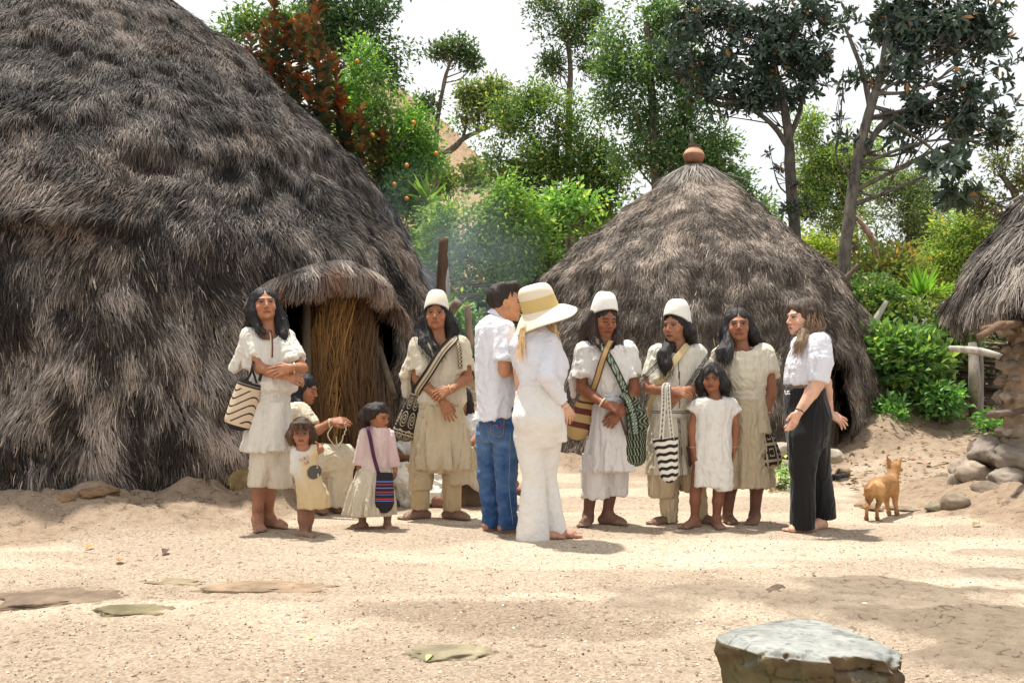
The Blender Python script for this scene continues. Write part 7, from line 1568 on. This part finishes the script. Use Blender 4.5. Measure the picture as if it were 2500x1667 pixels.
# bag of the first young man
p = P1
def pat_p1(TH, T):
    C = np.ones(TH.shape+(3,))*np.array([.62, .48, .33]); C = C*(1+.12*np.sin(T*140))[..., None]
    w = T*6+.9*np.sin(TH*1.6+.6)*(np.abs(T-.5) < .34); m = (np.abs((w % 1)-.5) < .11); C[m] = (.025, .02, .02)
    r_ = (np.abs(((w+.5) % 1)-.5) < .08) & (np.cos(TH+1.3) > .45) & (T > .28) & (T < .72); C[r_] = (.45, .04, .03); C[(T > .90)] = (.015, .014, .016); C[T < .06] = (.02, .018, .018); return C
b0 = bag('beige bag with black and red maze pattern on the hip of the young person', p.P(248, 632, -.13), V(-.30, 0, -1), p.S(268), p.S(64), p.S(72), pat_p1, flat=.62, rnd=.2, seed=3)
strap([p.P(355, 350, .02), p.P(362, 365, -.12), p.P(368, 430, -.165), p.P(366, 500, -.18)], p.S(7), V(0, -1, 0), (.20, .13, .08), parent=b0, pat=stripes([dk, (.35, .12, .08), lt]))
strap([p.P(285, 640, -.15), p.P(262, 560, -.16), p.P(268, 520, -.13)], p.S(6), V(0, -1, 0), dk, parent=b0); strap([p.P(225, 625, -.16), p.P(250, 590, -.17), p.P(262, 545, -.16)], p.S(6), V(0, -1, 0), dk, parent=b0); strap([p.P(300, 625, -.15), p.P(310, 585, -.2)], p.S(8), V(0, -1, 0), dk, n=8, parent=b0)
# ================================================================== DOG
Cd = (2000, 400, 1.65); dy0 = 7.5
def D_(x, y, dy=0.0): return W(Cd[0]+x/Cd[2], Cd[1]+y/Cd[2], dy0+dy)
dog = empty('dog', (D_(250, 1430)[0], dy0+.15, 0), 'thin orange tan dog with pricked ears standing on the sand, seen from behind', 'dog')
S = SDF(); S.el(D_(222, 1303, -.02), V(.058, .080, .062), k=.03); S.rc(D_(225, 1300, .0), D_(285, 1300, .32), .050, .066, .03, sq=(V(1, 0, 0), .82)); S.rc(D_(230, 1288, .05), D_(288, 1282, .3), .05, .055, .03)
S.rc(D_(290, 1290, .34), D_(298, 1245, .40), .058, .042, .03); S.rc(D_(298, 1245, .40), D_(301, 1222, .42), .042, .045, .02); S.el(D_(301, 1219, .43), V(.044, .055, .042), k=.02); S.rc(D_(306, 1224, .46), D_(330, 1232, .53), .026, .016, .02)
for (a, b_) in (((286, 1212, .42), (272, 1184, .41)), ((317, 1213, .42), (333, 1188, .42))):
    S.rc(D_(*a), D_(b_[0], b_[1]-8, b_[2]), .028, .005, .008, sq=(V(0, 1, 0), .5))
for (hx_, dyh, kx, ky, hkx, hky, fx, fy, dyf) in ((205, -.05, 200, 1350, 192, 1385, 190, 1432, .0), (242, -.05, 246, 1352, 232, 1390, 234, 1434, -.02)):
    S.rc(D_(hx_, 1312, dyh), D_(kx, ky, dyh+.05), .046, .026, .03); S.rc(D_(kx, ky, dyh+.05), D_(hkx, hky, dyh-.05), .026, .015, .015); S.rc(D_(hkx, hky, dyh-.05), D_(fx, fy-4, dyf), .014, .013, .01)
    pz_ = D_(fx, fy, dyf); S.rc(V(pz_[0], pz_[1]-.005, .014), V(pz_[0]+.008, pz_[1]+.035, .013), .016, .015, .01)
for (hx_, fx, dyf) in ((270, 282, .30), (304, 314, .28)):
    S.rc(D_(hx_, 1315, .30), D_(hx_+2, 1365, .31), .036, .018, .02); S.rc(D_(hx_+2, 1365, .31), D_(fx, 1412, dyf), .018, .013, .01)
    pz_ = D_(fx, 1424, dyf); S.rc(D_(fx, 1412, dyf), V(pz_[0], pz_[1], .02), .013, .013, .01); S.rc(V(pz_[0], pz_[1], .014), V(pz_[0]+.005, pz_[1]+.04, .013), .016, .015, .01)
S.rc(D_(215, 1288, -.08), D_(197, 1310, -.12), .018, .014, .02); S.rc(D_(197, 1310, -.12), D_(182, 1332, -.10), .014, .010, .01)
v, q = S.surf(.0055); n = vnormals(v, q); v = v+n*(.0012*fbm(v*60, 2, 3))[:, None]
C = np.array([[.42, .215, .080]])*np.ones((len(v), 1)); bk = sstep(.2, .8, n[:, 2]+.5*fbm(v*18, 3, 4))[:, None]*.55; C = C*(1-bk)+np.array([.17, .085, .035])*bk
ru = sstep(.12, .04, np.hypot(v[:, 0]-D_(224, 1310)[0], v[:, 2]-D_(224, 1310)[2]))[:, None]*(n[:, 1:2] < -.3)*.6; C = C*(1-ru)+np.array([.70, .42, .18])*ru
C = C*(1+.16*fbm(v*45, 2, 6)+.25*fbm(v*9, 3, 7))[:, None]; ft = sstep(.05, .01, v[:, 2])[:, None]*.5; C = C*(1-ft)+np.array([.16, .09, .05])*ft
furm = mat_col('short_fur', rough=.7, nscale=120, namp=.15, bscale=260, bstr=.4, bdist=.003); mesh('body', v, q, mat=furm, parent=dog, col=C)

# ================================================================== STONES
top = [(1749, 1548), (1772, 1532), (1830, 1522), (1906, 1507), (1956, 1502), (2033, 1518), (2150, 1556), (2200, 1580), (2212, 1602), (2190, 1616), (2100, 1606), (2010, 1606), (1940, 1598), (1870, 1592), (1832, 1580), (1800, 1570), (1760, 1558)]
zt = [.335, .335, .335, .335, .335, .335, .33, .325, .315, .31, .315, .315, .32, .325, .33, .33, .33]
tp = np.array([W(u, v, (CZ-z)*F/(v-HV)) for (u, v), z in zip(top, zt)]); cen = tp.mean(0)
ang = np.arctan2(tp[:, 1]-cen[1], tp[:, 0]-cen[0]); od = np.argsort(ang); tha = np.linspace(-math.pi, math.pi, 320, endpoint=False)
rad_ = np.interp(tha, ang[od], np.hypot(tp[:, 0]-cen[0], tp[:, 1]-cen[1])[od], period=2*math.pi)
zz_ = np.interp(tha, ang[od], tp[od, 2], period=2*math.pi); vv, cl_ = [], []
for i in range(44): f = (i/43)**.8; vv.append(np.stack([cen[0]+rad_*f*np.cos(tha), cen[1]+rad_*f*np.sin(tha), zz_*f+.338*(1-f)-.012*sstep(.86, 1, np.array(f))], -1)); cl_.append(0)
for i in range(1, 68):
    f = i/67; rr_ = rad_*(1+.035*math.sin(min(f*5, 1)*math.pi/2)-.34*f**1.1); vv.append(np.stack([cen[0]+.03*f+rr_*np.cos(tha), cen[1]+.03*f+rr_*np.sin(tha), (zz_-.014)*(1-f)-.06*f], -1)); cl_.append(f)
v = np.array(vv); lay = np.repeat(np.array(cl_), 320); m = len(vv); v = v.reshape(-1, 3)
i = np.arange(m-1)[:, None]*320; j = np.arange(320)[None]; q = np.stack([i+j, i+320+j, i+320+(j+1) % 320, i+(j+1) % 320], -1).reshape(-1, 4)
n = vnormals(v, q); edge = np.exp(-((np.arange(m)-44)/7)**2).repeat(320)
fr = fbm(v*np.array([9, 9, 9]), 4, 5); chip = np.abs(fbm(v*np.array([14, 14, 22]), 3, 15)); side = sstep(.0, .08, lay)
v = v+n*(.012*fr*(.25+side)+edge*(-.030*sstep(.0, .5, fbm(v*14, 4, 8)))-.010*side*np.exp(-(chip/.08)**2))[:, None]
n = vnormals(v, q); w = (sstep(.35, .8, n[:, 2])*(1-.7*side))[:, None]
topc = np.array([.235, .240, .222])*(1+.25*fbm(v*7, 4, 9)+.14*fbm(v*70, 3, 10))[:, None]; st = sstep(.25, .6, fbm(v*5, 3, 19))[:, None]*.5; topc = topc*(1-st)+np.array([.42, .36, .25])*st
sc_ = np.array([.10, .068, .034])*(1+.4*fbm(v*6, 4, 11)+.2*fbm(v*30, 3, 12))[:, None]; fi = fbm(v*V(22, 22, 40), 3, 33); topc = topc*(1-.55*np.exp(-(np.abs(fbm(v*V(4, 11, 8), 3, 31))/.035)**2)*(fi > -.1))[:, None]; topc = topc*np.where(fbm(v*45, 2, 35) > .55, .7, 1.0)[:, None]; mo_ = sstep(.1, .5, fbm(v*8, 3, 13))[:, None]*.5; sc_ = sc_*(1-mo_)+np.array([.13, .13, .06])*mo_  # side brown is soil and lichen, with shade painted into it too
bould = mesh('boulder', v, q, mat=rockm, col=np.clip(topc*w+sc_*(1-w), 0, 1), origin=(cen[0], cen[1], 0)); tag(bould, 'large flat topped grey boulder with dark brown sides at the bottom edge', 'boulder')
bould.data.shade_smooth()
def flatstone(label, u, v, ru, rv, colr, seed, h=.045, group=None, rough=.2):
    p_ = G(u, v); Y = p_[1]; rock('embedded_stone', (p_[0], p_[1], p_[2]-.008), (ru/F*Y, Y*Y/(CZ*F)*rv, h), seed, colr, label, 'stone', group, rough=rough)
flatstone('broad flat dark brown slab sunk in the sand at the left edge', 130, 1462, 150, 24, (.17, .125, .085), 501, .035)
flatstone('mossy edged low slab touching the broad dark slab at left', 320, 1492, 100, 14, (.17, .14, .08), 502, .03)
flatstone('small pale flat stone left of the long sunken one', 425, 1420, 70, 8, (.26, .21, .13), 503, .02)
flatstone('long thin brown stone ridge sunk in the sand, left of centre', 640, 1434, 160, 11, (.24, .17, .11), 504, .03)
flatstone('olive brown flat stone with gravel in its hollow, bottom centre', 1075, 1592, 115, 20, (.22, .185, .12), 505, .03)
flatstone('dark little stone by the edge of the cracked mud, right of centre', 1895, 1440, 30, 7, (.15, .11, .08), 506, .03)
rock('quartz_stone', G(2110, 1478)+V(0, 0, .0), (.028, .02, .014), 507, (.70, .68, .64), 'small bright white stone lying on the cracked mud', 'stone')
flatstone('brown stone under the tail of the dog', 2125, 1240, 28, 9, (.24, .16, .10), 508, .05); flatstone('grey brown flat stone under the legs of the dog', 2205, 1242, 46, 6, (.22, .17, .12), 509, .035)
rock('embedded_stone', G(2332, 1237)+V(0, 0, .03), (.11, .09, .08), 510, (.24, .19, .14), 'rounded grey stone just left of the stone hut base', 'stone'); rock('embedded_stone', G(2284, 1243)+V(0, 0, .01), (.08, .06, .05), 511, (.20, .17, .12), 'smaller mossy stone left of the rounded grey one', 'stone')
# stone seat and rubble
rock('seat_rock', W(615, 1172, 8.0), (.33, .2, .125), 520, (.27, .19, .085), 'long olive brown boulder seat behind the young person with folded arms', 'rock', rough=.05)
rock('rock', W(640, 1225, 7.9)+V(0, 0, -.05), (.30, .16, .10), 521, (.26, .19, .13), 'earthy lump of rock under the olive brown boulder seat', 'rock')
for i, (u, v, Y, r_, c_, lab) in enumerate([(2030, 1113, 10.4, (.15, .12, .075), (.44, .38, .30), 'pale flat topped rock behind the black trousers, nearest the thatch'), (1905, 1095, 10.8, (.10, .1, .08), (.48, .42, .35), 'pale upright rock between the cream skirt and black trousers'),
      (1990, 1165, 10.2, (.12, .1, .11), (.28, .20, .14), 'brown rock below the pale flat topped one'), (1912, 1140, 10.2, (.10, .09, .08), (.30, .23, .17), 'brown rock below the pale upright one'), (1890, 1185, 9.9, (.07, .07, .05), (.50, .46, .38), 'low whitish rock left of the small weeds'),
      (1935, 1200, 9.6, (.06, .06, .04), (.46, .40, .32), 'low whitish rock right of the small weeds'), (1950, 1080, 11.0, (.06, .08, .16), (.42, .35, .28), 'tall pale stone leaning on the thatch wall'), (2060, 1150, 10.6, (.08, .08, .05), (.30, .22, .15), 'small brown rock right of the pale flat topped one')]):
    rock('rock', W(u, v, Y), r_, 530+i, c_, lab, 'rock', 'rocks piled beside the conical house')
# charcoal heap
g = np.random.default_rng(8); mb = MB(); p0 = G(2040, 1168)
for i in range(12):
    a = p0+V(g.normal(0, .12), g.normal(0, .12), .02+g.random()*.05); d = nrm(g.normal(0, 1, 3)*V(1, 1, .3)); a = p0+(a-p0)*.35; mb.tube([a-d*.09, a, a+d*.09], [.014, .018, .012], 6, np.array([.035, .033, .035])*g.uniform(.6, 2.5), jit=.3, seed=i)
tag(mb.build('charred_sticks', woodm, origin=p0), 'small heap of charred sticks left of the dog', 'sticks')

# ================================================================== LITTER ON THE GROUND
g = np.random.default_rng(15); n = 26000; y = 2.6+5.5*g.random(n)**1.6; x = (g.random(n)*2-1)*y*.56; z = ground_h(x, y)
keep = np.abs(fbm(np.stack([x, y, 0*x], -1)*1.3, 3, 4)) > .04; x, y, z = x[keep], y[keep], z[keep]; n = len(x); r_ = .0028+.005*g.random(n)**4
th = g.uniform(0, 6.28, n); e = np.array([[1, 0, 0], [0, 1, 0], [-1, 0, 0], [0, -1, 0], [0, 0, .75], [0, 0, -.5]]); E = e[None]*g.uniform(.55, 1.3, (n, 6, 1))
c_, s_ = np.cos(th), np.sin(th); Ex = E[..., 0]*c_[:, None]-E[..., 1]*s_[:, None]; Ey = E[..., 0]*s_[:, None]+E[..., 1]*c_[:, None]
v = np.stack([x[:, None]+Ex*r_[:, None], y[:, None]+Ey*r_[:, None], z[:, None]+(E[..., 2]+.25)*r_[:, None]], -1).reshape(-1, 3)
t8 = np.array([[0, 1, 4], [1, 2, 4], [2, 3, 4], [3, 0, 4], [1, 0, 5], [2, 1, 5], [3, 2, 5], [0, 3, 5]]); t_ = (np.arange(n)[:, None, None]*6+t8[None]).reshape(-1, 3)
pc = np.array([[.60, .52, .43], [.34, .25, .17], [.70, .64, .56], [.16, .11, .08], [.46, .36, .26]])[g.integers(0, 5, n)]*g.uniform(.7, 1.2, (n, 1))
pebm = mat_col('gravel_grains', rough=.85); tag(mesh('gravel', v, None, t_, mat=pebm, col=np.repeat(pc, 6, axis=0), smooth=False), kind='stuff')
drym = mat_leaf('dry_leaf', .7, .15, .2)
def dry_leaf(u, v, ln, colr, label, seed):
    g = np.random.default_rng(seed); p0 = G(u, v); a = g.uniform(0, 6.28); d = V(math.cos(a), math.sin(a), .12); s_ = V(-math.sin(a), math.cos(a), 0); m = 7; t = np.linspace(0, 1, m); w = np.sin(t*math.pi)**.8*ln*.22; cu = g.uniform(.1, .35)
    v_ = np.stack([p0+d*ln*tt-s_*ww+V(0, 0, .006+cu*ww+.15*ln*math.sin(tt*3)) for tt, ww in zip(t, w)]+[p0+d*ln*tt+V(0, 0, .004+.15*ln*math.sin(tt*3)) for tt in t]+[p0+d*ln*tt+s_*ww+V(0, 0, .006+cu*ww+.15*ln*math.sin(tt*3)) for tt, ww in zip(t, w)])
    j = np.arange(m-1); q = np.concatenate([np.stack([j, j+1, j+m+1, j+m], -1), np.stack([j+m, j+m+1, j+2*m+1, j+2*m], -1)])
    tag(mesh('dry_leaf', v_, q, mat=drym, col=np.array(colr)[None]*np.ones((3*m, 1)), origin=p0), label, 'leaf', 'fallen leaves')
for k, (u, v, ln, c, lab) in enumerate([(208, 1343, .09, (.45, .25, .08), 'orange brown fallen leaf under the left thatch mound'), (290, 1371, .10, (.36, .19, .08), 'longer brown fallen leaf nearer the camera than the orange one'), (400, 1357, .11, (.12, .07, .05), 'dark curled fallen leaf left of the barefoot young person'),
     (1040, 1617, .06, (.40, .44, .20), 'pale green fallen leaf on the olive brown flat stone'), (755, 1563, .03, (.75, .65, .05), 'tiny bright yellow petal on the open sand'), (2375, 1287, .10, (.26, .22, .10), 'olive brown fallen leaf by the stone hut base'), (2330, 1165, .13, (.40, .22, .12), 'brown leaf lying by the rounded stone at right'),
     (2270, 1130, .13, (.42, .2, .11), 'reddish brown leaf high on the bare path'), (2215, 1120, .12, (.45, .26, .14), 'light brown leaf left of the reddish one on the path'), (2080, 1170, .14, (.42, .33, .2), 'tan leaf right of the charred sticks'), (2420, 1115, .12, (.44, .22, .11), 'rusty leaf at the foot of the stone hut wall'), (1985, 1402, .05, (.14, .1, .07), 'dark scrap of leaf on the sand before the black trousers')]):
    dry_leaf(u, v, ln, c, lab, 600+k)
g = np.random.default_rng(33); n = 1500; x = g.uniform(2.4, 7.5, n); y = g.uniform(9.5, 14.5, n); z = ground_h(x, y)+.01; P_ = np.stack([x, y, z], -1)
v, t_, c = leaves4(P_, np.stack([np.cos(x*99), np.sin(x*99), .1+0*x], -1), nrm(V(0, 0, 1)+g.normal(0, .3, (n, 3))), g.uniform(.04, .11, n), g.uniform(.02, .04, n), np.array([[.30, .16, .08]])*g.uniform(.4, 1.5, (n, 1)))
tag(mesh('leaf_litter', v, None, t_, mat=drym, col=c, smooth=False), kind='stuff')
g = np.random.default_rng(34); n = 420; y = 2.8+6*g.random(n); x = (g.random(n)*2-1)*y*.55; z = ground_h(x, y)+.004; a = g.uniform(0, 6.28, n); d = np.stack([np.cos(a), np.sin(a), 0*a+.03], -1)
v, q, c = blades(np.stack([x, y, z], -1), d, np.tile(V(0, 0, 1), (n, 1)), g.uniform(.015, .06, n), .003, np.array([[.20, .13, .08]])*g.uniform(.4, 1.6, (n, 1)), .03, seed=3)
tag(mesh('straw_litter', v, q, mat=drym, col=c, smooth=False), kind='stuff')

# ================================================================== SMOKE drifting between the houses
smk = bpy.data.materials.new('wood_smoke'); smk.use_nodes = True; t = smk.node_tree; t.nodes.clear(); out = nd(t, 'ShaderNodeOutputMaterial'); pv = nd(t, 'ShaderNodeVolumePrincipled')
pv.inputs['Color'].default_value = (.72, .86, 1.0, 1); pv.inputs['Anisotropy'].default_value = .2
tcn = nd(t, 'ShaderNodeTexCoord'); nz_n = nd(t, 'ShaderNodeTexNoise'); nz_n.inputs['Scale'].default_value = 1.6; nz_n.inputs['Detail'].default_value = 3; t.links.new(tcn.outputs['Object'], nz_n.inputs['Vector'])
gr = nd(t, 'ShaderNodeTexGradient', gradient_type='SPHERICAL'); mpn = nd(t, 'ShaderNodeMapping'); t.links.new(tcn.outputs['Object'], mpn.inputs['Vector']); t.links.new(mpn.outputs['Vector'], gr.inputs['Vector']); mpn.inputs['Scale'].default_value = (1/1.15, 1/.9, 1/1.25)
dn = mathn(t, 'MULTIPLY', mrange(t, nz_n.outputs['Fac'], .38, .68, 0, 1), mathn(t, 'MULTIPLY', gr.outputs['Fac'], .42)); t.links.new(dn, pv.inputs['Density']); t.links.new(pv.outputs[0], out.inputs['Volume'])
sc0 = W(1085, 650, 10.6); v, q = rockmesh((0, 0, 0), (1.12, .88, 1.22), 9, planes=0, rough=.02); o = mesh('smoke', v+sc0, q, mat=smk, origin=sc0); tag(o, kind='stuff')
cy.volume_step_rate = 3; cy.volume_max_steps = 64
